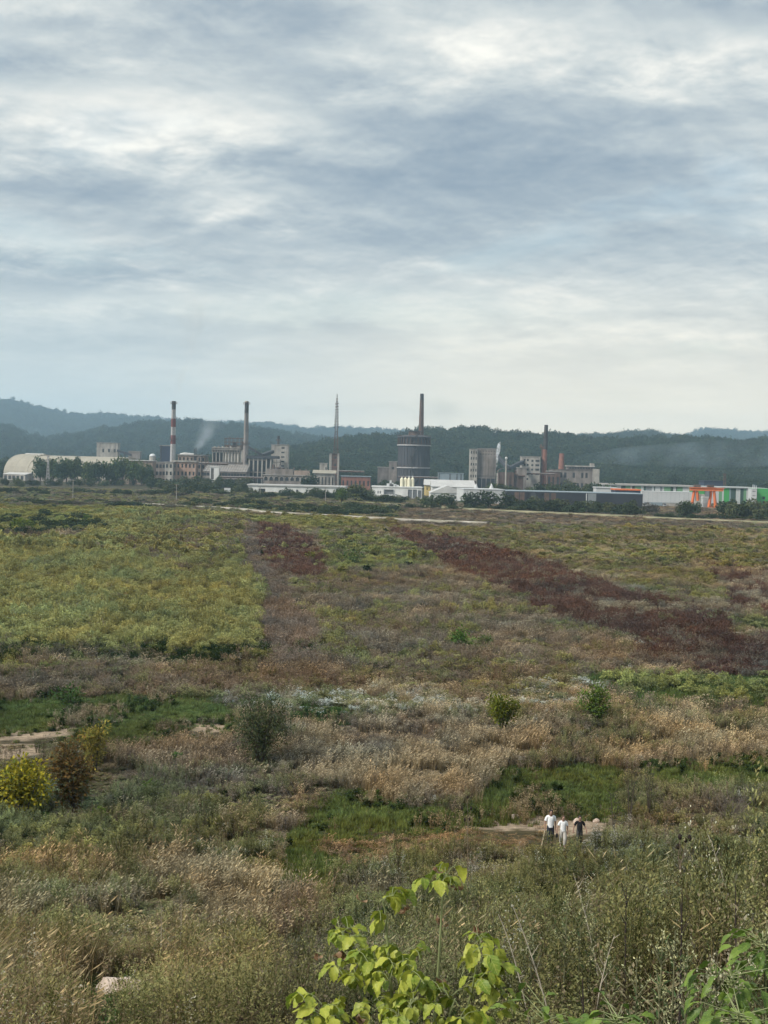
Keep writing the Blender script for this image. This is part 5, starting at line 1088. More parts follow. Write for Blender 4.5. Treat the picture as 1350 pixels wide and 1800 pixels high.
def gantry():
    d = 800; a = at(1222, 887, d); k_ = mpx(d); Z = lambda py: float(at(1240, py, d)[2]); root = empty('gantry_crane', (a[0], d, 0), 0, 'orange gantry crane straddling the yard before the striped hall', 'crane')
    x1, x2 = 0, (1252-1222)*k_; zt = Z(863)
    mb = MB(); mb.box((-10*k_, -1.0, zt), (48*k_, 1.0, zt+1.5)); mb.build('girder', ORANGE, root)
    mb = MB(); mb.box((-12*k_, -1.4, zt+1.52), (50*k_, -.9, zt+1.9)); mb.build('walkway', ORANGE, root)
    for x, nm in ((x1, 'leg'), (x2, 'leg')):
        for sx in (-1, 1):
            mb = MB(); mb.tube([(x+sx*1.9, 0, 0), (x+sx*.8, 0, zt)], [.85, .75], 4); mb.build('leg', ORANGE, root)
        mb = MB(); mb.box((x-2.2, -.5, 0), (x+2.2, .5, .9)); mb.build('bogie', ORANGE, root)
    for x in (x1-1, x2-3): mb = MB(); mb.box((x, -1.3, zt+1.92), (x+3.4, 1.3, zt+3.3)); mb.build('trolley', RUSTM, root)
    mb = MB(); mb.box((x2-4, -1.2, zt-3), (x2-2, 1.2, zt-.1)); mb.build('cab', GREYC, root)
gantry()
for (x0, x1, yt, d, m, lb) in ((1227, 1239, 868, 815, CONC_P, 'tall pale concrete stack of panels under the orange crane'), (1236, 1247, 872, 806, SHEET, 'white stack of panels under the orange crane'), (1224, 1232, 880, 790, CONC_P, 'low pale heap of slabs before the left crane leg')):
    a = at(x0, yt, d); b = at(x1, yt, d); W = float(b[0]-a[0]); H = float(a[2]); root = empty('panel_stack', (a[0], d, 0), 0, lb, 'stack'); n = max(2, int(H/1.1))
    for k in range(n): mb = MB(); j = rnd.uniform(-.25, .25); mb.box((j, 0, H*k/n), (W+j, 4, H*(k+.9)/n)); mb.build('slab', m, root)
bld('dark_tank_house', 'black roofed house behind the striped hall near the pylon', 1237, 1273, 846, 1010, 16, NAVYC, NAVYC, roofh=.4)
def lattice(name, label, x, yb, yt, d, w0, w1, m, n=9, arms=()):
    a = at(x, yb, d); zt = float(at(x, yt, d)[2]); root = empty(name, (a[0], d, 0), 0, label, 'pylon'); ww = lambda s: w0+(w1-w0)*s
    for sx, sy in ((-1, -1), (1, -1), (1, 1), (-1, 1)): mb = MB(); mb.tube([(sx*ww(0), sy*ww(0), 0), (sx*ww(1), sy*ww(1), zt)], .14, 4); mb.build('leg', m, root)
    for k in range(n):
        s0, s1 = k/n, (k+1)/n; mb = MB()
        for (p, q) in (((-1, -1), (1, -1)), ((1, 1), (-1, 1)), ((1, -1), (1, 1)), ((-1, 1), (-1, -1))):
            mb.tube([(p[0]*ww(s0), p[1]*ww(s0), zt*s0), (q[0]*ww(s1), q[1]*ww(s1), zt*s1)], .08, 4); mb.tube([(q[0]*ww(s0), q[1]*ww(s0), zt*s0), (p[0]*ww(s1), p[1]*ww(s1), zt*s1)], .08, 4)
        mb.build('lattice_bay', m, root)
    for s, w in arms: mb = MB(); mb.box((-w, -.1, zt*s), (w, .1, zt*s+.25)); mb.build('cross_arm', m, root)
lattice('pylon', 'pale lattice pylon before the dark poplars by the vaulted hall', 84, 850, 800, 1000, 1.0, .35, PALEST, 9, ((.97, 2), (.85, 2.6)))
lattice('pylon', 'rusty lattice pylon behind the striped hall', 1273, 870, 832, 1000, .8, .6, RUSTM, 7, ((.95, 1.2),))
def pole(x, yb, yt, lb):
    p = hit(x, yb); d = p[1]; zt = float(at(x, yt, d)[2]); root = empty('utility_pole', (p[0], d, p[2]), 0, lb, 'pole', 'utility poles along the path'); mb = MB(); mb.tube([(0, 0, 0), (0, 0, zt-p[2])], [.19, .13], 8); mb.build('post', CONC_P, root)
    mb = MB(); mb.box((-.9, -.06, zt-p[2]-.5), (.9, .06, zt-p[2]-.36)); mb.build('cross_arm', CONC, root)
    for sx in (-.8, 0, .8): mb = MB(); mb.tube([(sx, 0, zt-p[2]-.36), (sx, 0, zt-p[2]-.12)], .05, 6); mb.build('insulator', SHEET, root)
for x, yb, yt, lb in ((128, 879, 843, 'pale utility pole below the poplar row, leftmost of the poles'), (310, 881, 851, 'utility pole below the pink works'), (457, 878, 856, 'utility pole before the left end of the long white shed'), (572, 882, 858, 'utility pole before the right end of the long white shed')): pole(x, yb, yt, lb)
# ---- small yard things
def vehicle(name, label, x, yb, d, L_, H_, cabm, bodym, cat):
    a = at(x, yb, d); root = empty(name, (a[0], d, 0), 0, label, cat); r = .48
    mb = MB(); mb.idx([(0, 0, .5), (1.7, 0, .5), (1.7, 2.2, .5), (0, 2.2, .5), (.15, .1, H_*.55), (1.7, .1, H_*.85), (1.7, 2.1, H_*.85), (.15, 2.1, H_*.55)], [(0, 3, 2, 1), (4, 5, 6, 7), (0, 1, 5, 4), (1, 2, 6, 5), (2, 3, 7, 6), (3, 0, 4, 7)]); mb.build('cab', cabm, root)
    mb = MB(); mb.box((1.8, 0, .75), (L_, 2.3, H_)); mb.build('body', bodym, root); mb = MB(); mb.box((.5, -.03, 1.2), (1.5, 0, 1.8)); mb.build('window', VOID, root)
    for wx in (.9, L_*.62, L_*.85): mb = MB(); mb.tube([(wx, -.05, r), (wx, .3, r)], r, 12); mb.build('wheel', SOOT, root)
vehicle('truck', 'small white truck parked at the corner of the black shed', 1129, 886, 790, 4.6, 2.2, SHEET, SHEET, 'truck')
vehicle('truck', 'dark teal lorry parked before the blank white warehouse', 1137, 885, 800, 8.5, 2.6, NAVYC, BLUEG, 'truck')
vehicle('truck', 'long pale trailer lorry parked before the blank white warehouse', 1166, 885, 800, 10.5, 2.2, SHEET, CONC_P, 'truck')
def billboard():
    p = hit(400, 870); d = p[1]; root = empty('billboard', (p[0]-2, d, 0), 0, 'small white backed signboard among the bushes below the long hall', 'billboard'); mb = MB(); mb.box((0, 0, 1.6), (3.6, .2, 4.0)); mb.build('board', SHEET, root); mb = MB(); mb.box((-.15, -.05, 4.02), (3.75, .3, 4.5)); mb.build('hood', SOOT, root)
    for x in (.3, 3.1): obj('leg', box_me(.2, .2, 1.58, SOOT), root, (x, 0, 0))
billboard()

# ---- pipework and tanks between the left works
def pipe_bridge(label, x0, x1, py, d, n=3):
    a = at(x0, py, d); b = at(x1, py, d); root = empty('pipe_bridge', (a[0], d, 0), 0, label, 'pipe bridge'); W = float(b[0]-a[0]); z = float(a[2])
    for k in range(n): mb = MB(); mb.tube([(0, k*.9, z+.3*(k % 2)), (W, k*.9, z+.3*(k % 2))], (.38, .28, .5)[k % 3], 8); mb.build('pipe', (RUSTM, PALEST, DARKM)[k % 3], root)
    m = max(2, int(W/8))
    for k in range(m+1): mb = MB(); x = W*k/m; mb.box((x-.15, -.3, 0), (x+.15, .1, z-.4)); mb.box((x-.15, 1.7, 0), (x+.15, 2.1, z-.4)); mb.box((x-.15, -.3, z-.42), (x+.15, 2.1, z-.1)); mb.build('trestle', RUSTM, root)
    mb = MB(); mb.box((0, -.5, z-.75), (W, -.32, z-.45)); mb.build('rail', RUSTM, root)
pipe_bridge('rusty pipe bridge at the foot of the long grey hall', 385, 470, 838, 1095); pipe_bridge('pipe bridge between the columned hall and the windowed tower', 470, 500, 822, 1150); pipe_bridge('pipe bridge between the brick tower and the red brick shed', 596, 640, 828, 1160); pipe_bridge('pipe bridge left of the roofless ruin', 925, 975, 832, 1160); pipe_bridge('pipe bridge at the foot of the gas holder', 700, 775, 838, 1180); pipe_bridge('high pipe bridge left of the slim grey chimney', 345, 400, 814, 1140)
def tank(label, x, yt, d, wpx, m):
    a = at(x, yt, d); r_ = wpx*mpx(d)/2; z = float(a[2]); root = empty('tank', (a[0], d, 0), 0, label, 'tank'); mb = MB(); mb.tube([(0, 0, 0), (0, 0, z)], r_, 16); mb.build('drum', m, root); mb = MB(); mb.tube([(0, 0, z), (0, 0, z+.5), (0, 0, z+.9)], [r_*1.04, r_*.7, .2], 16); mb.build('lid', RUSTM, root)
    for k in range(3): mb = MB(); q = z*(.25+.3*k); mb.tube([(0, 0, q-.12), (0, 0, q+.12)], r_*1.03, 16); mb.build('hoop', DARKM, root)
for a_ in (('rusty upright tank beside the columned hall', 481, 818, 1130, 5, RUSTM), ('dark upright tank right of the columned hall', 487, 823, 1128, 5, DARKM), ('small rusty tank left of the silo block', 366, 812, 1150, 5, RUSTM), ('grey tank left of the brick tower', 574, 826, 1165, 5, CONC), ('rusty tank left of the ruin with black windows', 908, 828, 1160, 5, RUSTM), ('pale tank at the foot of the tall concrete ruin', 876, 832, 1150, 6, CONC_P)): tank(*a_)
steam('drifting_smoke', 'thin blue smoke drifting low along the wooded slope on the right', [(1010, 806, 1440), (1090, 802, 1440), (1180, 800, 1440), (1270, 798, 1440), (1350, 797, 1440), (1430, 797, 1440)], [3, 9, 12, 14, 13, 4], .010, (.70, .86, 1), 6, .03, .36)
# ------------------------------------------------------------------ trees and shrubs that stand alone
def crown_o(name, n, size, seed, rx=1.0, rz=1.0, shade=.35, lobes=8, lw=.75, colr=(1, 1, 1), upright=False, holes=.0):
    me = crown_mesh(name, n, size, seed, colr, rx, rz, shade, lobes); me.materials.clear(); me.materials.append(LEAF_O); return me
def trunk_me(seed, limbs=5, h=1.2, r0=.09, sp=.55):
    r = random.Random(seed); mb = MB(); mb.tube([(0, 0, -.25), (r.uniform(-.03, .03), r.uniform(-.03, .03), h*.5), (r.uniform(-.06, .06), r.uniform(-.06, .06), h)], [r0, r0*.75, r0*.4], 7)
    for k in range(limbs):
        a = 6.28*k/limbs+r.uniform(-.4, .4); z = h*r.uniform(.2, .75); mb.tube([(0, 0, z), (sp*.5*math.cos(a), sp*.5*math.sin(a), z+.25), (sp*math.cos(a), sp*math.sin(a), z+.5+r.uniform(0, .2))], [r0*.5, r0*.33, r0*.12], 5)
    return mb.mesh('trunk', mats=[BARK])
TRUNKS = [trunk_me(k) for k in range(4)]
TREES = [crown_o('crown', 1150, .20, 300+k, rx=(1, .9, .85)[k % 3], rz=(1, 1.12, 1.05)[k % 3], lobes=11) for k in range(6)]
SHRUBS = [crown_o('crown', 850, .205, 340+k, rx=1.15, rz=(1.0, .92, 1.08)[k % 3]) for k in range(6)]
def tree(name, label, cat, pos, height, width, color, group=None, kind='shrub', var=.12, sink=.0):
    """height and width in metres; trunk and crown meshes are shared"""
    root = empty(name, (pos[0], pos[1], pos[2]-.05), rnd.uniform(0, 6.28), label, cat, group)
    cs = TREES if kind == 'tree' else SHRUBS
    g = 1+rnd.uniform(-var, var); w = rnd.uniform(-.08, .08); col = (color[0]*g*(1+w), color[1]*g, color[2]*g*(1-w), 1)
    t = obj('trunk', rnd.choice(TRUNKS), root, (0, 0, 0), (0, 0, rnd.uniform(0, 6)), (width/2, width/2, height/2))
    lift = height*(.07 if kind == 'tree' else -.06)-sink
    c = obj('crown', rnd.choice(cs), root, (0, 0, lift), (0, 0, rnd.uniform(0, 6)), (width/2, width/2, (height-lift)/2.05)); c.color = col
    return root
ORD = ['first', 'second', 'third', 'fourth', 'fifth', 'sixth', 'seventh', 'eighth', 'ninth', 'tenth', 'eleventh', 'twelfth', 'thirteenth', 'fourteenth', 'fifteenth', 'sixteenth']
def belt(n, x0, x1, yb, hp, wp, color, label, group, name='shrub', cat='shrub', kind='shrub', depth=None, jy=2.0, var=.22):
    """row of shrubs; yb(x) = ground line in the photo, hp/wp = height and width ranges in photo pixels"""
    for k in range(n):
        place = 'leftmost' if k == 0 else 'rightmost' if k == n-1 else ORD[k]+' from the left' if k < n/2 else ORD[n-1-k]+' from the right'
        x = x0+(x1-x0)*(k+.5+rnd.uniform(-.32, .32))/n; y = yb(x) if callable(yb) else yb; y += rnd.uniform(-jy, jy)
        if depth: p = at(x, y, depth+rnd.uniform(-12, 12)); p[2] = 0
        else: p = hit(x, y)
        s = p[1]/F; c = color[k % len(color)] if isinstance(color, list) else color
        tree(name, label+', '+place, cat, p, rnd.uniform(*hp)*s, rnd.uniform(*wp)*s, c, group, kind, var)
DG, MG, OG, YG, BRN = (.052, .070, .036), (.070, .092, .040), (.092, .106, .052), (.13, .15, .035), (.105, .092, .070)
belt(19, 68, 264, 853, (40, 51), (22, 31), [(.058, .086, .040), (.075, .108, .042), (.095, .125, .045)], 'tall poplar in the row before the vaulted hall', 'poplars before the vaulted hall', 'poplar_tree', 'tree', 'tree', 1060, 1.0)
belt(16, 5, 300, 856, (11, 20), (16, 30), [DG, MG], 'low dark shrub at the foot of the poplar row', 'shrubs below the poplars', depth=None, jy=3)
belt(14, 0, 330, lambda x: 868+x*.012, (7, 13), (24, 44), [DG, BRN, DG], 'flat dark bush in the strip below the poplars', 'flat bushes below the poplars', jy=3)
belt(12, 40, 260, lambda x: 885+x*.02, (8, 13), (24, 44), [DG, DG, BRN], 'flat dark bush beyond the goldenrod field', 'flat bushes beyond the goldenrod field', jy=4)
belt(15, 262, 432, 858, (12, 26), (20, 32), [DG, MG, OG], 'dark shrub hiding the foot of the pink works', 'shrubs before the pink works', depth=None, jy=3)
belt(20, 290, 450, 868, (10, 20), (18, 34), [MG, OG, DG], 'bushy shrub in the scrub below the pink works', 'scrub below the pink works', jy=4)
belt(20, 440, 655, 876, (8, 20), (18, 30), [DG, MG, DG], 'green shrub overlapping the long white shed', 'shrubs before the long white shed', jy=3)
tree('willow_tree', 'pale green broad tree at the right end of the long white shed', 'tree', hit(626, 884), 33*hit(626, 884)[1]/F, 44*hit(626, 884)[1]/F, (.085, .11, .05), None, 'tree')
tree('willow_tree', 'yellow green tree left of the broad pale tree by the white shed', 'tree', hit(600, 887), 30*hit(600, 887)[1]/F, 26*hit(600, 887)[1]/F, (.10, .14, .035), None, 'tree')
tree('willow_tree', 'dark bushy tree before the hip roofed gatehouse', 'tree', np.array((*at(548, 850, 1000)[:2], 0)), 11, 16, DG, None, 'tree')
belt(26, 320, 690, lambda x: 886+(x-320)*.052, (9, 16), (24, 44), [DG, DG, MG], 'low dark shrub in the thicket behind the path', 'thicket behind the dirt path', jy=7)
belt(14, 560, 695, lambda x: 902, (10, 16), (26, 40), [DG, DG, MG], 'dense dark shrub at the thicket end above the path', 'thicket end above the pale path', jy=6)
belt(10, 640, 715, 884, (12, 20), (18, 26), [DG, MG], 'green shrub at the foot of the white factory', 'shrubs before the white factory', jy=2)
for x, yb, hh, ww, c, lb in ((752, 890, 20, 30, MG, 'rounded green shrub below the white gabled hall, leftmost'), (775, 891, 26, 34, MG, 'green shrub below the white gabled hall, second from left'), (795, 892, 22, 28, DG, 'small dark shrub below the gap between the white halls'),
        (830, 894, 33, 42, DG, 'big dark round shrub before the blank white hall, left'), (859, 895, 36, 40, DG, 'big dark round shrub before the blank white hall, right'), (893, 897, 36, 34, DG, 'big dark shrub where white hall and black shed meet')):
    p = hit(x, yb); s = p[1]/F; tree('shrub', lb, 'shrub', p, hh*s, ww*s, c, 'big shrubs before the white halls')
belt(15, 905, 1125, lambda x: 898+(x-905)*.040, (20, 30), (24, 38), [DG, DG, OG], 'tall shrub in the hedge before the black shed', 'hedge before the black shed', jy=2)
belt(16, 700, 1135, lambda x: 893+(x-700)*.032, (7, 13), (20, 34), [DG, MG], 'low green bush along the road below the hedge', 'low bushes along the gravel road', jy=1.5)
tree('shrub', 'brownish round shrub right of the black shed', 'shrub', hit(1145, 903), 22*hit(1145, 903)[1]/F, 28*hit(1145, 903)[1]/F, BRN)
tree('shrub', 'large dark round shrub left of the orange crane', 'shrub', hit(1203, 911), 38*hit(1203, 911)[1]/F, 36*hit(1203, 911)[1]/F, DG)
tree('shrub', 'smaller dark shrub touching the left crane leg', 'shrub', hit(1219, 904), 26*hit(1219, 904)[1]/F, 26*hit(1219, 904)[1]/F, MG)
belt(9, 1268, 1400, 912, (30, 42), (32, 46), [DG, OG, MG], 'broad green shrub before the striped hall', 'shrubs before the striped hall', jy=2)
belt(14, 1150, 1400, lambda x: 912+(x-1150)*.02, (7, 14), (20, 32), [DG, MG], 'low bush along the road below the striped hall', 'low bushes below the striped hall', jy=1.5)
belt(14, 925, 1075, 862, (22, 36), (22, 34), [OG, MG, DG], 'willowy tree between the ruins and the black shed', 'trees behind the black shed', 'willow_tree', 'tree', 'tree', 900, 1)
belt(5, 850, 912, 862, (22, 30), (22, 30), [OG, MG], 'green tree before the rusty loading station', 'trees before the loading station', 'willow_tree', 'tree', 'tree', 905, 1)
belt(5, 662, 705, 850, (16, 26), (20, 28), [DG, MG], 'dark tree left of the gas holder', 'trees left of the gas holder', 'dark_tree', 'tree', 'tree', 1050, 1)
belt(12, 1075, 1340, 858, (14, 24), (20, 32), [DG, OG], 'tree standing behind the striped hall', 'trees behind the striped hall', 'dark_tree', 'tree', 'tree', 1020, 1)
belt(30, -30, 182, lambda x: 918+(x < 130)*8, (11, 20), (26, 42), [DG, DG, (.045, .068, .032)], 'dark shrub in the thicket left of the goldenrod', 'thicket at the left edge', jy=16)
tree('shrub', 'bright yellow green round bush in the dark thicket at the left edge', 'shrub', hit(42, 934), 27*hit(42, 934)[1]/F, 36*hit(42, 934)[1]/F, (.14, .18, .035))
tree('shrub', 'small light green bush at the right end of the left thicket', 'shrub', hit(152, 918), 16*hit(152, 918)[1]/F, 18*hit(152, 918)[1]/F, (.10, .15, .035))

# ---- shrubs in the meadow
def big_shrub(name, label, px, yb, yt, wpx, color, n, leaf, lw=.45, seed=1, trunk=.0, cat='shrub', stems=6, narrow=0.0, c2=None, droop=.3, fill=(.45, 1.05)):
    p = hit(px, yb); s = p[1]/F; H = (yb-yt)*s; W = wpx*s/2; r = random.Random(seed)
    root = empty(name, (p[0], p[1], p[2]-.05), 0, label, cat); ends = []
    for k in range(stems):
        a = 6.28*k/stems+r.uniform(-.5, .5); q = r.uniform(.25, .85)*W; top = H*r.uniform(.62, .97)*(1-.25*(q/W)**2); b = r.uniform(0, .12)*W
        P_ = [Vector((b*math.cos(a), b*math.sin(a), 0)), Vector((q*.35*math.cos(a), q*.35*math.sin(a), max(trunk*H, top*.45))), Vector((q*math.cos(a), q*math.sin(a), top))]
        mb = MB(); mb.tube(P_, [.022*H/2, .014*H/2, .004*H], 6); mb.build('stem', BARK, root); ends.append(P_)
    mb = MB()
    for k in range(n):
        e = r.choice(ends); t = r.random()**.6; c = (e[1].lerp(e[2], (t-.3)/.7) if t > .3 else e[0].lerp(e[1], t/.3)) if not trunk else e[1].lerp(e[2], t)
        v = Vector((r.gauss(0, 1), r.gauss(0, 1), r.gauss(0, .8))).normalized()*W*.55*r.uniform(*fill)*(.55+.45*(1-abs(2*t-1.1)))
        q = c+v
        if q.z < trunk*H*.8+.03: q.z = trunk*H*.8+.03+r.random()*.15*H
        g = r.uniform(.65, 1.35); w = r.uniform(-.1, .1); cc = c2 if (c2 and r.random() < .3) else color; mb.cur = (cc[0]*g*(1+w), cc[1]*g, cc[2]*g*(1-w))
        d = v.normalized()+Vector((r.uniform(-.7, .7), r.uniform(-.7, .7), r.uniform(-droop-.5, .5-droop)+.3)); l_ = leaf*r.uniform(.6, 1.35)
        mb.leaf(q, d, Vector((r.uniform(-.5, .5), r.uniform(-.5, .5), 1)), l_, l_*lw)
    o = mb.build('crown', LEAF_O, root, col=True)
    KEEPOUT.append((p[0], p[1], W*.5)); return root
big_shrub('willow_shrub', 'large feathery grey green willow shrub left of the tan grass', 456, 1345, 1210, 118, (.085, .100, .048), 4800, .26, .28, 1, stems=11, c2=(.06, .085, .038))
big_shrub('yellow_shrub', 'golden yellow leafy shrub at the left edge of the meadow', 42, 1445, 1316, 100, (.34, .30, .035), 3000, .22, .6, 2, stems=9, c2=(.16, .18, .04))
big_shrub('brown_shrub', 'rust brown leafed shrub beside the golden yellow shrub', 124, 1435, 1292, 96, (.15, .095, .035), 3000, .20, .6, 3, stems=9, c2=(.09, .085, .035))
big_shrub('yellow_shrub', 'smaller pale yellow shrub behind the rust brown shrub', 166, 1360, 1260, 66, (.30, .25, .06), 1700, .20, .5, 4, stems=7, c2=(.17, .17, .04))
big_shrub('dark_shrub', 'black green shrub half out of view beside the golden shrub', 0, 1440, 1362, 50, (.022, .028, .018), 1200, .22, .5, 5, stems=6)
big_shrub('small_tree', 'small round yellow green tree on a thin trunk in the dry meadow', 882, 1300, 1208, 66, (.18, .20, .028), 2600, .20, .55, 6, trunk=.32, cat='tree', stems=8, c2=(.10, .13, .025), fill=(.2, 1.0))
big_shrub('green_shrub', 'bright green shrub right of the small yellow green tree', 1047, 1272, 1197, 70, (.125, .185, .035), 2200, .22, .55, 7, stems=8, c2=(.09, .14, .035))
big_shrub('green_shrub', 'vivid green low bush in the brown middle field', 808, 1143, 1102, 44, (.085, .165, .030), 700, .30, .6, 8, stems=7)
big_shrub('green_shrub', 'pale green low bush right of the vivid green bush', 852, 1140, 1116, 36, (.12, .15, .05), 450, .28, .5, 9, stems=6)
for x, yb, yt, w, c, lb in ((546, 990, 968, 18, (.22, .22, .05), 'small yellow bush beside the dark red dock patch'), (618, 994, 968, 40, (.10, .15, .05), 'fresh green clump in the middle of the plain'), (645, 1012, 994, 18, (.035, .055, .028), 'small black green bush below the fresh green clump'),
        (726, 990, 966, 20, (.22, .21, .05), 'yellow bush left of the long dark red band'), (745, 985, 966, 16, (.19, .18, .06), 'small yellow bush touching the long dark red band'), (718, 1001, 990, 18, (.028, .038, .022), 'tiny black green bush between yellow bushes'),
        (690, 962, 950, 18, (.16, .17, .06), 'small yellow green bush at the upper end of the dark red band'), (600, 1012, 998, 26, (.18, .18, .045), 'yellow green clump right of the dark red patch'), (175, 1446, 1418, 26, (.12, .19, .03), 'bright green sprout below the rust brown shrub'),
        (265, 1400, 1372, 30, (.075, .13, .03), 'mid green leafy clump in the grey weeds'), (310, 1345, 1322, 22, (.08, .14, .04), 'small green clump left of the willow shrub'), (120, 1240, 1208, 70, (.055, .10, .03), 'rounded fresh green bush in the left grass patch')):
    big_shrub('bush', lb, x, yb, yt, w, c, 340, .011*(hit(x, yb)[1])**.65+.06, .55, int(x), stems=6)
def twig_shrub(label, px, yb, yt, wpx, seed, n=9, leaves=90, lc=(.07, .085, .035), bark=BARK):
    p = hit(px, yb); s = p[1]/F; H = (yb-yt)*s; W = wpx*s/2; r = random.Random(seed); root = empty('bare_shrub', (p[0], p[1], p[2]-.05), 0, label, 'shrub'); lf = MB()
    for k in range(n):
        a = r.uniform(0, 6.28); q = W*r.uniform(.2, 1); mb = MB(); top = H*r.uniform(.65, 1.0); P_ = [Vector((0, 0, 0)), Vector((q*.4*math.cos(a), q*.4*math.sin(a), top*.5)), Vector((q*math.cos(a), q*math.sin(a), top))]; mb.tube(P_, [.018, .012, .004], 5)
        for j in range(7):
            t = r.uniform(.35, .95); c = P_[0].lerp(P_[1], t/.5) if t < .5 else P_[1].lerp(P_[2], (t-.5)/.5); e = r.uniform(0, 6.28); d = Vector((math.cos(e), math.sin(e), r.uniform(.3, 1.3))).normalized()*H*r.uniform(.08, .2); mb.tube([c, c+d], [.008, .003], 4)
            for i in range(leaves//(n*7)+1):
                lf.cur = pr(r, lc, .3); lf.leaf(c+d*r.random(), (r.gauss(0, 1), r.gauss(0, 1), r.gauss(0, .7)), (0, 0, 1), .13*r.uniform(.6, 1.3), .05)
        mb.build('branch', bark, root)
    if leaves: lf.build('foliage', LEAF_O, root, col=True)
DEADW = mat_plain('dead_wood', (.16, .13, .11), .95, .3, 4)
twig_shrub('thin bare branched shrub right of the walkers', 1106, 1452, 1335, 34, 41, 9, 160)
twig_shrub('second thin bare shrub, right of the first, above the white asters', 1140, 1446, 1330, 26, 42, 7, 110)
twig_shrub('dead purple grey twiggy shrub at the right edge', 1285, 1452, 1372, 130, 43, 26, 0, bark=DEADW)
twig_shrub('broken dark shrub stem leaning before the bare shrubs', 1078, 1470, 1385, 22, 44, 5, 120, (.05, .06, .03))

# ------------------------------------------------------------------ pale stones at the lower left
STONE = mat_plain('pale_limestone', (.56, .46, .38), .95, .3, 3, bump=.5, dirt=(.35, .22, .15), dirtamt=.6)
def stone(label, px, py, wpx, hpx, seed):
    p = hit(px, py); s = p[1]/F; W, H = wpx*s/2, hpx*s; r = random.Random(seed); mb = MB(); n, m = 22, 11; V = []
    for j in range(m+1):
        ph = math.pi*j/m
        for i in range(n):
            th = 2*math.pi*i/n; x, y, z = math.sin(ph)*math.cos(th), math.sin(ph)*math.sin(th), math.cos(ph)
            q = 1+.5*(float(fbm(np.array(x*1.7+seed), np.array(y*1.7+z*2.3), 7, 4))-.5)+.25*(float(vnoise(np.array(x*5+seed), np.array(z*5+y*4), 9))-.5)
            V.append((x*W*q, y*W*.7*q, max(-.12, z*.8*q+.12)*H))
    mb.idx(V, [(j*n+i, j*n+(i+1) % n, (j+1)*n+(i+1) % n, (j+1)*n+i) for j in range(m) for i in range(n)])
    o = mb.build('stone', STONE, None, (p[0], p[1], p[2]+.03)); tag(o, label, 'stone'); KEEPOUT.append((p[0], p[1], W*.75)); KEEPOUT.append((p[0]-.02*p[0], p[1]-.9, W*.8))
stone('large pale limestone block lying in the weeds at lower left', 214, 1750, 96, 30, 3)
stone('small pale stone left of and below the large limestone block', 103, 1784, 44, 16, 8)
for k, (x, y, w) in enumerate(((905, 1440, 14), (1015, 1448, 16), (860, 1436, 10), (1190, 1433, 9), (1048, 1446, 12))):
    stone(('flat pale stone on the bare soil left of the walkers', 'pale stone on the bare soil behind the person in black', 'small stone at the left end of the bare soil patch', 'small pale stone in the grass right of the bare shrubs', 'pale stone right of the person in black')[k], x, y, w, w*.5, 20+k)
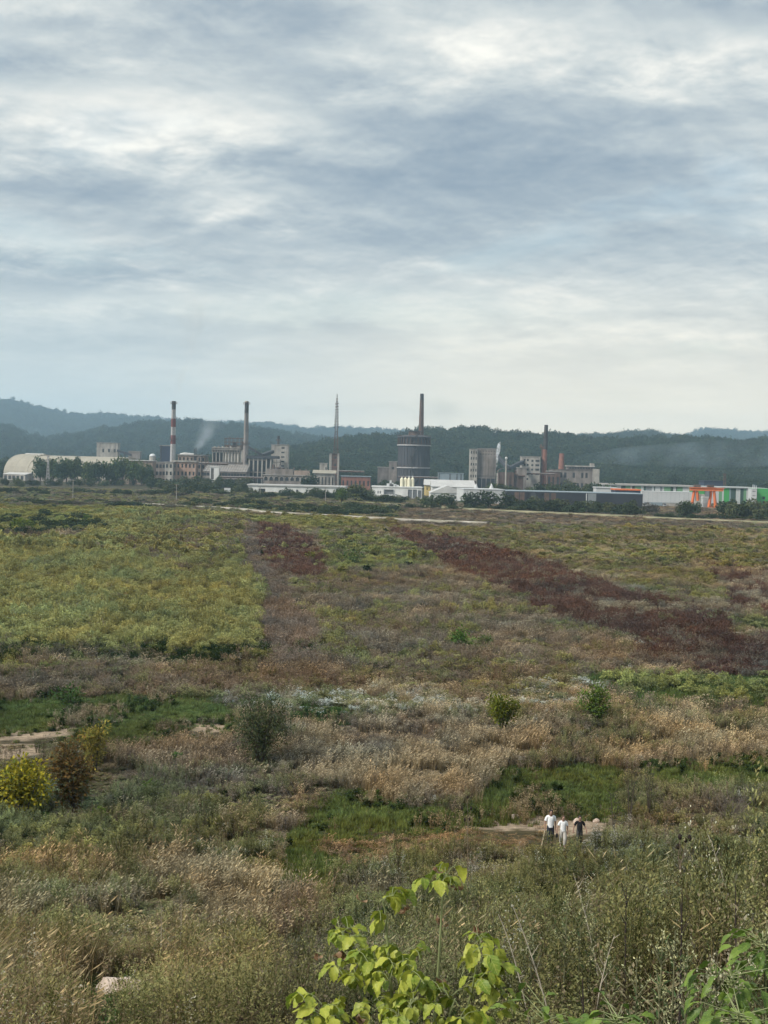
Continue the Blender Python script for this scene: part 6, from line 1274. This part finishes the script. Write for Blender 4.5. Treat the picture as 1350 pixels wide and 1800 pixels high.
# ------------------------------------------------------------------ three walkers
SKIN = mat_plain('skin', (.30, .185, .135), .6, .06, 8); HAIRM = mat_plain('dark_hair', (.022, .016, .013), .7, .3, 20)
def cloth(name, c): return mat_plain(name, c, .9, .1, 6, bump=.25)
def skinned(name, V, E, Rr, mat, parent, root=0, sub=2):
    me = bpy.data.meshes.new(name); me.from_pydata(V, E, []); me.materials.append(mat); o = bpy.data.objects.new(name, me); COL.objects.link(o); o.parent = parent
    m = o.modifiers.new('skin', 'SKIN'); m.use_smooth_shade = True
    for i, d in enumerate(me.skin_vertices[0].data):
        rr = Rr[i]; d.radius = rr if isinstance(rr, tuple) else (rr, rr); d.use_root = (i == root)
    s = o.modifiers.new('smooth', 'SUBSURF'); s.levels = sub; s.render_levels = sub; return o
def person(label, px, py, H, d, shirt, trousers, hair, arms, stride, bow=0.0, female=False, shoes=None):
    p = at(px, py, d); z = float(ground(p[0], d)); root = empty('person', (p[0], d, z), 0, label, 'person'); s = H/1.75; root.scale = (s, s, s)
    KEEPOUT.append((p[0], d, .55)); KEEPOUT.append((p[0], d-.8, .4))
    sh = .185 if not female else .165; hp = .09; fw = -bow
    V, E, Rr, N = [], [], [], {}
    def jt(n, co, r, par=None):
        N[n] = len(V); V.append(co); Rr.append(r)
        if par is not None: E.append((N[par], N[n]))
    jt('pelvis', (0, 0, .95), (.15, .11)); jt('waist', (0, -.01, 1.10), (.135, .10), 'pelvis'); jt('chest', (0, -.015, 1.30), (.155, .11), 'waist'); jt('neckb', (0, -.01, 1.45), (.07, .065), 'chest')
    jt('neck', (0, -.02+fw*.2, 1.50), .060, 'neckb'); jt('jaw', (0, -.045+fw*.6, 1.56), (.078, .09), 'neck'); jt('face', (0, -.035+fw*.8, 1.64), (.098, .118), 'jaw'); jt('crown', (0, -.015+fw*.8, 1.725), (.078, .092), 'face')
    jt('nose', (0, -.145+fw*.8, 1.625), .012, 'face')
    for e, sg in (('L', -1), ('R', 1)):
        el, wr = arms[0 if sg < 0 else 1]
        jt('sh'+e, (sg*sh, 0, 1.41), .062, 'neckb'); jt('el'+e, (sg*(sh+.05)+el[0], el[1], 1.13+el[2]), .043, 'sh'+e); jt('wr'+e, (sg*(sh+.06)+wr[0], wr[1], .90+wr[2]), .029, 'el'+e)
        w = V[N['wr'+e]]; jt('palm'+e, (w[0], w[1]-.02, w[2]-.07), (.036, .022), 'wr'+e); q = V[N['palm'+e]]
        for i in range(4): jt('f%d%s' % (i, e), (q[0]+(i-1.5)*.018, q[1]-.012-.005*i, q[2]-(.068, .082, .078, .060)[i]), .0085, 'palm'+e); jt('t%d%s' % (i, e), (q[0]+(i-1.5)*.018, q[1]-.035, q[2]-(.09, .105, .10, .078)[i]), .0075, 'f%d%s' % (i, e))
        jt('th'+e, (w[0]-sg*.05, w[1]-.045, w[2]-.075), .010, 'wr'+e)
        st = stride[0 if sg < 0 else 1]
        jt('hip'+e, (sg*hp, 0, .88), .095, 'pelvis'); jt('kn'+e, (sg*(hp+.01), st[0], .49), .062, 'hip'+e); jt('an'+e, (sg*(hp+.0), st[1], .09+st[2]), .042, 'kn'+e); jt('toe'+e, (sg*(hp+.02), st[1]-.15, .04+st[2]*.5), .036, 'an'+e)
    body = skinned('body', V, E, Rr, SKIN, root)
    def sub(name, keys, edges, mat, rads, extra=None):
        vv = [V[N[k]] if isinstance(k, str) else k for k in keys]; skinned(name, vv, edges, rads, mat, root)
    def mid(a, b, t): A, B = V[N[a]], V[N[b]]; return tuple(A[i]+(B[i]-A[i])*t for i in range(3))
    sub('shirt', [(0, 0, .895), 'waist', 'chest', (0, -.01, 1.44), 'shL', mid('shL', 'elL', .70), 'shR', mid('shR', 'elR', .70), (0, 0, .91), (0, 0, .98), mid('shL', 'elL', .66), mid('shR', 'elR', .66)], [(0, 8), (8, 9), (9, 1), (1, 2), (2, 3), (3, 4), (4, 10), (10, 5), (3, 6), (6, 11), (11, 7)], shirt, [(.178, .138), (.168, .13), (.18, .135), (.085, .08), .080, .070, .080, .070, (.178, .138), (.175, .135), .072, .072])
    wd = 1.0 if not female else 1.25
    sub('trousers', [(0, 0, 1.12), 'pelvis', 'hipL', 'knL', (V[N['anL']][0], V[N['anL']][1]+.01, V[N['anL']][2]+.02), 'hipR', 'knR', (V[N['anR']][0], V[N['anR']][1]+.01, V[N['anR']][2]+.02)], [(0, 1), (1, 2), (2, 3), (3, 4), (1, 5), (5, 6), (6, 7)], trousers,
        [(.15, .115), (.165, .125), .108, .085*wd, .068*wd, .108, .085*wd, .068*wd])
    hx = V[N['face']]; sub('hair', [(hx[0], hx[1]+.06, hx[2]-.03), (hx[0], hx[1]+.03, hx[2]+.05), (hx[0], hx[1]-.02, hx[2]+.10)], [(0, 1), (1, 2)], hair, [(.10, .07), (.125, .115), (.105, .10)])
    if female: mb = MB(); mb.tube([(hx[0], hx[1]+.09, hx[2]+.05), (hx[0], hx[1]+.13, hx[2]-.02), (hx[0], hx[1]+.12, hx[2]-.12)], [.03, .032, .008], 8); mb.build('ponytail', hair, root)
    for e in 'LR':
        a = V[N['an'+e]]; t = V[N['toe'+e]]; sub('shoe', [(a[0], a[1]+.03, max(.04, a[2]-.05)), (t[0], t[1], max(.035, t[2]))], [(0, 1)], shoes or SOOT, [(.05, .05), (.048, .04)])
    for sg in (-1, 1): mb = MB(); mb.tube([(sg*.03, hx[1]-.098, hx[2]+.005), (sg*.03, hx[1]-.108, hx[2]+.005)], .011, 8); mb.build('eye', SOOT, body)
    mb = MB(); mb.box((-.024, hx[1]-.108, hx[2]-.066), (.024, hx[1]-.085, hx[2]-.056)); mb.build('mouth', mat_plain('lips', (.30, .12, .10)), body)
    for sg in (-1, 1): mb = MB(); mb.tube([(sg*.074, hx[1]+.01, hx[2]-.03), (sg*.088, hx[1]+.015, hx[2]), (sg*.080, hx[1]+.015, hx[2]+.03)], [.008, .014, .008], 6); mb.build('ear', SKIN, body)
    pl = V[N['palmL']]; return root, s, (p[0]+pl[0]*s, d+pl[1]*s, z+pl[2]*s)
_wt = cloth('white_cotton', (.78, .79, .80)); _nv = cloth('navy_denim', (.025, .030, .045)); _wl = cloth('off_white_linen', (.46, .44, .40)); _bk = cloth('black_cotton', (.014, .014, .016)); _dk = cloth('dark_trousers', (.062, .060, .054))
_, _, hand = person('tall person in white t-shirt and dark trousers walking with a stick', 967, 1482, 1.80, 73.0, _wt, _nv, HAIRM, (((-.05, -.04, 0), (-.04, -.12, .03)), ((.0, .04, 0), (.0, .0, .0))), ((-.14, -.10, 0), (.02, .22, .06)), bow=.05)
def stick():
    b = at(952, 1482, 72.7); zb = float(ground(b[0], 72.7)); mb = MB(); h = Vector(hand); f = Vector((b[0], 72.7, zb)); t = h+(h-f)*.12; mb.tube([f, f.lerp(t, .5)+Vector((.015, 0, 0)), t], [.022, .024, .02], 8)
    o = mb.build('walking_stick', mat_plain('pale_wood', (.48, .40, .27), .8, .2, 6)); tag(o, 'pale wooden walking stick held by the tall person', 'stick')
stick()
_, _, hand2 = person('person in white t-shirt and pale trousers walking in the middle', 989, 1489, 1.56, 72.2, _wt, _wl, mat_plain('brown_hair', (.085, .055, .035), .7, .3, 20), (((-.09, -.02, .0), (-.13, -.10, .03)), ((.03, .02, .0), (.03, .0, .0))), ((.05, .16, .04), (-.12, -.08, 0)), female=True, shoes=_wt)
mb = MB(); mb.tube([(0, 0, -.02), (0, 0, -.06), (0, 0, -.2), (0, 0, -.24)], [.02, .05, .055, .02], 10); tag(mb.build('pouch', _bk, None, (hand2[0], hand2[1]-.03, hand2[2]-.02)), 'small dark pouch in the hand of the person in pale trousers', 'pouch')
_, _, hand3 = person('person in black t-shirt and dark trousers walking on the right', 1018, 1488, 1.56, 72.0, _bk, _dk, HAIRM, (((-.07, .03, .02), (-.10, .0, .05)), ((.06, .03, .03), (.14, -.06, .08))), ((-.10, -.05, 0), (.04, .20, .05)))

# ------------------------------------------------------------------ yellow green sapling close to the camera
def mat_sapling(name, c1, c2, rib):
    m = bpy.data.materials.new(name); m.use_nodes = True; nt = m.node_tree; L = nt.links; nt.nodes.clear()
    tc = nt.nodes.new('ShaderNodeTexCoord'); n = nt.nodes.new('ShaderNodeTexNoise'); n.inputs['Scale'].default_value = 45; n.inputs['Detail'].default_value = 4; L.new(tc.outputs['Object'], n.inputs[0])
    oi = nt.nodes.new('ShaderNodeObjectInfo'); mr = nt.nodes.new('ShaderNodeMapRange'); L.new(n.outputs['Fac'], mr.inputs[0]); mr.inputs[1].default_value = .35; mr.inputs[2].default_value = .65
    ad = nt.nodes.new('ShaderNodeMath'); ad.operation = 'MULTIPLY_ADD'; L.new(mr.outputs[0], ad.inputs[0]); ad.inputs[1].default_value = .55; L.new(oi.outputs['Random'], ad.inputs[2]); sb = nt.nodes.new('ShaderNodeMath'); sb.operation = 'SUBTRACT'; sb.use_clamp = True; L.new(ad.outputs[0], sb.inputs[0]); sb.inputs[1].default_value = .25
    mx = nt.nodes.new('ShaderNodeMix'); mx.data_type = 'RGBA'; L.new(sb.outputs[0], mx.inputs[0]); mx.inputs[6].default_value = (*c1, 1); mx.inputs[7].default_value = (*c2, 1)
    sp = nt.nodes.new('ShaderNodeSeparateXYZ'); L.new(tc.outputs['Object'], sp.inputs[0]); ab = nt.nodes.new('ShaderNodeMath'); ab.operation = 'ABSOLUTE'; L.new(sp.outputs[0], ab.inputs[0])
    st = nt.nodes.new('ShaderNodeMath'); st.operation = 'LESS_THAN'; L.new(ab.outputs[0], st.inputs[0]); st.inputs[1].default_value = .0011
    vy = nt.nodes.new('ShaderNodeMath'); vy.operation = 'MULTIPLY_ADD'; L.new(ab.outputs[0], vy.inputs[0]); vy.inputs[1].default_value = -.9; L.new(sp.outputs[1], vy.inputs[2])
    fr = nt.nodes.new('ShaderNodeMath'); fr.operation = 'PINGPONG'; L.new(vy.outputs[0], fr.inputs[0]); fr.inputs[1].default_value = .006; lt = nt.nodes.new('ShaderNodeMath'); lt.operation = 'LESS_THAN'; L.new(fr.outputs[0], lt.inputs[0]); lt.inputs[1].default_value = .0006
    mxx = nt.nodes.new('ShaderNodeMath'); mxx.operation = 'MAXIMUM'; L.new(st.outputs[0], mxx.inputs[0]); L.new(lt.outputs[0], mxx.inputs[1]); hf = nt.nodes.new('ShaderNodeMath'); hf.operation = 'MULTIPLY'; L.new(mxx.outputs[0], hf.inputs[0]); hf.inputs[1].default_value = .5
    m2 = nt.nodes.new('ShaderNodeMix'); m2.data_type = 'RGBA'; L.new(hf.outputs[0], m2.inputs[0]); L.new(mx.outputs[2], m2.inputs[6]); m2.inputs[7].default_value = (*rib, 1)
    pb = nt.nodes.new('ShaderNodeBsdfPrincipled'); L.new(m2.outputs[2], pb.inputs['Base Color']); pb.inputs['Roughness'].default_value = .5; pb.inputs['Specular IOR Level'].default_value = .35
    tr = nt.nodes.new('ShaderNodeBsdfTranslucent'); L.new(m2.outputs[2], tr.inputs[0]); ms = nt.nodes.new('ShaderNodeMixShader'); ms.inputs[0].default_value = .3; L.new(pb.outputs[0], ms.inputs[1]); L.new(tr.outputs[0], ms.inputs[2])
    o = nt.nodes.new('ShaderNodeOutputMaterial'); L.new(ms.outputs[0], o.inputs[0]); return m
SAP = mat_sapling('yellow_green_leaf', (.15, .23, .028), (.42, .44, .060), (.46, .48, .14)); SAPB = mat_sapling('dry_brown_leaf', (.19, .105, .055), (.33, .21, .12), (.26, .17, .1)); STEMG = mat_plain('pale_green_stem', (.22, .25, .11), .7, .15, 20); SAPG = mat_sapling('deep_green_leaf', (.075, .14, .025), (.19, .28, .045), (.26, .34, .09))
def leaflet(seed, mat, curl=.6, L_=.078, w=.050):
    """toothed leaf, folded along the midrib and drooping at the tip; lies along +y"""
    r = random.Random(seed); outl = [(0, .0), (.10, .35), (.26, .82), (.40, .95), (.52, .86), (.58, .98), (.70, .66), (.76, .72), (.88, .30), (1.0, .0)]
    V = []; fold = r.uniform(.15, .5); tw = r.uniform(-.4, .4)
    def P_(t, x):
        y = L_*t; ang = curl*t; Y = L_*(math.sin(ang)/curl if curl else t); Z = -L_*((1-math.cos(ang))/curl if curl else 0)
        X = w*.5*x; Zf = abs(X)*fold+X*tw*t+.0035*math.sin(t*14+x*3+seed); return (X, Y, Z+Zf)
    for (t, x) in outl: V.append(P_(t, 0)); V.append(P_(t, x*r.uniform(.88, 1.1))); V.append(P_(t, -x*r.uniform(.88, 1.1)))
    Fc = []
    for i in range(len(outl)-1):
        a, b = 3*i, 3*i+3; Fc += [(a, a+1, b+1, b), (a, b, b+2, a+2)]
    me = bpy.data.meshes.new('leaf'); me.from_pydata(V, [], Fc); me.materials.append(mat); me.polygons.foreach_set('use_smooth', [True]*len(Fc)); return me
LEAVES = [leaflet(k, SAP, (.3, .7, 1.1, .9)[k % 4]) for k in range(8)]; DRY = [leaflet(40+k, SAPB, 3.4, .075, .026) for k in range(3)]; GLEAF = [leaflet(60+k, SAPG, .8, .11, .045) for k in range(4)]
def sapling():
    r = random.Random(5); d0 = 5.0; gz = lambda x, y: float(ground(x, y)); P0 = at(720, 1800, d0)
    root = empty('box_elder_sapling', (P0[0], d0, gz(P0[0], d0)), 0, 'yellow green box elder sapling with toothed leaves in the foreground', 'sapling'); O = np.array((P0[0], d0, gz(P0[0], d0)))
    A = lambda px, py, dd=0.0: Vector(at(px, py, d0+dd)-O)
    base = lambda k: Vector((.03*math.cos(k), .03*math.sin(k), -.05))
    stems = [[(712, 1990, .05), (693, 1800, 0), (684, 1690, -.05), (677, 1600, -.08), (668, 1566, -.1)], [(745, 1990, .1), (764, 1790, .1), (772, 1680, .1), (777, 1590, .1), (781, 1534, .1)], [(770, 1990, 0), (812, 1810, -.05), (830, 1740, -.1), (843, 1660, -.12)],
             [(690, 1990, 0), (650, 1800, .1), (628, 1720, .12), (602, 1636, .15)], [(680, 1990, -.1), (610, 1850, -.15), (575, 1790, -.2), (552, 1756, -.2)], [(725, 1990, -.1), (716, 1850, -.2), (722, 1760, -.25), (745, 1712, -.25)], [(740, 1990, -.1), (760, 1880, -.2), (785, 1800, -.25), (800, 1755, -.25)]]
    for k, S in enumerate(stems):
        pts = [base(k), A(*S[0])*.5+base(k)*.5]+[A(*q) for q in S]; mb = MB(); n = len(pts); mb.tube(pts, [.0085-(.0062)*i/(n-1) for i in range(n)], 8); mb.build('stem', STEMG, root)
    def leaf_at(p, yaw, pitch, roll, me, sc, par):
        o = obj('leaf', me, par, p, (pitch, roll, yaw), (sc, sc, sc))
        if me in DRY: o['label'] = 'dry brown curled leaf'
        return o
    def compound(p, yaw, sc=1.0, dry=False, droop=.5, nl=3):
        L_ = .055*sc; q = p+Vector((-math.sin(yaw)*L_, math.cos(yaw)*L_, L_*.55)); mb = MB(); mb.tube([p, p.lerp(q, .5)+Vector((0, 0, .008)), q], [.0014, .0012, .0009], 5); par = mb.build('leaf_stalk', STEMG, root)
        me = DRY if dry else LEAVES; q2 = q
        leaf_at(q2, yaw+r.uniform(-.2, .2), -droop+r.uniform(-.35, .25), r.uniform(-.5, .5), r.choice(me), sc*r.uniform(.85, 1.15), par)
        if nl > 1:
            for sg in (-1, 1): leaf_at(q2-Vector((-math.sin(yaw), math.cos(yaw), .3))*.008, yaw+sg*r.uniform(.8, 1.3), -droop+r.uniform(-.4, .3), r.uniform(-.5, .5), r.choice(me), sc*r.uniform(.7, 1.0), par)
    # leaf nodes: pixel, spread, how many compound leaves
    nodes = [(781, 1538, 18, 8, .1), (676, 1578, 22, 5, -.08), (676, 1610, 14, 2, -.08), (604, 1642, 22, 7, .15), (628, 1668, 22, 7, .12), (660, 1690, 26, 8, .0), (700, 1672, 22, 6, -.03), (714, 1700, 22, 6, -.1), (640, 1722, 24, 6, .1), (612, 1705, 18, 5, .1), (690, 1728, 24, 7, -.1),
             (560, 1768, 24, 7, -.2), (585, 1785, 22, 6, -.2), (548, 1796, 18, 4, -.2), (660, 1770, 24, 6, 0), (705, 1790, 26, 8, -.2), (745, 1722, 22, 5, -.25), (735, 1765, 24, 7, -.25), (790, 1745, 20, 5, -.2), (800, 1778, 22, 6, -.25), (842, 1662, 22, 7, -.12), (855, 1695, 20, 6, -.1), (832, 1712, 20, 6, -.1), (862, 1735, 18, 4, -.1), (690, 1820, 40, 8, -.2), (770, 1820, 40, 7, -.25), (590, 1830, 40, 6, -.2), (850, 1790, 20, 3, -.1), (872, 1765, 14, 3, -.05)]
    for (px, py, sp, n, dd) in nodes:
        for k in range(int(n*1.5)):
            p = A(px+r.gauss(0, sp*.5), py+r.gauss(0, sp*.45)+6, dd+r.uniform(-.10, .10)); yaw = r.uniform(0, 6.28); compound(p, yaw, r.uniform(.52, .98), False, r.uniform(.1, .9), 3 if r.random() < .72 else 1)
    for (px, py, dd) in ((765, 1570, .05), (795, 1568, .1), (790, 1622, .15), (655, 1580, -.05), (617, 1690, .1), (727, 1735, -.1), (785, 1735, -.1), (655, 1798, -.1), (697, 1600, -.05), (783, 1532, .1), (840, 1645, -.1), (575, 1688, .1)):
        compound(A(px, py, dd), r.uniform(0, 6.28), r.uniform(.75, 1.05), True, 1.1, 3 if r.random() < .6 else 1)
sapling()

# ------------------------------------------------------------------ single weeds close by
STEMB = mat_plain('dry_stem', (.16, .125, .085), .9, .3, 15); STEMP = mat_plain('bleached_stem', (.42, .37, .29), .9, .2, 15); HEAD = mat_plain('teasel_head', (.030, .022, .018), .95, .4, 60)
def teasel(label, heads, d, foot=None):
    """heads: photo pixels of the seed heads of one plant at distance d"""
    x0 = sum(h[0] for h in heads)/len(heads); b = at(foot or x0, 1600, d); z = float(ground(b[0], d)); root = empty('teasel', (b[0], d, z), 0, label, 'teasel', 'dry teasels'); O = np.array((b[0], d, z))
    hs = [Vector(at(px, py, d+rnd.uniform(-.15, .15))-O) for px, py in heads]; hs.sort(key=lambda v: -v.z); top = hs[0]
    mb = MB(); mb.tube([(0, 0, -.05), top*.5+Vector((.02, 0, 0)), top], [.008, .0065, .0045], 6); st_ = mb.build('stem', STEMB, root)
    for i, h in enumerate(hs):
        if i: s_ = top*max(.3, (h.z-.22)/top.z); mb = MB(); mb.tube([s_, s_.lerp(h, .5)+Vector((0, 0, -.02)), h], [.005, .004, .0035], 5); st_ = mb.build('branch', STEMB, root)
        mb = MB(); L_ = rnd.uniform(.055, .075); mb.tube([h+Vector((0, 0, L_*k/5)) for k in range(6)], [.008, .018, .021, .019, .013, .003], 9)
        for k in range(40):
            a = rnd.uniform(0, 6.28); t = rnd.random(); c = h+Vector((.018*math.cos(a), .018*math.sin(a), L_*t)); mb.face([c+Vector((0, 0, -.002)), c+Vector((0, 0, .002)), c+Vector((.009*math.cos(a), .009*math.sin(a), .007))])
        for k in range(6):
            a = k*1.05; mb.blade(h, a, .9, .06, .004, -.7, 2)
        mb.build('seed_head', HEAD, st_)
teasel('dry teasel with a cluster of dark heads left of the walkers', [(822, 1404), (812, 1424), (828, 1424), (817, 1444), (825, 1443)], 26, 822)
teasel('dry teasel with three dark heads right of the walkers', [(1195, 1476), (1205, 1481), (1192, 1493), (1212, 1478)], 15.5, 1200)
teasel('dry teasel beside the large limestone block', [(123, 1728), (132, 1733), (117, 1762), (135, 1764)], 17, 127)
for k, (hs, dd, lb) in enumerate((([(343, 1767), (359, 1761), (361, 1751), (374, 1755)], 16, 'dry teasel at lower left with four heads in a slanting row'), ([(447, 1776), (462, 1776), (456, 1787), (434, 1783)], 14, 'dry teasel at the bottom left of the sapling, upper heads'), ([(431, 1789), (414, 1798), (424, 1797), (480, 1793)], 13.5, 'dry teasel at the bottom left of the sapling, lowest heads'), ([(491, 1722), (476, 1757)], 17, 'tall dry teasel just left of the sapling'), ([(378, 1783)], 15, 'single headed dry teasel between the lower left teasels'), ([(520, 1742), (512, 1730), (528, 1755)], 16, 'dry teasel close behind the sapling left side'))): teasel(lb, hs, dd)
def bleached(label, pts, d):
    P_ = [at(px, py, d) for px, py in pts]; g = P_[0].copy(); g[2] = float(ground(g[0], d)); root = empty('dead_stalk', tuple(g), 0, label, 'stalk'); e_ = Vector(P_[-1]-g); m_ = Vector(P_[len(P_)//2]-g)*2-e_*.5; Q = [Vector((0, 0, -.03))*(1-t)**2+m_*2*t*(1-t)*.5+e_*t*t for t in [k/8 for k in range(9)]]; mb = MB(); n = len(Q); mb.tube(Q, [.008-.0055*i/(n-1) for i in range(n)], 6); mb.build('stem', STEMP, root)
    for k in range(5):
        t = rnd.uniform(.5, .98); i = min(n-2, int(t*(n-1))); c = Q[i].lerp(Q[i+1], t*(n-1)-i); mb = MB(); a = rnd.uniform(0, 6.28); mb.tube([c, c+Vector((.05*math.cos(a), .05*math.sin(a), rnd.uniform(.02, .10)))], [.003, .0015], 4); mb.build('twig', STEMP, root)
bleached('long bleached stalk leaning left below the walkers', [(1010, 1725), (975, 1690), (935, 1640), (900, 1590), (872, 1590), (860, 1586)][:4], 11)
bleached('second bleached stalk leaning left beside the first', [(960, 1700), (920, 1640), (895, 1612), (876, 1607)], 12)
bleached('bleached stalk arching left above the horseweeds on the right', [(1075, 1720), (1060, 1660), (1035, 1590), (1008, 1535)], 13)
bleached('tall bleached stalk leaning left at the far right', [(1320, 1660), (1300, 1590), (1270, 1510), (1240, 1455)], 14)
bleached('pale broken stalk rising to the right below the dead shrub', [(1030, 1760), (1045, 1690), (1060, 1660), (1080, 1645)], 11)
bleached('straight pale stalk at lower left', [(280, 1720), (290, 1660), (286, 1612), (283, 1585)], 26)
bleached('curved pale stalk beside the straight stalk at lower left', [(312, 1720), (318, 1650), (322, 1600), (318, 1572)], 26)
STEMD = mat_plain('blackened_stem', (.035, .026, .024), .9, .3, 15)
def black_stalk(label, px, py, pt, d, lean=0):
    b = at(px, py, d); g = (b[0], d, float(ground(b[0], d))); t = Vector(at(px+lean, pt, d)-np.array(g)); root = empty('dark_stalk', g, 0, label, 'stalk'); mb = MB(); mb.tube([(0, 0, -.03), t*.5+Vector((.01, 0, 0)), t], [.010, .008, .003], 6); mb.build('stem', STEMD, root)
    for k in range(6):
        c = t*rnd.uniform(.45, .95); a = rnd.uniform(0, 6.28); mb = MB(); mb.tube([c, c+Vector((.07*math.cos(a), .03*math.sin(a), rnd.uniform(.06, .16)))], [.004, .0015], 4); mb.build('twig', STEMD, root)
black_stalk('thin dark upright stalk among the horseweeds right of the sapling', 1195, 1700, 1572, 10, 4)
black_stalk('dark dead stalk near the right edge', 1296, 1660, 1555, 11, -3)
black_stalk('dark forked stalk at the bottom right of the sapling', 1038, 1790, 1720, 8.5, -14)
black_stalk('thin dark stalk with twigs below the person in black', 1098, 1690, 1560, 12, 3)
def horseweed(label, px, py, pt, d, seed, flower=(.40, .40, .24), lc=(.075, .115, .045), nl=110, nf=150, spread=.16):
    b = at(px, py, d); g = (b[0], d, float(ground(b[0], d))); H = float(at(px, pt, d)[2])-g[2]; r = random.Random(seed); root = empty('horseweed_plant', g, 0, label, 'plant', 'tall weeds at the lower right')
    tip = Vector((r.uniform(-.06, .06), r.uniform(-.05, .05), H)); mb = MB(); mb.tube([(0, 0, -.03), tip*.5, tip], [.009, .007, .003], 6); mb.build('stem', mat_stem, root)
    br = []; mb = MB()
    for k in range(13):
        t = r.uniform(.5, .93); c = tip*t; a = r.uniform(0, 6.28); L_ = spread*H*(1.15-t)*r.uniform(.9, 1.8); e = c+Vector((math.cos(a)*L_*.7, math.sin(a)*L_*.7, L_)); mb.tube([c, e], [.004, .002], 4); br.append((c, e))
    mb.build('branches', mat_stem, root); root.children[-1].name = 'branching'
    lf = MB()
    for k in range(nl):
        t = r.uniform(.08, .9); c = tip*t; a = r.uniform(0, 6.28); lf.cur = pr(r, lc, .3); l_ = r.uniform(.06, .13)*(1.15-.5*t)
        if k % 3 == 0: q = r.choice(br); c = q[0].lerp(q[1], r.random()); l_ *= .6
        lf.leaf(c, (math.cos(a), math.sin(a), r.uniform(.1, 1.3)), (0, 0, 1), l_, l_*.17)
    lf.build('foliage', LEAF_O, root, col=True); fl = MB()
    for k in range(nf):
        q = r.choice(br); c = q[0].lerp(q[1], r.uniform(.35, 1.05)) if k % 4 else tip*r.uniform(.9, 1.01); fl.cur = pr(r, flower, .3); fl.leaf(c+Vector((r.gauss(0, .014), r.gauss(0, .014), r.gauss(0, .018))), (r.gauss(0, 1), r.gauss(0, 1), r.uniform(.2, 2)), (r.gauss(0, 1), 1, .3), r.uniform(.010, .022), r.uniform(.007, .013))
    fl.build('flower_heads', LEAF_O, root, col=True); fl_o = root.children[-1]; fl_o.name = 'flowering_top'
mat_stem = mat_plain('weed_stem', (.14, .14, .075), .9, .25, 15)
HW = [(1155, 1700, 1640, 8.0), (1180, 1720, 1636, 7.6), (1205, 1720, 1650, 7.8), (1130, 1740, 1682, 7.6), (1250, 1740, 1692, 7.2), (1275, 1760, 1700, 7.0), (1225, 1760, 1715, 7.4), (1320, 1740, 1690, 7.4), (1345, 1700, 1620, 8.5),
      (990, 1700, 1572, 12), (1015, 1700, 1575, 12), (1150, 1620, 1568, 13), (1185, 1610, 1512, 14), (1255, 1640, 1560, 13), (1330, 1600, 1552, 13), (940, 1720, 1640, 12.5), (1060, 1720, 1640, 11), (1095, 1640, 1600, 13), (1300, 1620, 1568, 12.5), (865, 1620, 1570, 15), (1030, 1640, 1610, 12.5), (710, 1560, 1497, 30), (830, 1560, 1500, 28), (645, 1560, 1515, 32)]
WORDS = ['tall pale tipped horseweed, tallest in the lower right clump', 'bushy pale tipped horseweed in the middle of the lower right clump', 'horseweed leaning at the right of the lower right clump', 'short horseweed at the left of the lower right clump', 'cream flowered weed low at right', 'cream flowered weed at the bottom right corner', 'low cream flowered weed between the right clumps', 'pale weed near the right edge above the corner', 'tall weed cut by the right edge',
         'left one of two slim pale spikes below the walkers', 'right one of two slim pale spikes below the walkers', 'horseweed left of the thin dark stalk', 'tall horseweed with pale top above the thin dark stalk', 'tall horseweed right of the thin dark stalk', 'horseweed by the right edge at middle height', 'weed just right of the sapling', 'weed beside the broken pale stalk', 'small horseweed behind the broken pale stalk', 'horseweed beside the dark dead stalk', 'small weed behind the sapling top', 'weed left of the arching bleached stalk', 'white tipped weed left of the sapling top, by the lawn edge', 'white tipped weed right of the sapling top', 'small white tipped weed at the lawn corner']
for k, ((px, py, pt, d), lb) in enumerate(zip(HW, WORDS)):
    cream = k in (4, 5, 6, 7); horseweed(lb, px, py, pt, d, 500+k, (.55, .52, .36) if cream else ((.5, .5, .42) if k > 20 else (.46, .46, .26)), (.10, .13, .045) if cream else (.07, .11, .045), spread=.22 if cream else .16)
def leafy(label, px, py, d, n, seed, size=1.0, h=.5):
    b = at(px, py, d); g = (b[0], d, float(ground(b[0], d))); H = float(b[2])-g[2]; r = random.Random(seed); root = empty('leafy_plant', g, 0, label, 'plant', 'fresh leafy plants at the lower right'); top = Vector((0, 0, H)); mb = MB(); mb.tube([(0, 0, -.03), top*.5+Vector((.03, 0, 0)), top], [.008, .006, .003], 6); mb.build('stem', STEMG, root)
    for k in range(n):
        t = r.uniform(.84, 1.0); c = top*t; a = r.uniform(0, 6.28); q = r.uniform(.02, .24)*size; p = c+Vector((-math.sin(a)*q, math.cos(a)*q, .3*q)); mb = MB(); mb.tube([c, p], [.003, .0015], 4); par = mb.build('leaf_stalk', STEMG, root); s_ = size*r.uniform(.8, 1.4)
        obj('leaf', r.choice(GLEAF), par, p, (r.uniform(-.7, .3), r.uniform(-.5, .5), a), (s_, s_, s_))
leafy('fresh green leafy plant at the bottom left of the horseweed clump', 1085, 1786, 6.2, 95, 1, .7); leafy('fresh green leafy plant at the bottom right corner', 1300, 1780, 6.0, 110, 2, .75); leafy('fresh green leafy plant behind the cream flowered weeds', 1285, 1705, 7.2, 60, 3, .85); leafy('small fresh green sprout near the right of the sapling', 955, 1750, 9.0, 12, 4); leafy('small bright sprout at the bottom right of the sapling', 935, 1790, 8.0, 12, 5); leafy('bright leafy plant cut by the right edge', 1345, 1650, 8.5, 40, 6, .9)
build_meadow()
